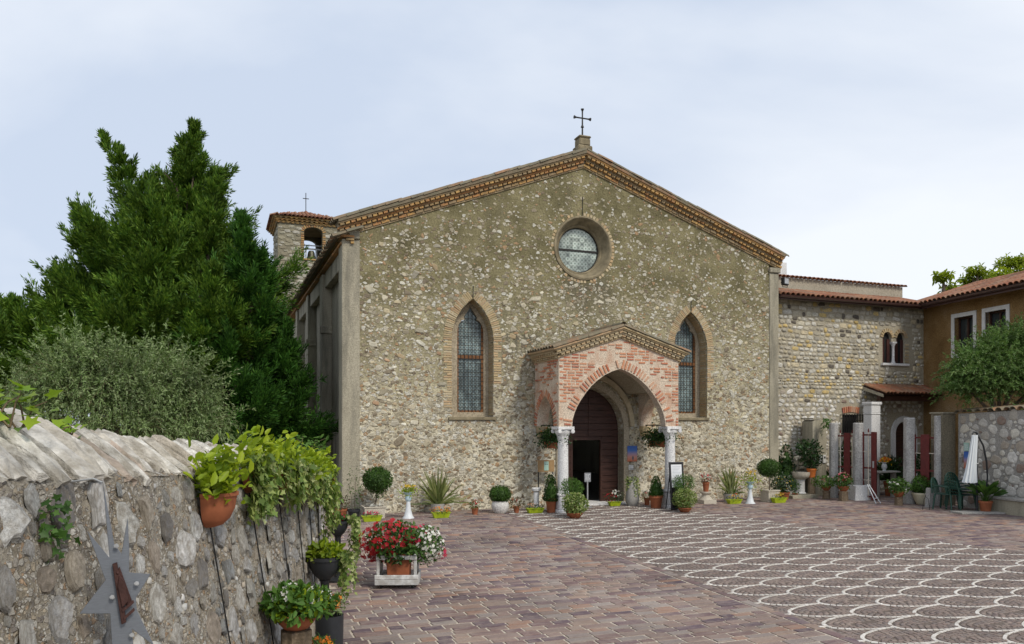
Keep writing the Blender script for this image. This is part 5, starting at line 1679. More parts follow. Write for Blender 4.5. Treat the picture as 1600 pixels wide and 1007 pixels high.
conifer('conifer_tree', 'big ragged dark green conifer with two leaning tops behind the old wall',
        [(265, 660, 304, 196, 168, 3.2, .4), (285, 455, 158, 208, 46, .55, -.2), (225, 600, 118, 325, 72, 1.0, -.4), (150, 640, 92, 425, 80, .9, -.2), (310, 580, 340, 268, 52, .7, -.6), (70, 650, 20, 470, 78, .9, .2), (230, 640, 245, 430, 120, 1.2, -1.0), (330, 640, 330, 420, 90, 1.0, -1.2), (10, 660, -40, 470, 80, .5, .3)],
        22.5, M_conifer, 66, 270, (300, 190), None, 3)
conifer('conifer_tree', 'dark green conifer pressed against the left flank of the church',
        [(395, 730, 378, 335, 78, 1.6, .2), (425, 740, 448, 505, 56, .9, .1), (350, 720, 340, 520, 85, .9, -.8), (410, 740, 415, 420, 56, .8, .5)],
        21.2, M_conifer2, 62, 405, (384, 360), None, 8)

def olive(name, label, Z, blobs, trunk_px, mat, ntw, seed, droop=1.0, leaf=(.045, .075), group=None, twl=(.35, .95)):
    rg = np.random.default_rng(seed)
    base = zp(trunk_px, HY, Z); base.z = 0
    t = thing(name, label, 'tree', base, 0, group)
    tr = MB()
    Ps, Ds, Ns, Ls = [], [], [], []
    tw = MB()
    first = zp(blobs[0][0], blobs[0][1], Z) - base
    tr.tube([(0, 0, -.1), (.05, 0, .5), (-.04, .05, 1.0), (first.x * .4, 0, first.z * .6)], [.16, .13, .11, .08], 9)
    for (bx_, by_, rx, ry, w, dz) in blobs:
        c = zp(bx_, by_, Z + dz) - base; R = np.array([rx, (rx + ry) / 2, ry]) * Z / FPX
        tr.tube([(first.x * .4, 0, first.z * .6), (c * .5 + first * .3), c], [.07, .045, .02], 6)
        for k in range(int(ntw * w)):
            d = rdir(1)[0]; d[2] = abs(d[2]) * .9 - .25 if rg.random() < .75 else d[2]
            s = np.array(c) + d * R * (.15 + .85 * rg.random() ** .7)
            L = rg.uniform(*twl)
            upright = rg.random() < (.6 if d[2] > .2 else .15)
            up = d * .6 + np.array([rg.normal(0, .4), rg.normal(0, .4), 1.0 if upright else .7])
            up /= np.linalg.norm(up)
            drp = droop * (.25 if upright else 1.0)
            n = int(40 * L) + 6
            u = np.sort(rg.random(n))
            P = s + np.outer(u * L, up) + np.outer(u ** 2 * L * drp * 1.15, np.array([0, 0, -1]))
            tan = up[None] + np.outer(2 * u * drp * 1.15, np.array([0, 0, -1]))
            if k % 3 == 0:
                us = np.linspace(0, 1, 5)
                tw.tube([tuple(s + up * L * q + np.array([0, 0, -1]) * q * q * L * drp * 1.15) for q in us], [.0035, .003, .0025, .002, .001], 3, cap=False)
            D = tan * .8 + rg.normal(size=(n, 3)) * .55
            Ps.append(P); Ds.append(D); Ns.append(rg.normal(size=(n, 3)) + np.array([0, -.5, .8])); Ls.append(rg.uniform(leaf[0], leaf[1], n))
    tb = tr.build('trunk', M_bark, t, smooth=True)
    tw.build('twig', M_twig, t)
    leaves('crown', mat, t, np.concatenate(Ps), np.concatenate(Ds), np.concatenate(Ns), np.concatenate(Ls), .15, 'rhomb')
    return t
olive('olive_tree', 'grey green drooping olive tree in front of the ragged conifer', 12.5, [(150, 585, 46, 44, .6, 0), (110, 600, 48, 40, .6, -.3), (190, 610, 50, 46, .7, -.2), (70, 632, 52, 40, .6, .2), (130, 640, 64, 52, .9, -.3), (30, 662, 44, 32, .4, .2), (195, 665, 52, 46, .7, -.4)], 140, M_olive, 310, 12, 1.0, (.045, .08), None, (.45, 1.15))
olive('olive_tree', 'smaller grey green olive tree near the dark conifer behind the wall', 13.2, [(255, 600, 40, 38, .6, 0), (285, 625, 36, 40, .6, -.2), (240, 640, 44, 44, .7, -.2), (300, 668, 40, 38, .6, -.3), (262, 680, 50, 40, .7, -.3)], 265, M_olive, 310, 15, 1.0, (.045, .08), None, (.45, 1.15))
olive('olive_tree', 'bushy olive tree rising above the tiled pebble wall', 21.9, [(1562, 568, 36, 30, 1.0, 0), (1528, 584, 24, 28, .6, -.2), (1600, 556, 44, 36, 1.1, .2), (1545, 605, 36, 24, .8, -.3), (1588, 600, 48, 30, 1.0, -.4), (1516, 612, 18, 18, .4, -.2), (1630, 590, 50, 50, .9, .3)], 1560, M_olive2, 520, 18, .5, (.07, .11), None, (.4, 1.1))

def round_tree(name, label, Z, blobs, trunk_px, mat, n, leaf, seed, group=None):
    rg = np.random.default_rng(seed)
    base = zp(trunk_px, HY, Z); base.z = 0
    t = thing(name, label, 'tree', base, 0, group)
    tr = MB(); Ps, Ds, Ns = [], [], []
    top = zp(blobs[0][0], blobs[0][1], Z) - base
    tr.tube([(0, 0, -.1), (top.x * .2, 0, top.z * .4), (top.x * .6, 0, top.z * .8), top], [.22, .17, .12, .05], 9)
    for (bx_, by_, rx, ry, w, dz) in blobs:
        c = zp(bx_, by_, Z + dz) - base; s = Z / FPX
        tr.tube([(top.x * .6, 0, top.z * .8), (c + top) * .5, c], [.08, .05, .02], 6)
        for k in range(int(12 * w)):                  # fronds: feathery branch ends
            d = rdir(1)[0]; d[2] = d[2] * .6 + .45
            cc = np.array(c) + d * np.array([rx, (rx + ry) / 2, ry]) * s * (.35 + .7 * rg.random())
            m = int(n / 12)
            q = rg.normal(size=(m, 3)) * np.array([.34, .34, .20]) * (rx * s) * .55
            Ps.append(cc + q); Ds.append(q + rg.normal(size=(m, 3)) * .25 + np.array([0, 0, -.12])); Ns.append(rg.normal(size=(m, 3)) * .5 + np.array([0, -.2, 1]))
    tr.build('trunk', M_bark, t, smooth=True)
    P = np.concatenate(Ps)
    leaves('crown', mat, t, P, np.concatenate(Ds), np.concatenate(Ns), rg.uniform(leaf * .7, leaf * 1.3, len(P)), .2, 'oval')
    return t
round_tree('leafy_tree', 'small yellow green tree top showing above the wing roof', 34, [(1474, 436, 13, 14, 1.2, 0), (1482, 455, 18, 11, .9, .4)], 1478, M_lightleaf, 260, .21, 31)
round_tree('leafy_tree', 'middle yellow green tree top above the ochre house roof', 36, [(1527, 428, 15, 13, 1.3, 0), (1514, 442, 15, 12, 1.0, .5), (1540, 440, 16, 12, 1.0, .2)], 1527, M_lightleaf, 280, .21, 32)
round_tree('leafy_tree', 'broad yellow green tree behind the ochre house roof', 37, [(1578, 416, 19, 14, 1.5, 0), (1603, 412, 20, 16, 1.4, .3), (1562, 432, 17, 13, 1.0, -.4), (1592, 430, 20, 12, 1.0, -.2)], 1582, M_lightleaf, 300, .21, 33)

# ------------------------------------------------------------------ potted plants
M_terra = mat_plain('terracotta_pot', (.29, .095, .042), .75, .2, 6, .12, 40)
M_lime = mat_plain('lime_green_plastic', (.33, .42, .015), .45, .08, 5, .03, 20, spec=.4)
M_charcoal = mat_plain('charcoal_plastic', (.022, .024, .028), .5, .2, 6, .05, 20, spec=.4)
M_whitepot = mat_mortar('pitted_white_pot', [(.36, .36, .35), (.55, .54, .52), (.66, .65, .63)], 5, 30, .6, .012)
M_beige = mat_mortar('beige_stone_planter', [(.36, .33, .27), (.46, .42, .35), (.52, .48, .41)], 3, 50, .3, .008)
M_greypot = mat_mortar('grey_cement_pot', [(.24, .235, .22), (.33, .32, .30), (.40, .39, .37)], 3, 50, .3, .008)
M_cream = mat_plain('cream_glazed_bowl', (.56, .52, .38), .45, .15, 4, .05, 20, spec=.4)
M_soil = mat_mortar('potting_soil', [(.02, .014, .01), (.045, .032, .022), (.07, .05, .035)], 10, 60, .8, .01)
M_log = mat_mortar('sawn_log_bark', [(.10, .075, .05), (.19, .145, .10), (.28, .225, .165)], 6, 26, 1.0, .02, stains=(.09, .07, .05), stain_scale=(5, 5, .4))
M_box = mat_leaf('clipped_box_leaf', [(.022, .060, .010), (.040, .095, .014), (.065, .135, .022), (.030, .075, .012)], .2, .5)
M_thuja = mat_leaf('soft_green_leaf', [(.045, .11, .018), (.075, .165, .028), (.11, .215, .04), (.06, .135, .022)], .3, .55)
M_varieg = mat_leaf('variegated_leaf', [(.10, .17, .035), (.17, .25, .06), (.30, .36, .12), (.42, .46, .22), (.13, .20, .05), (.22, .30, .08)], .35, .5, 'CONSTANT')
M_dark = mat_leaf('dark_glossy_leaf', [(.012, .034, .010), (.022, .058, .014), (.036, .085, .020)], .15, .35)
M_mid = mat_leaf('mid_green_leaf', [(.035, .085, .018), (.06, .13, .026), (.095, .18, .035)], .3, .5)
M_lime_leaf = mat_leaf('yellow_green_leaf', [(.17, .26, .012), (.27, .37, .018), (.36, .45, .03), (.13, .21, .015), (.30, .39, .025)], .4, .45)
M_blade = mat_leaf('striped_blade_leaf', [(.10, .135, .035), (.16, .19, .06), (.24, .26, .10), (.085, .125, .03), (.30, .31, .16)], .25, .45)
M_reddish = mat_leaf('reddish_leaf', [(.05, .07, .025), (.11, .055, .03), (.06, .09, .025), (.15, .06, .035)], .25, .5)
def petal(name, cols): return mat_leaf(name, cols, .25, .5)
M_fred = petal('red_petal', [(.42, .012, .02), (.55, .025, .035), (.36, .01, .03)])
M_fcrim = petal('crimson_petal', [(.40, .01, .06), (.55, .02, .10), (.48, .02, .05)])
M_fwhite = petal('white_petal', [(.72, .72, .68), (.80, .80, .76)])
M_forange = petal('orange_petal', [(.62, .17, .01), (.70, .25, .02), (.55, .12, .01)])
M_fyellow = petal('yellow_petal', [(.66, .42, .02), (.72, .50, .04)])
M_fpink = petal('pink_petal', [(.60, .16, .20), (.66, .24, .26), (.50, .07, .11)])

def pot_mesh(parent, kind, w, h, z0=0.0, mat=None):
    """w, h in metres, standing at z0; returns the height of the soil"""
    m = MB(); T = Matrix.Translation((0, 0, z0)); r = w / 2
    sm = True
    if kind == 'terracotta':
        m.lathe([(r * .70, 0), (r * .90, h * .78), (r * .91, h * .79), (r, h * .80), (r, h), (r * .92, h), (r * .90, h * .86), (0, h * .86)], 28, T); mat = mat or M_terra
    elif kind == 'bowl':
        m.lathe([(r * .45, 0), (r * .55, h * .06), (r * .80, h * .45), (r * .95, h * .82), (r, h * .84), (r, h), (r * .92, h), (r * .9, h * .88), (0, h * .88)], 28, T); mat = mat or M_terra
    elif kind == 'round':
        m.lathe([(r * .62, 0), (r * .86, h * .22), (r, h * .58), (r * .96, h * .80), (r * .86, h * .93), (r * .92, h), (r * .80, h), (r * .76, h * .9), (0, h * .9)], 28, T); mat = mat or M_whitepot
    elif kind == 'drum':
        m.lathe([(r * .86, 0), (r * .96, h * .5), (r, h), (r * .9, h), (r * .88, h * .9), (0, h * .9)], 28, T); mat = mat or M_greypot
    elif kind == 'vase':
        m.lathe([(r * .62, 0), (r * .90, h * .10), (r, h * .27), (r * .86, h * .55), (r * .62, h * .82), (r * .60, h), (r * .50, h), (r * .5, h * .93), (0, h * .93)], 30, T); mat = mat or M_greypot
    elif kind == 'urn':
        m.lathe([(r * .30, 0), (r * .36, h * .05), (r * .62, h * .22), (r * .86, h * .52), (r * .94, h * .84)], 40, T, flute=.018)
        m.lathe([(r * .95, h * .845), (r, h * .85), (r, h), (r * .93, h), (r * .90, h * .9), (0, h * .9)], 40, T); mat = mat or M_charcoal
    elif kind in ('trough', 'box', 'crate'):
        tp_ = .80 if kind == 'trough' else (.97 if kind == 'crate' else .9); dep = (.42 if kind == 'trough' else .95)
        a, b_ = r, r * dep; a0, b0_ = a * tp_, b_ * (tp_ if kind != 'trough' else .7)
        rim = .014 if kind == 'trough' else .02
        vs = []
        for (x, y, z) in ((a0, b0_, 0), (a, b_, h * .88), (a + rim, b_ + rim, h * .885), (a + rim, b_ + rim, h), (a - rim, b_ - rim, h), (a - rim, b_ - rim, h * .86)):
            vs += [(-x, -y, z + z0), (x, -y, z + z0), (x, y, z + z0), (-x, y, z + z0)]
        fs = [(3, 2, 1, 0), (20, 21, 22, 23)]
        for i in range(5):
            for k in range(4): fs.append((i * 4 + k, i * 4 + (k + 1) % 4, i * 4 + 4 + (k + 1) % 4, i * 4 + 4 + k))
        m.add(vs, fs); sm = False; mat = mat or (M_lime if kind == 'trough' else M_beige)
    o = m.build('pot', mat, parent, smooth=sm, bevel=0 if sm else .006)
    s = MB()
    rr = r * {'terracotta': .9, 'bowl': .9, 'round': .77, 'drum': .88, 'vase': .5, 'urn': .9}.get(kind, .86)
    zs = h * {'trough': .9, 'box': .9, 'crate': .9, 'vase': .95}.get(kind, .905) + z0
    if kind in ('trough', 'box', 'crate'):
        dep = .42 if kind == 'trough' else .95; s.box(-r + .015, r - .015, -r * dep + .015, r * dep - .015, zs - .02, zs)
    else: s.lathe([(rr, zs - .012), (rr * .7, zs), (0.0, zs + .008)], 18)
    s.build('soil', M_soil, o)
    return zs

def add_part(t, spec, s, z0):
    """one foliage or flower part; spec lengths in photo pixels, s metres per pixel"""
    k = spec[0]
    if k == 'ball':                                   # (ball, dx, zc, rx, rz, n, leaf, mat[, leafkind, width])
        _, dx, zc_, rx, rz_, n, lf, mat = spec[:8]
        kind = spec[8] if len(spec) > 8 else 'oval'; wd = spec[9] if len(spec) > 9 else .28
        P, d = shell(n, (dx * s, 0, z0 + zc_ * s), (rx * s, rx * s * .9, rz_ * s), .55)
        D = d * .5 + rdir(n) * .8 + np.array([0, 0, .15]); N = d + rdir(n) * .5 + np.array([0, 0, .4])
        leaves('foliage', mat, t, P, D, N, nrg.uniform(lf * .7, lf * 1.25, n), wd, kind)
    elif k == 'topiary':                              # dense clipped ball on an optional stem
        _, dx, zc_, rx, rz_, n, lf, mat = spec[:8]
        c = np.array([dx * s, 0, z0 + zc_ * s]); d = rdir(n); R = np.array([rx, rx, rz_]) * s
        P = c + d * R * (1 - .16 * nrg.random(n)[:, None]); D = d * .35 + rdir(n) * .9; N = d + rdir(n) * .35
        leaves('foliage', mat, t, P, D, N, nrg.uniform(lf * .7, lf * 1.2, n), .3, 'oval')
        MB().lathe([(0, -rz_ * s * .84)] + [(rx * s * .84 * math.cos(a), rz_ * s * .84 * math.sin(a)) for a in (-1.1, -.6, 0, .6, 1.1)] + [(0, rz_ * s * .84)], 14, Matrix.Translation(tuple(c))).build('inner_twigs', M_box, t)
    elif k == 'stem':                                 # (stem, dx, z1, z2, r_m)
        _, dx, z1, z2, r = spec
        MB().tube([(dx * s * .3, 0, z0 + z1 * s), (dx * s * .6 + .01, 0, z0 + (z1 + z2) / 2 * s), (dx * s, 0, z0 + z2 * s)], [r * 1.2, r, r * .8], 7).build('stem', M_bark, t, smooth=True)
    elif k == 'cone':
        _, dx, z1, z2, rx, n, lf, mat = spec[:8]
        q = nrg.random(n) ** 1.5; a = nrg.random(n) * 2 * PI
        R = rx * s * np.sqrt(np.clip(1 - q, 0, 1)) * (.85 + .2 * nrg.random(n)) * np.minimum(1, q * 6 + .75)
        d = np.stack([np.cos(a), np.sin(a), np.full(n, .5)], 1)
        P = np.stack([dx * s + R * np.cos(a), R * np.sin(a), z0 + (z1 + (z2 - z1) * q) * s], 1)
        leaves('foliage', mat, t, P, d + rdir(n) * .5 + np.array([0, 0, .5]), d + rdir(n) * .4, nrg.uniform(lf * .7, lf * 1.2, n), .25, 'oval')
        MB().lathe([(rx * s * .8, z0 + z1 * s), (rx * s * .62, z0 + (z1 + (z2 - z1) * .5) * s), (0, z0 + (z1 + (z2 - z1) * .92) * s)], 12, Matrix.Translation((dx * s, 0, 0))).build('inner_twigs', M_box, t)
    elif k == 'blades':                               # sword leaves
        _, dx, z1, n, L, wd, mat, spread = spec
        V, F = [], []
        for i in range(n):
            a = rnd.random() * 2 * PI; le = L * s * rnd.uniform(.6, 1.08); tilt = abs(rnd.gauss(0, spread)); tilt = min(tilt, 1.35)
            d = Vector((math.cos(a) * math.sin(tilt), math.sin(a) * math.sin(tilt) * .8, math.cos(tilt)))
            sd = d.cross(Vector((rnd.gauss(0, .3), rnd.gauss(0, .3) - 1, .2))).normalized()
            b0_ = Vector((dx * s + rnd.gauss(0, .04), rnd.gauss(0, .04), z0 + z1 * s)); bb = len(V); w = wd * rnd.uniform(.7, 1.2)
            for j in range(6):
                q = j / 5; p = b0_ + d * le * q + Vector((0, 0, -1)) * le * .32 * q ** 2.4 * math.sin(tilt) * rnd.uniform(.6, 1.4)
                ww = w * (1 - q) ** .6 * (.7 + .6 * q if q < .5 else 1)
                V += [tuple(p - sd * ww), tuple(p + sd * ww)]
            for j in range(5): F.append((bb + 2 * j, bb + 2 * j + 1, bb + 2 * j + 3, bb + 2 * j + 2))
        build_np('foliage', V, F, mat, t)
    elif k == 'broad':                                # big stalked leaves (aspidistra, monstera)
        _, dx, z1, n, L, wd, mat, spread = spec
        P, D, N, Ls = [], [], [], []
        st = MB()
        for i in range(n):
            a = rnd.random() * 2 * PI; tilt = min(1.3, abs(rnd.gauss(spread * .6, spread * .5)))
            d = Vector((math.cos(a) * math.sin(tilt), math.sin(a) * math.sin(tilt), math.cos(tilt))); le = L * s * rnd.uniform(.7, 1.1)
            b0_ = Vector((dx * s + rnd.gauss(0, .03), rnd.gauss(0, .03), z0 + z1 * s)); e_ = b0_ + d * le * .55
            st.tube([b0_, e_], [.006, .004], 4, cap=False)
            P.append(e_); D.append(d + Vector((math.cos(a) * .7, math.sin(a) * .7, -.15))); N.append(Vector((rnd.gauss(0, .4), rnd.gauss(0, .4) - .5, 1))); Ls.append(le * .75)
        st.build('stem', M_mid, t)
        leaves('foliage', mat, t, P, D, N, Ls, wd, 'oval')
    elif k == 'flowers':                              # (flowers, dx, zc, rx, rz, n, size, mat)
        _, dx, zc_, rx, rz_, n, sz, mat = spec
        P, d = shell(n, (dx * s, 0, z0 + zc_ * s), (rx * s, rx * s * .9, rz_ * s), .3)
        P[:, 1] = np.where(P[:, 1] > 0, P[:, 1] * .5, P[:, 1]); d[:, 1] = -np.abs(d[:, 1]) - .15
        leaves('blossoms', mat, t, P, np.cross(d + .001, rdir(n)), d + np.array([0, -.3, .35]), nrg.uniform(sz * .75, sz * 1.2, n), .5, 'flower')
    elif k == 'trail':                                # (trail, dx, ztop, zbottom, rx, nstrands, leaf, mat, kind)
        _, dx, zt, zb_, rx, ns, lf, mat, kind = spec
        P, D, N = [], [], []
        for i in range(ns):
            a = rnd.random() * 2 * PI; x0, y0 = math.cos(a) * rx * s, math.sin(a) * rx * s
            ze_ = zb_ + (zt - zb_) * rnd.random() * .55
            n = max(3, int((zt - ze_) * s / (lf * .55)))
            for j in range(n):
                q = j / n
                P.append((dx * s + x0 * (1 + .25 * q) + rnd.gauss(0, lf * .3), y0 * (1 + .25 * q) + rnd.gauss(0, lf * .3), z0 + (zt + (ze_ - zt) * q) * s))
                D.append((math.cos(a) * .5 + rnd.gauss(0, .6), math.sin(a) * .5 + rnd.gauss(0, .6), -.6 + rnd.gauss(0, .3))); N.append((math.cos(a) + rnd.gauss(0, .4), math.sin(a) - .4 + rnd.gauss(0, .4), .5))
        leaves('foliage', mat, t, P, D, N, nrg.uniform(lf * .7, lf * 1.25, len(P)), 1.0 if kind == 'ivy' else .3, kind)

def potted(name, label, px, py, pot, parts, base=0.0, group=None, pmat=None, at=None, rz=None, cat='potted plant'):
    """px, py: the foot in the photo; pot (kind, width px, height px) or None; base: height (m) of what it stands on"""
    p = gp(px, py) if at is None else Vector(at)
    s = p.y / FPX
    t = thing(name, label, cat, (p.x, p.y, base), ANG if rz is None else rz, group)
    z = 0.0
    if pot:
        z = pot_mesh(t, pot[0], pot[1] * s, pot[2] * s, 0, pmat)
    for sp_ in parts: add_part(t, sp_, s, z)
    return t

PG = 'potted plants along the church front and the wing'
TG = 'lime green troughs of small flowers'
# along the facade, from the left
potted('potted_shrub', 'leggy sparse shrub in a black pot against the corner pilaster', 553, 812, ('terracotta', 20, 16), [('stem', 2, 0, 50, .008), ('stem', -8, 0, 42, .006), ('ball', 2, 34, 16, 34, 170, .05, M_mid)], group=PG, pmat=M_charcoal)
potted('potted_shrub', 'low red leaved plant in a brown pot beside the leggy shrub', 533, 812, ('terracotta', 20, 17), [('ball', 0, 10, 13, 12, 130, .07, M_reddish), ('stem', 0, -2, 8, .006)], group=PG)
potted('topiary_ball', 'clipped ball topiary on a stem in a beige box with white pebbles', 583, 809.5, ('crate', 32, 19), [('stem', 7, -2, 26, .02), ('topiary', 7, 42, 23.5, 20, 2200, .05, M_box), ('ball', 7, 22, 14, 9, 200, .04, M_box), ('flowers', 4, 1, 10, 5, 60, .035, M_fwhite)], group=PG)
potted('flower_trough', 'lime green trough of crimson flowers in front of the beige box', 581, 815, ('trough', 31, 9), [('ball', 0, 2, 15, 4, 170, .035, M_mid), ('flowers', 0, 5, 14, 3, 46, .035, M_fcrim)], group=TG)
potted('spiky_plant', 'striped sword leaved plant in a grey pot under the left window', 684, 803, ('drum', 22, 16), [('blades', 0, -1, 80, 66, .030, M_blade, .62)], group=PG)
potted('flower_trough', 'lime green trough of orange and yellow flowers under the spiky plant', 689, 809.5, ('trough', 28, 9), [('ball', 0, 2, 16, 4, 170, .035, M_mid), ('flowers', 0, 5, 17, 5, 60, .035, M_forange), ('flowers', -1, 4, 13, 3, 26, .03, M_fyellow)], group=TG)
potted('flower_pot', 'small terracotta pot of red begonias standing alone', 742, 804.5, ('terracotta', 11.5, 11), [('ball', 0, 5, 9, 7, 110, .045, M_mid), ('flowers', 0, 7, 8, 6, 16, .045, M_fred)], group=PG)
potted('box_ball', 'clipped box ball in a pitted white round pot', 781.5, 802, ('round', 28, 19), [('topiary', 0, 12, 17, 14, 1900, .04, M_box)], group=PG)
potted('flower_pot', 'small terracotta pot of reddish foliage right of the white round pot', 807, 801.5, ('terracotta', 10, 10), [('ball', 0, 6, 12, 9, 140, .05, M_reddish), ('flowers', 0, 9, 9, 6, 10, .035, M_fred)], group=PG)
potted('flower_trough', 'lime green trough of small white flowers before the stone lamp stand', 836, 802, ('trough', 27, 8), [('ball', 0, 2, 15, 4, 170, .035, M_dark), ('flowers', 0, 5, 13, 3, 22, .032, M_fwhite), ('flowers', -6, 5, 9, 3, 14, .03, M_forange)], group=TG)
potted('potted_shrub', 'tall dark upright shrub in a terracotta pot left of the left column', 861, 801, ('terracotta', 18, 22), [('cone', 0, -2, 38, 12, 1000, .05, M_dark), ('ball', -3, 32, 9, 8, 120, .05, M_mid), ('flowers', -2, 36, 8, 5, 10, .03, M_fwhite)], group=PG)
potted('round_shrub', 'fluffy green round shrub behind the variegated mound at the left column', 893, 806.5, ('terracotta', 20, 24), [('ball', 0, 22, 18.5, 15, 1700, .055, M_thuja, 'rhomb', .16)], group=PG)
potted('variegated_shrub', 'pale variegated leafy mound in a low terracotta bowl at the left column', 898, 810, ('bowl', 26, 9), [('ball', 1, 14, 20.5, 17, 1600, .055, M_varieg, 'oval', .30)], group=PG)
potted('flower_trough', 'lime green trough of white and red flowers beside the dark doorway', 960, 791, ('trough', 20, 7), [('ball', 0, 8, 17, 9, 260, .04, M_dark), ('flowers', -6, 7, 11, 8, 32, .04, M_fred), ('flowers', 3, 13, 9, 6, 26, .045, M_fwhite)], group=TG)
potted('tall_vase_plant', 'tall grey teardrop vase with trailing variegated ivy by the portal', 988, 790.5, ('vase', 22, 42), [('ball', 0, -1, 11, 7, 150, .05, M_varieg, 'ivy', 1.0), ('trail', 0, 2, -26, 8, 12, .05, M_varieg, 'ivy')], group=PG)
potted('flower_pot', 'tiny terracotta pot of red flowers between the tall vase and the cone', 1011, 789.5, ('terracotta', 10, 11), [('ball', -1, 5, 7, 7, 90, .04, M_mid), ('flowers', -1, 7, 6, 5, 10, .04, M_fred)], group=PG)
potted('box_cone', 'clipped dark cone in a big terracotta pot left of the right column', 1025, 794, ('terracotta', 22, 20), [('cone', 0, -1, 31, 11, 1300, .04, M_box)], group=PG)
potted('round_shrub', 'fluffy green round shrub above the variegated mound at the right column', 1069, 798, ('terracotta', 20, 20), [('ball', 0, 25, 18, 13, 1400, .055, M_thuja, 'rhomb', .16)], group=PG)
potted('variegated_shrub', 'pale variegated leafy mound at the foot of the black notice board', 1070, 801, ('bowl', 22, 8), [('ball', 0, 14, 18.5, 16, 1400, .055, M_varieg, 'oval', .30)], group=PG)
potted('spiky_plant', 'upright sword leaved plant in a grey pot right of the porch', 1141, 785.5, ('drum', 21, 14), [('blades', 0, -1, 60, 50, .034, M_blade, .42), ('ball', 0, 3, 14, 5, 120, .05, M_mid)], group=PG)
potted('flower_trough', 'lime green trough of yellow and red flowers under the upright sword leaves', 1147, 787.5, ('trough', 24, 7), [('ball', 0, 2, 14, 5, 170, .035, M_mid), ('flowers', 2, 5, 13, 4, 30, .035, M_fyellow), ('flowers', 6, 6, 9, 4, 14, .035, M_fred)], group=TG)
potted('topiary_ball', 'clipped ball topiary on a thin stem in a square stone planter', 1203, 784.5, ('crate', 21, 19), [('stem', -2, -2, 22, .016), ('topiary', -2, 36, 18, 14.5, 1900, .045, M_box)], group=PG)
potted('flower_trough', 'lime green trough of yellow flowers in front of the camellia bush', 1217, 786, ('trough', 24, 8), [('ball', 0, 2, 11, 4, 150, .035, M_mid), ('flowers', 2, 5, 10, 4, 30, .035, M_fyellow)], group=TG)
potted('flowering_bush', 'dark round bush dotted with pale yellow flowers behind the square planter', 1224, 781, ('terracotta', 20, 12), [('ball', 0, 14, 19, 15, 800, .07, M_dark), ('flowers', 0, 14, 18, 13, 26, .045, M_fyellow), ('flowers', 0, 14, 19, 14, 10, .04, M_fwhite)], group=PG)
potted('flower_pot', 'small terracotta pot of leafy green beside the fountain foot', 1242, 778, ('terracotta', 9, 7), [('ball', 0, 10, 9, 11, 160, .06, M_mid)], group=PG)
potted('climbing_plant', 'dark climbing plant in a stone box against the wing', 1227, 775, ('crate', 24, 32), [('cone', 2, -4, 50, 14, 420, .09, M_dark), ('ball', -10, 18, 9, 14, 110, .09, M_dark)], group=PG, pmat=M_greypot)
# ------------------------------------------------------------------ log stands and their bowls in front of the gate
def log_stand(label, px, py, w, h, rz=.3):
    p = gp(px, py); s = p.y / FPX
    t = thing('log_stand', label, 'log', (p.x, p.y, 0), rz, 'sawn logs used as flower stands')
    pr = [(w * s * .52, -.03), (w * s * .5, h * s * .1), (w * s * .46, h * s * .6), (w * s * .5, h * s)]
    MB().lathe(pr, 12, flute=.05).build('trunk', M_log, t)
    MB().lathe([(w * s * .455, h * s + .001), (0, h * s + .006)], 12).build('sawn_top', mat_plain('sawn_wood', (.33, .25, .16), .8, .2, 12, .1), t)
    return p, h * s + .006
p, hb = log_stand('tall split log holding the orange pot beside the fountain', 1268, 776.5, 11, 30)
potted('potted_shrub', 'dark leafy shrub in an orange pot on the tall split log', 0, 0, ('terracotta', 15, 14), [('stem', 0, -2, 22, .012), ('ball', -2, 24, 18, 22, 420, .10, M_dark), ('ball', -16, 34, 12, 12, 130, .10, M_dark), ('ball', 6, 10, 10, 12, 120, .08, M_dark)], base=hb, at=(p.x, p.y, 0), group=PG, pmat=mat_plain('orange_plastic_pot', (.52, .15, .035), .5, .08, 5, .05))
p, hb = log_stand('short log under the trailing geranium by the gate', 1291, 780, 11, 13)
potted('flower_pot', 'terracotta bowl of trailing pale geranium on the short log', 0, 0, ('bowl', 15, 7), [('ball', -4, 7, 19, 10, 420, .065, M_thuja), ('flowers', 4, 10, 14, 7, 12, .05, M_fpink)], base=hb, at=(p.x, p.y, 0), group=PG)
p, hb = log_stand('dark log under the pink geranium beside the pedestal post', 1318, 783, 14, 15)
potted('flower_pot', 'terracotta bowl of pink geraniums left of the pedestal post', 0, 0, ('bowl', 18, 8), [('ball', 0, 8, 15, 12, 380, .075, M_mid), ('flowers', -3, 14, 12, 8, 22, .06, M_fpink), ('flowers', 6, 12, 8, 6, 8, .05, M_fred)], base=hb, at=(p.x, p.y, 0), group=PG)
p, hb = log_stand('log under the white flowers right of the gate opening', 1404, 790, 12, 13)
potted('flower_pot', 'terracotta bowl overflowing with white flowers in the gate opening', 0, 0, ('bowl', 18, 9), [('ball', 0, 8, 18, 12, 480, .08, M_mid), ('flowers', 0, 8, 19, 11, 24, .07, M_fwhite)], base=hb, at=(p.x, p.y, 0), group=PG)
potted('big_leaf_plant', 'dark plant of broad hanging leaves behind the trailing geranium', 1297, 774, ('terracotta', 16, 14), [('broad', 0, 0, 26, 26, .20, M_dark, .9)], group=PG)
potted('round_bush', 'round bright bush in a wide cream bowl before the gate panel', 1441, 789, ('bowl', 30, 19), [('ball', 0, 13, 16, 16, 1700, .055, M_thuja, 'oval', .3), ('topiary', 0, 11, 13, 13, 500, .05, M_box)], group=PG, pmat=M_cream)
potted('broad_leaf_plant', 'long leaved green plant in a terracotta pot on the parasol slab', 1540, 801.5, ('terracotta', 20, 16), [('broad', 0, -1, 30, 32, .20, M_mid, .65), ('broad', 0, -1, 14, 30, .20, M_thuja, .4)], base=.045, group=PG)
pg = zp(1392, 770, 25.2); pg.z = 0
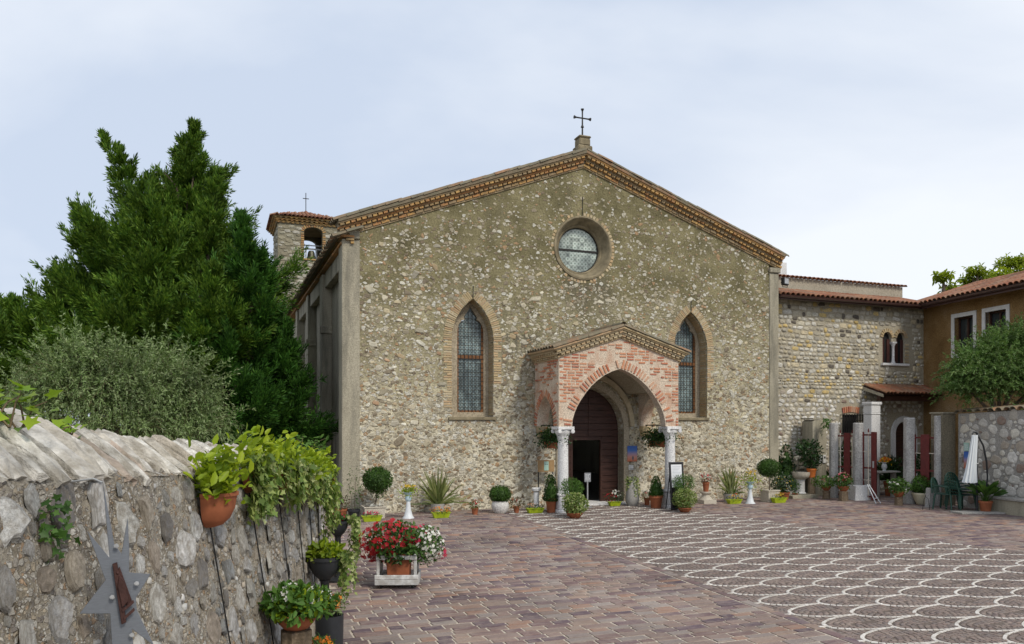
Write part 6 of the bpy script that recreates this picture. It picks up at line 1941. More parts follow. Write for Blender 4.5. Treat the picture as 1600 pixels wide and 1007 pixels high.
potted('palm_plant', 'dark palm with drooping fronds behind the open gate', 0, 0, ('terracotta', 22, 22), [('blades', 0, 4, 150, 44, .045, M_dark, .85), ('ball', 0, 22, 22, 18, 420, .14, M_dark, 'rhomb', .12)], at=tuple(pg), group=PG)
for (px_, z_, lab, rx_, h_) in ((1322, 25.3, 'dark leafy shrub behind the bars of the left gate panel', 17, 62), (1446, 24.0, 'dark leafy shrub behind the bars of the right gate panel', 18, 56)):
    pg = zp(px_, 770, z_)
    potted('potted_shrub', lab, 0, 0, ('terracotta', 20, 18), [('stem', 0, -2, 30, .014), ('ball', 0, h_ * .55, rx_, h_ * .5, 620, .11, M_dark)], at=(pg.x, pg.y, 0), group=PG)
# small plants by the stub wall
potted('climbing_plant', 'thin leafy climber hanging over the cement wall end', 0, 0, None, [('trail', 0, 2, -26, 4, 12, .09, M_mid, 'oval')], base=2.5, at=tuple(FC.w(*[0, 0])[:2]) + (0,) if False else (zp(1290, HY, 24.9).x, 24.85, 0), group=None)
# ------------------------------------------------------------------ hanging planters of the porch
for (pl, side, lab, cx_) in ((0, 0, 'leafy flower box hanging under the left tie rod of the porch', 850), (1, 1, 'leafy flower box hanging under the right tie rod of the porch', 1017)):
    xloc = .17 if side == 0 else PW - .17
    pw_ = FC.w(PXL + xloc, -PD + .75)
    t = thing('hanging_planter', lab, 'hanging planter', (pw_.x, pw_.y, 1.72), ANG + PI / 2, 'flower boxes hanging in the porch')
    b = MB(); b.box(-.40, .40, -.09, .09, -.02, .16); b.build('pot', M_terra, t, bevel=.01)
    n = 1100
    q = nrg.normal(size=(n, 3)) * np.array([.34, .13, .12]) + np.array([0, 0, .24])
    leaves('foliage', M_dark, t, q, nrg.normal(size=(n, 3)) + np.array([0, 0, -.2]), nrg.normal(size=(n, 3)) + np.array([0, 0, .8]), nrg.uniform(.05, .09, n), .3, 'oval')
    n = 500
    q = nrg.normal(size=(n, 3)) * np.array([.34, .12, .11]) + np.array([0, 0, .30])
    leaves('foliage', M_mid, t, q, nrg.normal(size=(n, 3)), nrg.normal(size=(n, 3)) + np.array([0, 0, .8]), nrg.uniform(.05, .08, n), .3, 'oval')
    n = 26
    q = nrg.normal(size=(n, 3)) * np.array([.3, .12, .08]) + np.array([0, 0, .36])
    leaves('blossoms', M_forange, t, q, rdir(n), rdir(n) + np.array([0, -1, .5]), .045, .5, 'flower')
    ch_ = MB()
    for x in (-.36, .36): ch_.tube([(x, 0, .14), (x * .98, 0, PZS + .03 - 1.72)], .006, 4)
    ch_.build('chain', M_iron, t)

# ------------------------------------------------------------------ notices in the porch
def text_lines(parent, x0, x1, z0, z1, n, y, mat, seed=0):
    r = random.Random(seed); m = MB()
    for i in range(n):
        z = z1 - (z1 - z0) * (i + .5) / n; x = x0
        while x < x1 - .02:
            w = r.uniform(.012, .05); m.box(x, min(x + w, x1), y, y + .001, z - (z1 - z0) / n * .22, z + (z1 - z0) / n * .22); x += w + .012
            if r.random() < .06: break
    return m.build('printed_lines', mat, parent)
M_paper = mat_plain('white_paper', (.66, .68, .71), .7, .03, 3, 0)
M_ink = mat_plain('dark_ink', (.12, .13, .15), .7, .1, 3, 0)
M_cardboard = mat_plain('brown_board', (.33, .215, .105), .8, .15, 5, .1, 30)
M_mint = mat_plain('mint_green_print', (.36, .55, .47), .6, .1, 4, 0)
bx0, bz0_ = FC.px(840.5, 738, -.35); bx1, bz1_ = FC.px(866, 719, -.35)
t = thing('notice_board', 'brown notice board with a mint green sheet left of the portal', 'notice board', FC.w((bx0 + bx1) / 2, -.35, 0), ANG)
w = (bx1 - bx0) / 2
MB().box(-w, w, 0, .02, bz0_, bz1_).build('board', M_cardboard, t, bevel=.004)
bb = MB(); 
for x in (-w + .03, w - .03): bb.box(x - .012, x + .012, .0205, .045, 0, bz1_ - .02)
bb.build('leg', M_iron, t)
bl = MB(); bl.box(-w * .25, w * .30, -.006, -.001, bz0_ + .04, bz1_ - .04); sh_ = bl.build('sheet', M_mint, t)
text_lines(sh_, -w * .20, w * .24, bz1_ - .14, bz1_ - .06, 2, -.008, M_ink, 4)
def mat_sunset(name, z0, z1):
    m, nt, b = _mk(name)
    tc = nt.nodes.new('ShaderNodeTexCoord'); sx = nt.nodes.new('ShaderNodeSeparateXYZ'); nt.links.new(tc.outputs['Object'], sx.inputs[0])
    mr = nt.nodes.new('ShaderNodeMapRange'); mr.inputs['From Min'].default_value = z0; mr.inputs['From Max'].default_value = z1
    nt.links.new(sx.outputs['Z'], mr.inputs['Value'])
    c = _ramp(nt, mr.outputs[0], [(.50, .13, .05), (.52, .24, .19), (.34, .25, .36), (.07, .17, .48), (.04, .12, .42)], pos=[0, .3, .48, .68, 1])
    nt.links.new(c, b.inputs['Base Color']); b.inputs['Roughness'].default_value = .5
    return m
def sunset_poster(label, fr, px0, px1, py0, py1, yoff, extra_top=None):
    x0, zb_ = fr.px(px0, py1, yoff); x1, zt_ = fr.px(px1, py0, yoff)
    if x1 < x0: x0, x1 = x1, x0
    t = thing('poster', label, 'poster', fr.w((x0 + x1) / 2, yoff, 0), fr.a, 'sunset posters')
    w = (x1 - x0) / 2
    MB().box(-w, w, 0, .012, zb_, zt_).build('sheet', mat_sunset('sunset_print', zb_, zt_), t)
    f = MB(); h = zt_ - zb_
    f.lathe([(0, zb_ + h * .36), (.018, zb_ + h * .35), (.022, zb_ + h * .32), (0, zb_ + h * .29)], 8, Matrix.Translation((.02, -.002, 0)) @ Matrix.Diagonal((1, .1, 1, 1)))
    f.box(-.01, .05, -.003, -.001, zb_ + h * .16, zb_ + h * .29); f.box(-.005, .014, -.003, -.001, zb_ + h * .06, zb_ + h * .159); f.box(.024, .042, -.003, -.001, zb_ + h * .06, zb_ + h * .159)
    f.build('printed_figure', M_ink, t)
    if extra_top:
        z2 = fr.px(px0, extra_top, yoff)[1]
        MB().box(-w * 1.05, w * .95, 0, .012, zt_ + .015, z2).build('upper_sheet', M_mint, t)
        text_lines(t, -w * .9, w * .8, zt_ + .04, z2 - .04, 3, -.002, M_paper, 3)
    return t
sunset_poster('blue to orange sunset poster on the wall right of the portal', FC, 980.5, 995.5, 697, 721.5, -.07)
xb_, zb2 = FC.px(983, 735, -.09); xb3, zb3 = FC.px(990, 727, -.09)
t = thing('wall_box', 'small white box on the wall below the sunset poster', 'box', FC.w(xb_, -.09, 0), ANG)
MB().box(0, xb3 - xb_, 0, .088, zb2, zb3).build('case', M_winwhite, t, bevel=.008)
MB().box(.02, xb3 - xb_ - .02, -.003, -.0005, zb2 + .02, zb2 + .05).build('slot', M_greypot, t)
sunset_poster('mint and sunset poster on the pebble wall behind the parasol', FL, 1506, 1514, 706, 732, -.06, 692)
# stand sign in the doorway
p = gp(918, 793); s = p.y / FPX
t = thing('stand_sign', 'grey sign on a thin post in the dark doorway', 'sign', (p.x, p.y, 0), ANG)
m = MB(); m.lathe([(.15, 0), (.15, .015), (.03, .025)], 18); m.tube([(0, 0, .02), (0, 0, .86)], .022, 8); m.build('post', M_zinc, t, smooth=True)
m = MB(); m.box(-.10, .10, -.012, .012, .72, .98); pnl = m.build('panel', mat_plain('grey_sign_face', (.22, .23, .25), .5, .1, 4, 0), t, bevel=.004)
text_lines(pnl, -.07, .07, .76, .95, 5, -.0145, M_paper, 9)
# black notice board at the right column
p = gp(1060, 797); s = p.y / FPX
t = thing('easel_board', 'black A frame notice board with a white sheet at the right column', 'notice board', (p.x, p.y, 0), ANG - .05)
A = Matrix.Rotation(-.10, 4, 'X')
m = MB(); m.box(-.22, .22, 0, .03, 0, 1.32, A); bd = m.build('board', M_black, t, bevel=.006)
m = MB()
for a in ((-.22, -.185, .02, 1.32), (.185, .22, .02, 1.32), (-.1849, .1849, 1.28, 1.32), (-.1849, .1849, .02, .06)): m.box(a[0], a[1], -.012, -.0005, a[2], a[3], A)
m.build('frame', mat_plain('charcoal_frame', (.035, .035, .04), .5, .2, 6, .1), bd)
m = MB(); m.box(-.165, .165, -.006, -.001, .62, 1.25, A); pp_ = m.build('sheet', M_paper, bd)
m = MB()
for i in range(14):
    zz = 1.19 - i * .04; m.box(-.13, .13 - (i % 4) * .03, -.008, -.0065, zz - .004, zz + .004, A)
m.build('printed_lines', mat_plain('pale_ink', (.35, .38, .43), .7, .1, 3, 0), pp_)
m = MB(); m.tube([(-.15, .16, 1.2), (-.15, .42, 0)], .014, 6); m.tube([(.15, .16, 1.2), (.15, .42, 0)], .014, 6); m.build('leg', M_black, t)

# ------------------------------------------------------------------ white pedestals
M_whiteiron = mat_plain('white_painted_stand', (.60, .63, .66), .5, .1, 8, .08, 30)
M_paleblue = mat_plain('pale_blue_glaze', (.42, .55, .62), .4, .2, 8, .05, 30)
def cone_stand(label, px, py):
    p = gp(px, py); s = p.y / FPX
    t = thing('flower_stand', label, 'flower stand', (p.x, p.y, 0), .2, 'white cone flower stands')
    MB().lathe([(.155, -.02), (.15, .015), (.11, .06), (.07, .22), (.045, .42)], 20).build('base', M_whiteiron, t, smooth=True)
    MB().lathe([(.045, .421), (.075, .46), (.085, .52), (.06, .56), (.11, .62), (.13, .65), (.10, .65), (0, .62)], 18).build('cup', M_paleblue, t, smooth=True)
    return p, t
p, t = cone_stand('white cone stand with a yellow topped leafy cup by the spiky plant', 638, 810)
n = 170; q = nrg.normal(size=(n, 3)) * np.array([.10, .10, .07]) + np.array([0, 0, .68])
leaves('foliage', M_lime_leaf, t, q, rdir(n), rdir(n) + np.array([0, 0, 1]), .06, .3, 'oval')
n = 20; q = nrg.normal(size=(n, 3)) * np.array([.10, .06, .02]) + np.array([0, 0, .82])
leaves('blossoms', M_fyellow, t, q, rdir(n), rdir(n) * .5 + np.array([0, -.3, 1]), .06, .5, 'flower')
p, t = cone_stand('white cone stand with yellow flowers beside the stemmed topiary', 1172, 787)
n = 240; q = nrg.normal(size=(n, 3)) * np.array([.17, .14, .12]) + np.array([0, .1, .70])
leaves('foliage', M_lime_leaf, t, q, rdir(n), rdir(n) + np.array([0, 0, 1]), .065, .25, 'oval')
n = 20; q = nrg.normal(size=(n, 3)) * np.array([.12, .1, .05]) + np.array([0, 0, .92])
leaves('blossoms', M_fyellow, t, q, rdir(n), rdir(n) * .5 + np.array([0, -.5, 1]), .07, .5, 'flower')
p = gp(838, 799)
t = thing('stone_pedestal', 'slim white stone pedestal with a round top behind the white flowered trough', 'pedestal', (p.x, p.y, 0), ANG)
MB().lathe([(.11, -.02), (.11, .06), (.08, .08), (.07, .12), (.075, .50), (.065, .52), (.12, .56), (.13, .62), (.10, .64), (0, .64)], 18).build('column', M_marble, t, smooth=True)
p = gp(1103, 786.5)
t = thing('stone_pedestal', 'short moulded white pedestal holding a red flower pot', 'pedestal', (p.x, p.y, 0), ANG)
m = MB(); m.box(-.22, .22, -.22, .22, -.02, .11); m.lathe([(.20, .111), (.17, .16), (.12, .21), (.11, .26), (.17, .31), (.17, .345), (0, .345)], 20); m.build('column', M_beige, t, smooth=True)
potted('flower_pot', 'terracotta pot of red flowers on the short moulded pedestal', 0, 0, ('terracotta', 11, 15), [('ball', 0, 6, 9, 8, 110, .05, M_reddish), ('flowers', 0, 9, 9, 7, 20, .055, M_fred)], base=.346, at=(p.x, p.y, 0), group=PG)

# ------------------------------------------------------------------ wall fountain, door phones, step
p = gp(1251, 776); s = p.y / FPX
t = thing('wall_fountain', 'old stone wall fountain with a basin on a short column', 'fountain', (p.x, p.y, 0), ANG)
MB().lathe([(.17, -.02), (.17, .12), (.13, .16), (.13, .52), (.16, .56)], 16).build('column', M_marble, t, smooth=True)
MB().lathe([(.14, .561), (.25, .62), (.30, .70), (.31, .80), (.24, .80), (.22, .74), (0, .72)], 20).build('basin', M_beige, t, smooth=True)
m = MB(); m.box(-.30, .26, .34, .55, -.02, 1.25); m.box(-.24, .20, .30, .339, .8, 1.15); m.build('back_slab', M_concrete, t, bevel=.03)
MB().tube([(0, .33, 1.0), (0, .2, 1.02), (0, .17, .97)], .012, 6).build('spout', M_iron, t)
rb_ = []
for i in range(30):
    rb_.append((i % 14, trs((rnd.uniform(-.42, .42), .33 + rnd.uniform(0, .05), rnd.uniform(.85, 1.5)), rnd.uniform(.1, .2), .07, rnd.uniform(.08, .14))))
pieces('stone', sp[:14], rb_, M_rubble, t)
p = gp(1259, 779)
t = thing('stone_step', 'low stone step in front of the wall fountain', 'step', (p.x, p.y, 0), ANG)
MB().box(-.52, .52, 0, .5, -.02, .10).build('slab', M_concrete, t, bevel=.015)
for k, (xa, xb, lab) in enumerate(((1280.5, 1284.8, 'grey door phone box on the cement wall end'), (1286.5, 1291, 'white door phone with a dark lens on the cement wall end'))):
    x0, z0 = FC.px(xa, 724, FC.loc(q0)[1] - .04); x1, z1 = FC.px(xb, 711, FC.loc(q0)[1] - .04)
    t = thing('door_phone', lab, 'door phone', FC.w((x0 + x1) / 2, FC.loc(q0)[1] - .04, 0), ANG)
    w = (x1 - x0) / 2
    MB().box(-w, w, 0, .038, z0, z1).build('case', M_winwhite if k else M_zinc, t, bevel=.006)
    MB().box(-w * .5, w * .5, -.004, -.0005, z0 + (z1 - z0) * .55, z0 + (z1 - z0) * .8).build('lens' if k else 'label_plate', M_black if k else M_paper, t)

# variegated pot on the log side and the table with a vase inside the gate
p = zp(1384, HY, 24.6)
t = thing('stone_table', 'small stone topped table inside the open gate', 'table', (p.x, p.y, 0), ANG)
MB().box(-.5, .42, -.2, .2, .80, .85).build('table_top', M_greypot, t, bevel=.01)
for x in (-.4, .32): MB().box(x - .05, x + .05, -.08, .08, -.02, .799).build('leg', M_greypot, t, bevel=.01)
tv = thing('flower_vase', 'white vase of orange flowers on the stone table', 'vase', (p.x - .05, p.y, .851))
MB().lathe([(.06, 0), (.045, .04), (.09, .12), (.075, .2), (.05, .24), (.08, .28), (.05, .28), (0, .26)], 16).build('vase_body', M_whiteiron, tv, smooth=True)
n = 16; qq = nrg.normal(size=(n, 3)) * np.array([.08, .06, .06]) + np.array([0, 0, .40])
leaves('blossoms', M_forange, tv, qq, rdir(n), rdir(n) * .6 + np.array([0, -1, .5]), .09, .5, 'flower')
n = 30; qq = nrg.normal(size=(n, 3)) * np.array([.07, .06, .05]) + np.array([0, 0, .34])
leaves('foliage', M_fyellow, tv, qq, rdir(n), rdir(n), .07, .3, 'oval')
# leaning white board by the open leaf
p = gp(1372, 787)
t = thing('leaning_easel', 'small white leaning frame on the ground beside the open gate leaf', 'frame', (p.x, p.y, 0), ANG)
m = MB(); m.tube([(-.08, 0, 0), (-.16, .25, .55)], .016, 6); m.tube([(.10, 0, 0), (-.10, .25, .55)], .016, 6); m.tube([(-.10, .06, .15), (.05, .06, .15)], .012, 6); m.build('bars', M_whiteiron, t)

# ------------------------------------------------------------------ floodlight on the wing
xf, zf = FC.px(1228, 440, -.15)
t = thing('floodlight', 'black floodlight on the corner pilaster above the wing roof', 'floodlight', FC.w(xf, -.18, zf), ANG + .25)
MB().box(-.13, .13, 0, .12, -.12, .12).build('housing', M_iron, t, bevel=.012)
MB().box(-.10, .10, -.008, -.0005, -.08, .09).build('pane', M_zinc, t)
m = MB(); m.tube([(0, .11, 0), (-.02, .2, -.02)], .02, 6); m.tube([(-.12, .06, -.11), (-.12, .06, -.18), (.12, .06, -.18), (.12, .06, -.11)], .012, 5); m.build('bracket', M_iron, t)
xf, zf = FW.px(1421, 613, -.5)
t = thing('canopy_lamp', 'small lamp under the tiled canopy', 'lamp', FW.w(xf, -.5, zf), ANG)
MB().lathe([(.02, .10), (.07, .05), (.08, 0), (0, -.02)], 14).build('lamp_shade', M_zinc, t, smooth=True)

# ------------------------------------------------------------------ parasol, chairs, slabs
M_cloth = mat_plain('white_parasol_cloth', (.62, .66, .68), .85, .08, 4, .25, 9, stretch=(6, 6, .5))
p = gp(1526.5, 801); s = p.y / FPX
t = thing('parasol', 'closed white cantilever parasol with a dark curved arm', 'parasol', (p.x, p.y, 0), 0)
H_ = 124 * s
m = MB(); m.tube([(0, 0, 0), (0, 0, H_)], .026, 10); m.box(-.05, .05, -.05, .05, .0, .05); m.build('pole', M_charcoal, t)
m = MB(); m.tube([(-.01, 0, H_), (10 * s, 0, H_ - 20 * s), (15 * s, 0, H_ - 45 * s), (16.5 * s, 0, H_ - 68 * s), (14 * s, 0, H_ - 96 * s), (11 * s, 0, H_ - 112 * s)], [.022, .024, .024, .022, .020, .018], 8); m.build('arm', M_charcoal, t, smooth=True)
m = MB()
V, nf = [], 22
prof = [(0, 4, .5), (8, 4.5, .9), (28, 5.5, 2), (55, 7.5, 3.4), (75, 10, 5.4)]
for (dz, hw, dpt) in prof:
    for k in range(nf):
        a = 2 * PI * k / nf; w_ = hw * (1 + .16 * (1 if k % 2 else -1)) * s
        V.append((-6.5 * s - dz * .11 * s + math.cos(a) * w_, -.09 + math.sin(a) * w_ * .62, H_ - 3 * s - dz * s + (.03 * (k % 2) if dz == 75 else 0)))
F = []
for i in range(len(prof) - 1):
    for k in range(nf): F.append((i * nf + k, i * nf + (k + 1) % nf, (i + 1) * nf + (k + 1) % nf, (i + 1) * nf + k))
m.add(V, F); m.build('canopy', M_cloth, t, smooth=True)
m = MB(); m.tube([(-12 * s, -.12, H_ - 48 * s), (-2 * s, -.13, H_ - 47 * s)], .01, 5); m.build('tie_strap', M_zinc, t)
m = MB(); m.tube([(0, 0, H_), (-.10, -.02, H_ + .03), (-.16, -.06, H_ - .03)], .02, 6); m.build('hub', M_charcoal, t)
for k, (px_, w_, lab) in enumerate(((1510, 34, 'left pale paving slab weighing down the parasol foot'), (1544, 37, 'right pale paving slab under the potted plant'))):
    p2 = gp(px_, 802.5)
    t = thing('paving_slab', lab, 'slab', (p2.x, p2.y, 0), .05, 'parasol base slabs')
    MB().box(-w_ * s / 2 + .01, w_ * s / 2 - .01, -.25, .25, .004, .044).build('slab', M_greypot, t, bevel=.005)
M_greenplastic = mat_plain('dark_green_plastic', (.012, .055, .038), .4, .1, 6, .03, 20, spec=.5)
def chair(label, at, rz, z=0.0, group='dark green plastic chairs'):
    t = thing('plastic_chair', label, 'chair', (at[0], at[1], z), rz, group)
    W = .25
    MB().prism([(-W, -.21), (W, -.21), (W * .92, .22), (-W * .92, .22)], .415, .44, M=Matrix(((1, 0, 0, 0), (0, 0, 1, 0), (0, 1, 0, 0), (0, 0, 0, 1)))).build('seat', M_greenplastic, t, bevel=.008)
    for sx, sy in ((-1, -1), (1, -1), (-1, 1), (1, 1)):
        MB().tube([(sx * W * .93, sy * .20, .42), (sx * (W + .03), sy * .24, 0)], [.026, .020], 6).build('leg', M_greenplastic, t)
    bk = MB(); arc = []
    for i in range(13):
        a = PI * i / 12; arc.append((-math.cos(a) * W * .98, .235 + .10 * (.35 + .65 * math.sin(a)), .44 + .42 * (math.sin(a) ** .7)))
    bk.tube(arc, .019, 6)
    b_ = bk.build('backrest', M_greenplastic, t, smooth=True)
    for i in range(-2, 3):
        x = i * W * .32; top = .44 + .42 * math.sqrt(max(0, 1 - (x / (W * .98)) ** 2)) ** .7
        m = MB(); m.box(x - .022, x + .022, 0, .010, 0, 1); m.v = [(vx, (.235 + .055 * vz + .05 * vz) + vy, .44 + (top - .44) * vz) for vx, vy, vz in m.v]
        m.build('slat', M_greenplastic, b_)
    for sx in (-1, 1):
        MB().tube([(sx * (W + .02), -.20, .42), (sx * (W + .035), -.17, .63), (sx * (W + .035), .12, .66), (sx * W * .98, .27, .62)], [.018, .02, .02, .016], 6).build('arm', M_greenplastic, t, smooth=True)
    return t
p = gp(1484, 797)
chair('single dark green plastic chair left of the stacked chairs', (p.x - .02, p.y + .15), ANG + .35)
p = gp(1512, 799)
for k, lab in enumerate(('dark green plastic chair at the bottom of the stack', 'dark green plastic chair second in the stack', 'dark green plastic chair at the top of the stack')):
    chair(lab, (p.x - .02 + .0 * k, p.y + .25 + .035 * k), ANG - .1, .075 * k)
p = gp(1462, 794)
t = thing('stone_block', 'small leaning stone block beside the green chairs', 'stone block', (p.x, p.y + .2, 0), .3)
MB().prism([(-.10, -.02), (.10, -.02), (.08, .52), (-.05, .55)], 0, .16).build('block', M_post, t, bevel=.02)
p = gp(1447, 797)
t = thing('wire_stand', 'thin black wire stand in front of the cream bowl', 'stand', (p.x, p.y, 0), 0)
m = MB(); m.tube([(-.10, 0, 0), (-.06, 0, .30), (0, .02, .36), (.06, 0, .30), (.10, 0, 0)], .008, 5); m.tube([(0, .02, .36), (-.08, .02, .62), (-.22, .03, .78)], .008, 5); m.build('wire', M_iron, t)

# ------------------------------------------------------------------ planters in front of the old wall
def wall_pt(px, py):
    """where the ray through a pixel meets the face of the old wall"""
    z = 1.5
    for _ in range(4000):
        x = (px - CX) / FPX * z; h = EYE + (HY - py) / FPX * z
        if x <= wall_face(z, h) + .002: return Vector((x, z, h))
        z += .004
    return Vector((x, z, h))
def half_pot(name, label, P, w, h, parts_fn, group, cable=True):
    tz, upv, nn = wall_basis(P.y, P.z)
    ang = math.atan2(tz.y, tz.x)
    t = thing(name, label, 'wall planter', (P.x + .01, P.y, P.z), ang - PI, group)   # local -y points to the courtyard
    t.rotation_euler = (0, 0, math.atan2(nn.y, nn.x) + PI / 2)
    m = MB(); r = w / 2
    m.lathe([(r * .22, 0), (r * .50, h * .07), (r * .74, h * .26), (r * .90, h * .55), (r * .96, h * .90), (r * 1.02, h * .905), (r * 1.02, h), (r * .94, h), (r * .92, h * .92), (0.001, h * .92)], 20, Matrix.Rotation(PI, 4, 'Z'), a0=0, a1=PI, sq=1.15)
    m.add([(-r * .22, .0, 0), (r * .22, 0, 0), (r * .74, 0, h * .26), (r, 0, h), (-r, 0, h), (-r * .74, 0, h * .26)], [(0, 1, 2, 3, 4, 5)])
    m.build('pot', M_terra, t, smooth=True)
    parts_fn(t, r, h)
    if cable:
        q = wall_face(P.y, .05)
        c = MB(); L0 = t.matrix_basis.inverted()
        pts = [Vector((wall_face(P.y, z_) + .03, P.y, z_)) for z_ in (P.z + .02, P.z * .75, P.z * .5, P.z * .25, .02)]
        c.tube([tuple(L0 @ v) for v in pts], .0055, 5); c.build('watering_hose', M_black, t)
    return t
def lime_top(n, wd, ht, lf, mat=M_lime_leaf, cy=-.06):
    def f(t, r, h):
        q = nrg.normal(size=(n, 3)) * np.array([wd, .07, ht]) + np.array([0, cy, h + ht * 1.1])
        up = nrg.random(n) * 1.2
        D = np.stack([nrg.normal(size=n) * .8, nrg.normal(size=n) * .5 - .35, up - .15], 1)
        leaves('foliage', mat, t, q, D, nrg.normal(size=(n, 3)) * .6 + np.array([0, -.6, 1]), nrg.uniform(lf * .6, lf * 1.3, n), .26, 'oval')
    return f
def ivy_trail(ns, wd, drop, lf, top_n, topleaf):
    def f(t, r, h):
        if top_n: lime_top(top_n, wd * .6, .085, topleaf)(t, r, h)
        P, D, N = [], [], []
        for i in range(ns):
            x0 = rnd.uniform(-wd, wd); y0 = -rnd.uniform(.06, .2); L = drop * rnd.uniform(.35, 1.0); n = int(L / (lf * .42)) + 2
            ph = rnd.random() * 6
            for j in range(n):
                q = j / n
                P.append((x0 + .05 * math.sin(ph + q * 4) + rnd.gauss(0, lf * .35), y0 - .04 * math.sin(q * 3) + rnd.gauss(0, lf * .35), h + .05 - L * q + .06 * (1 - q)))
                D.append((rnd.gauss(0, .7), -.3 + rnd.gauss(0, .4), -.7 + rnd.gauss(0, .35))); N.append((rnd.gauss(0, .45), -1 + rnd.gauss(0, .3), .35 + rnd.gauss(0, .3)))
        leaves('ivy', M_varieg, t, P, D, N, nrg.uniform(lf * .6, lf * 1.25, len(P)), 1.0, 'ivy')
    return f
WG = 'planters hung on the old wall'
P = wall_pt(322, 824)
half_pot('wall_planter', 'large terracotta half pot of yellow green leaves nearest on the old wall', P, .34, .235, lime_top(420, .125, .085, .085), WG)
for (px_, py_, w_, h_, fn, lab) in (
        (384, 770, .30, .20, ivy_trail(52, .30, .50, .066, 330, .08), 'wall planter hidden by the largest mass of variegated ivy'),
        (430, 772, .32, .20, ivy_trail(40, .32, .44, .066, 330, .08), 'second ivy planter along the old wall with yellow green leaves on top'),
        (459, 775, .34, .20, ivy_trail(32, .34, .34, .066, 300, .08), 'third ivy planter along the old wall after the thin cables'),
        (478, 776, .36, .20, ivy_trail(28, .34, .40, .066, 280, .08), 'fourth ivy planter near the far end of the old wall'),
        (492, 776, .36, .20, ivy_trail(26, .32, .80, .066, 260, .08), 'farthest ivy planter with the longest trails at the wall end')):
    half_pot('wall_planter', lab, wall_pt(px_, py_), w_, h_, fn, WG)
# leafy sprig above the coping at the far end, vine and ivy near the camera
def sprig(label, at, n, sz, lf, mat, kind, wd, name='vine', stems=6):
    t = thing(name, label, 'plant', at)
    st = MB(); P, D, N = [], [], []
    for i in range(stems):
        a = Vector((rnd.gauss(0, .2) * sz[0], rnd.gauss(0, .1), 0)); e = Vector((rnd.gauss(0, .55) * sz[0], rnd.gauss(0, .4) * sz[1], sz[2] * rnd.uniform(.4, 1)))
        md = (a + e) / 2 + Vector((0, 0, .2 * sz[2])); st.tube([a, md, e], [.005, .004, .002], 5, cap=False)
        for j in range(max(1, n // stems)):
            q = rnd.uniform(.15, 1); c = a.lerp(md, q * 2) if q < .5 else md.lerp(e, q * 2 - 1)
            P.append(c + Vector((rnd.gauss(0, lf * .4), rnd.gauss(0, lf * .4), rnd.gauss(0, lf * .3)))); D.append((rnd.gauss(0, 1), rnd.gauss(0, .6) - .4, rnd.gauss(0, .5) + .1)); N.append((rnd.gauss(0, .5), -.5 + rnd.gauss(0, .4), 1))
    st.build('stem', M_twig, t)
    leaves('foliage', mat, t, P, D, N, nrg.uniform(lf * .55, lf * 1.2, len(P)), wd, kind)
    return t
M_vine = mat_leaf('young_vine_leaf', [(.13, .25, .012), (.20, .34, .02), (.27, .38, .03), (.10, .20, .012)], .45, .45)
z_ = 3.3
sprig('young vine with broad pale leaves on the coping at the near end', (-2.16, z_, wall_back_h(z_) - .04), 44, (.16, .14, .17), .085, M_vine, 'ivy', 1.0, 'vine', 8)
z_ = 4.0
sprig('smaller vine shoot with pale leaves further along the coping', (zp(104, HY, z_).x, z_, wall_back_h(z_) - .05), 34, (.09, .10, .075), .055, M_vine, 'ivy', 1.0, 'vine', 6)
P = wall_pt(72, 822)
t = thing('ivy_tuft', 'small tuft of ivy rooted in the face of the old wall', 'plant', P)
n = 46; q = np.abs(nrg.normal(size=(n, 3))) * np.array([.035, 0, 0]) + nrg.normal(size=(n, 3)) * np.array([0, .055, .085])
leaves('foliage', M_mid, t, q + np.array([.02, 0, 0]), nrg.normal(size=(n, 3)) + np.array([.3, 0, -.4]), nrg.normal(size=(n, 3)) * .4 + np.array([1, -.4, .4]), nrg.uniform(.025, .05, n), 1.0, 'ivy')
z_ = 11.2
sprig('leafy green sprig rising above the far end of the old wall', (zp(478, HY, z_).x, z_, wall_back_h(z_) + .02), 150, (.35, .3, .30), .09, M_thuja, 'oval', .25, 'shrub_sprig', 12)

# urns on dark columns
def urn(label, px, ptop, dia_px, h_px, Z, parts, name='urn_planter'):
    p = zp(px, HY, Z); s = Z / FPX
    ztop = EYE + (HY - ptop) * s
    t = thing(name, label, 'urn planter', (p.x, p.y, 0), 0, 'dark urns in front of the old wall')
    z0 = ztop - h_px * s
    zs = pot_mesh(t, 'urn', dia_px * s, h_px * s, z0)
    MB().lathe([(.16, -.02), (.16, .03), (.06, .07), (.045, z0 * .5), (.045, z0 - .02), (dia_px * s * .17, z0 - .001)], 18).build('column', M_charcoal, t, smooth=True)
    for sp_ in parts: add_part(t, sp_, s, zs)
    return t
urn('nearer dark fluted urn with yellow green leaves and trailing ivy', 507.5, 869, 53, 37, 7.9, [('ball', 0, 8, 25, 14, 380, .075, M_lime_leaf), ('trail', 36, 8, -72, 8, 20, .05, M_varieg, 'ivy'), ('ball', 28, 2, 16, 8, 100, .05, M_varieg, 'ivy', 1.0)])
urn('farther dark fluted urn with red flowers and trailing ivy', 528, 814, 33, 24, 11.6, [('ball', -1, 4, 15, 8, 240, .06, M_mid), ('flowers', -1, 8, 13, 7, 26, .055, M_fcrim), ('trail', 26, 6, -62, 6, 18, .055, M_varieg, 'ivy'), ('ball', 22, 4, 10, 7, 70, .055, M_varieg, 'ivy', 1.0)])
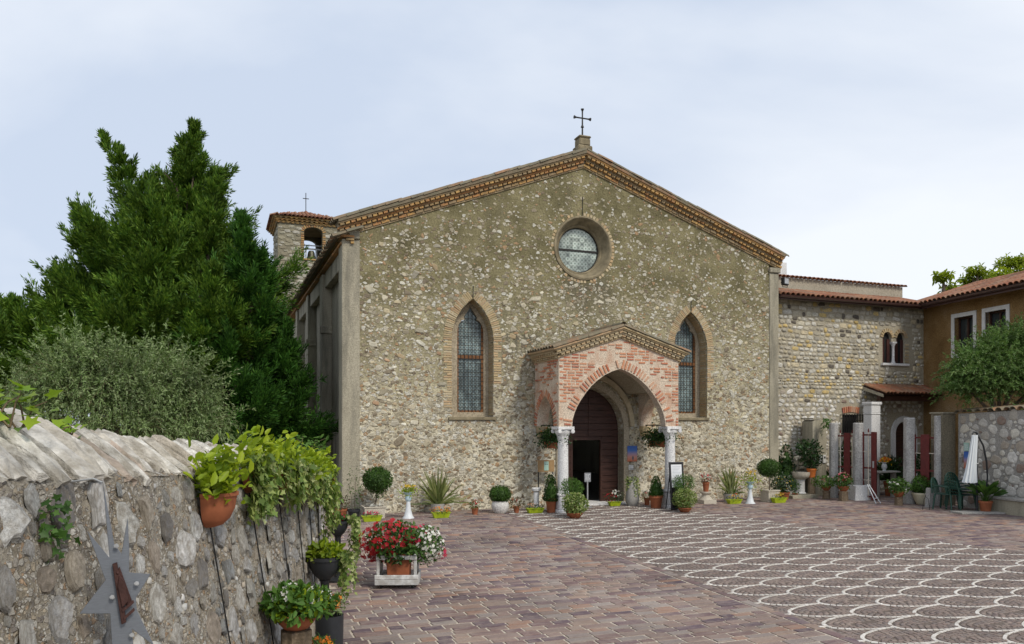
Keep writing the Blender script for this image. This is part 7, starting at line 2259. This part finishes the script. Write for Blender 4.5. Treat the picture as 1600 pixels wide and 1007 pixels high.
# log with a terracotta bowl of white flowers
Zl = 6.15; p = zp(463, HY, Zl); s = Zl / FPX
lh = EYE - (984 - HY) * s
t = thing('log_stand', 'big fluted log standing at the foot of the old wall', 'log', (p.x, p.y, 0), .4, 'sawn logs used as flower stands')
MB().lathe([(.14, -.02), (.125, .2), (.115, lh * .6), (.118, lh)], 16, flute=.07).build('trunk', M_log, t)
MB().lathe([(.11, lh + .001), (0, lh + .006)], 14).build('sawn_top', M_log, t)
tb = thing('flower_bowl', 'terracotta bowl of white vinca flowers on the big log', 'potted plant', (p.x, p.y, lh + .007), 0)
zs = pot_mesh(tb, 'bowl', 70 * s, 26 * s)
add_part(tb, ('ball', 4, 18, 54, 24, 620, .075, M_thuja), s, zs); add_part(tb, ('ball', 4, 14, 48, 18, 260, .085, M_lime_leaf), s, zs)
add_part(tb, ('flowers', 4, 26, 48, 20, 46, .042, M_fwhite), s, zs)
# orange flowers
for (px_, py_, Z, label, rx, n) in ((515, 944, 7.2, 'orange flowers with blue green leaves below the nearer urn', 24, 24), (497, 1012, 6.7, 'orange marigolds at the foot of the old wall', 26, 34)):
    p = zp(px_, HY, Z); s = Z / FPX; h0 = EYE + (HY - py_) * s
    t = thing('marigold_pot', label, 'potted plant', (p.x, p.y, 0), 0, 'orange flowers by the old wall')
    pot_mesh(t, 'drum', .26, max(.12, h0 - .10), 0, M_charcoal)
    add_part(t, ('ball', 0, 0, rx, 15, 320, .055, M_mid if n > 30 else M_olive, 'rhomb', .14), s, h0)
    add_part(t, ('flowers', 2, 3, rx * .9, 13, n, .05, M_forange), s, h0)

# ------------------------------------------------------------------ white wooden cart with red and white flowers
M_whitewood = mat_pieces('flaking_white_wood', [(.56, .57, .57), (.62, .63, .63), (.50, .51, .51)], nscale=18, contrast=.35, bump=.4, bscale=30, grime=(.30, .28, .25), gscale=8, gamt=.6)
p = gp(619.5, 921); s = p.y / FPX
cart = thing('wooden_planter_cart', 'small white flaking wooden planter cart on black castors', 'planter cart', (p.x, p.y, 0), .03)
W, Dp = 34 * s, .40
def plank(x0, x1, y0, y1, z0, z1, name='plank'): return MB().box(x0, x1, y0, y1, z0, z1).build(name, M_whitewood, cart, bevel=.005)
plank(-W, W, -.02, .002, .06, .135); plank(-W, W, -.018, .0, .139, .205)
plank(-W, W, Dp, Dp + .022, .06, .135); plank(-W, W, Dp + .002, Dp + .02, .139, .205)
plank(-W, -W + .022, .003, Dp - .001, .06, .20); plank(W - .022, W, .003, Dp - .001, .06, .20)
for sx in (-1, 1):
    for yy in (.004, Dp - .045):
        plank(sx * (W - .046) - .022, sx * (W - .046) + .022, yy, yy + .04, .14, .50, 'post')
for yy in (-.016, Dp + .003): plank(-W + .02, W - .02, yy, yy + .018, .425, .485, 'rail')
plank(-W + .024, W - .024, .004, Dp - .002, .065, .085, 'floor_board')
for sx in (-1, 1):
    for yy in (.04, Dp - .05):
        w_ = MB(); w_.lathe([(0, -.016), (.03, -.016), (.034, 0), (.03, .016), (0, .016)], 14, Matrix.Translation((sx * (W - .09), yy, .034)) @ Matrix.Rotation(PI / 2, 4, 'Y')); w_.box(sx * (W - .09) - .025, sx * (W - .09) + .025, yy - .02, yy + .02, .045, .06)
        w_.build('castor', M_black, cart)
fp_ = thing('flower_pot', 'square terracotta pot with red and white flowers in the wooden cart', 'potted plant', (p.x + .01, p.y + .20, .0855), .03)
zs = pot_mesh(fp_, 'box', 37 * s, 44 * s, 0, M_terra)
for spec in (('ball', -4, 22, 46, 30, 900, .075, M_mid), ('ball', 44, 16, 26, 30, 520, .06, M_mid), ('ball', 0, 2, 34, 14, 300, .07, M_dark),
             ('flowers', -18, 24, 46, 32, 230, .070, M_fred), ('flowers', -44, 8, 18, 18, 60, .066, M_fred), ('flowers', 20, 32, 26, 20, 30, .06, M_fcrim), ('flowers', 46, 18, 26, 28, 200, .046, M_fwhite), ('flowers', 68, 4, 8, 12, 10, .05, M_fcrim)):
    add_part(fp_, spec, s, zs)

# ------------------------------------------------------------------ star sculpture hung on the old wall
M_steel = mat_plain('brushed_grey_steel', (.17, .185, .21), .45, .12, 30, .12, 60, metal=.45, stretch=(1, 1, 10))
M_rust = mat_plain('dark_rusted_iron', (.06, .028, .024), .6, .35, 20, .3, 50, metal=.3)
Zs = 3.25
sc_ = zp(187, 900, Zs); sx_ = Zs / FPX
star = thing('steel_star', 'grey steel star with long points and a dark relief bolted to the old wall', 'sculpture', sc_, 0)
outline = [(165, 752), (180, 850), (189, 866), (197, 810), (199, 856), (199, 896), (227, 901), (208, 936), (209, 956), (232, 1014), (203, 984), (207, 1040), (190, 1075), (179, 1030), (175, 957), (137, 953), (169, 905), (146, 828), (174, 871)]
# the plate stands off the wall and leans with it, turned a little towards the courtyard
pl_ = [((x - 187) * sx_, (900 - y) * sx_) for x, y in outline]
rotS = Matrix.Rotation(-.10, 4, 'X') @ Matrix.Rotation(.35, 4, 'Z')
rotS = Matrix.Rotation(.42, 4, 'Z') @ Matrix.Rotation(-.06, 4, 'X')
m = MB(); m.prism([(x / math.cos(.42), z) for x, z in pl_], -.004, .004, M=rotS); m.build('plate', M_steel, star, bevel=.0015)
m = MB(); bars = [((190, 880), (196, 962), .010), ((181, 884), (189, 960), .010)]
m2 = MB()
SX = lambda pts: [((x - 187) * sx_ / math.cos(.42), (900 - y) * sx_) for x, y in pts]
m2.prism(SX([(178, 880), (184, 878), (196, 971), (190, 974)]), -.030, -.010, M=rotS)
m2.prism(SX([(184.5, 890), (187, 885), (203, 939), (199, 947), (195, 945)]), -.022, -.0105, M=rotS)
m2.prism(SX([(190, 951), (205, 937), (206, 942), (191, 956)]), -.034, -.0301, M=rotS)
m2.prism(SX([(192, 963), (206, 949), (207, 954), (193, 968)]), -.034, -.0302, M=rotS)
rl = m2.build('relief', M_rust, star, bevel=.003)
m3 = MB()
for (x, y, r) in ((185, 894, 2.4), (189, 903, 2.6)):
    m3.lathe([(0, -r * sx_), (r * sx_ * .8, -r * sx_ * .5), (r * sx_, 0), (r * sx_ * .7, r * sx_ * .7), (0, r * sx_)], 10, rotS @ Matrix.Translation(((x - 187) * sx_ / math.cos(.42), -.032, (900 - y) * sx_)))
m3.prism([((x - 187) * sx_ / math.cos(.42), (900 - y) * sx_) for x, y in ((187, 897), (193, 906), (199, 938), (191, 948), (185, 915))], -.040, -.031, M=rotS)
m3.build('figure', M_rust, rl, smooth=False, bevel=.003)
for (x, y) in ((183, 853), (209, 913), (178, 931), (203, 992)):
    b_ = MB(); b_.tube([(0, .0, 0), (0, -.028, 0)], .0055, 8); b_.tube([(0, -.014, 0), (0, -.022, 0)], .010, 6)
    b_.v = [tuple(rotS @ (Vector(v) + Vector(((x - 187) * sx_ / math.cos(.42), -.004, (900 - y) * sx_)))) for v in b_.v]
    b_.build('bolt', M_zinc, star)
hk = MB(); top = rotS @ Vector(((165 - 187) * sx_ / math.cos(.42), 0, (900 - 754) * sx_))
hk.tube([tuple(top), (top.x - .05, top.y + .02, top.z + .015), (top.x - .16, top.y + .05, top.z + .0)], .004, 6); hk.build('hook', M_zinc, star)
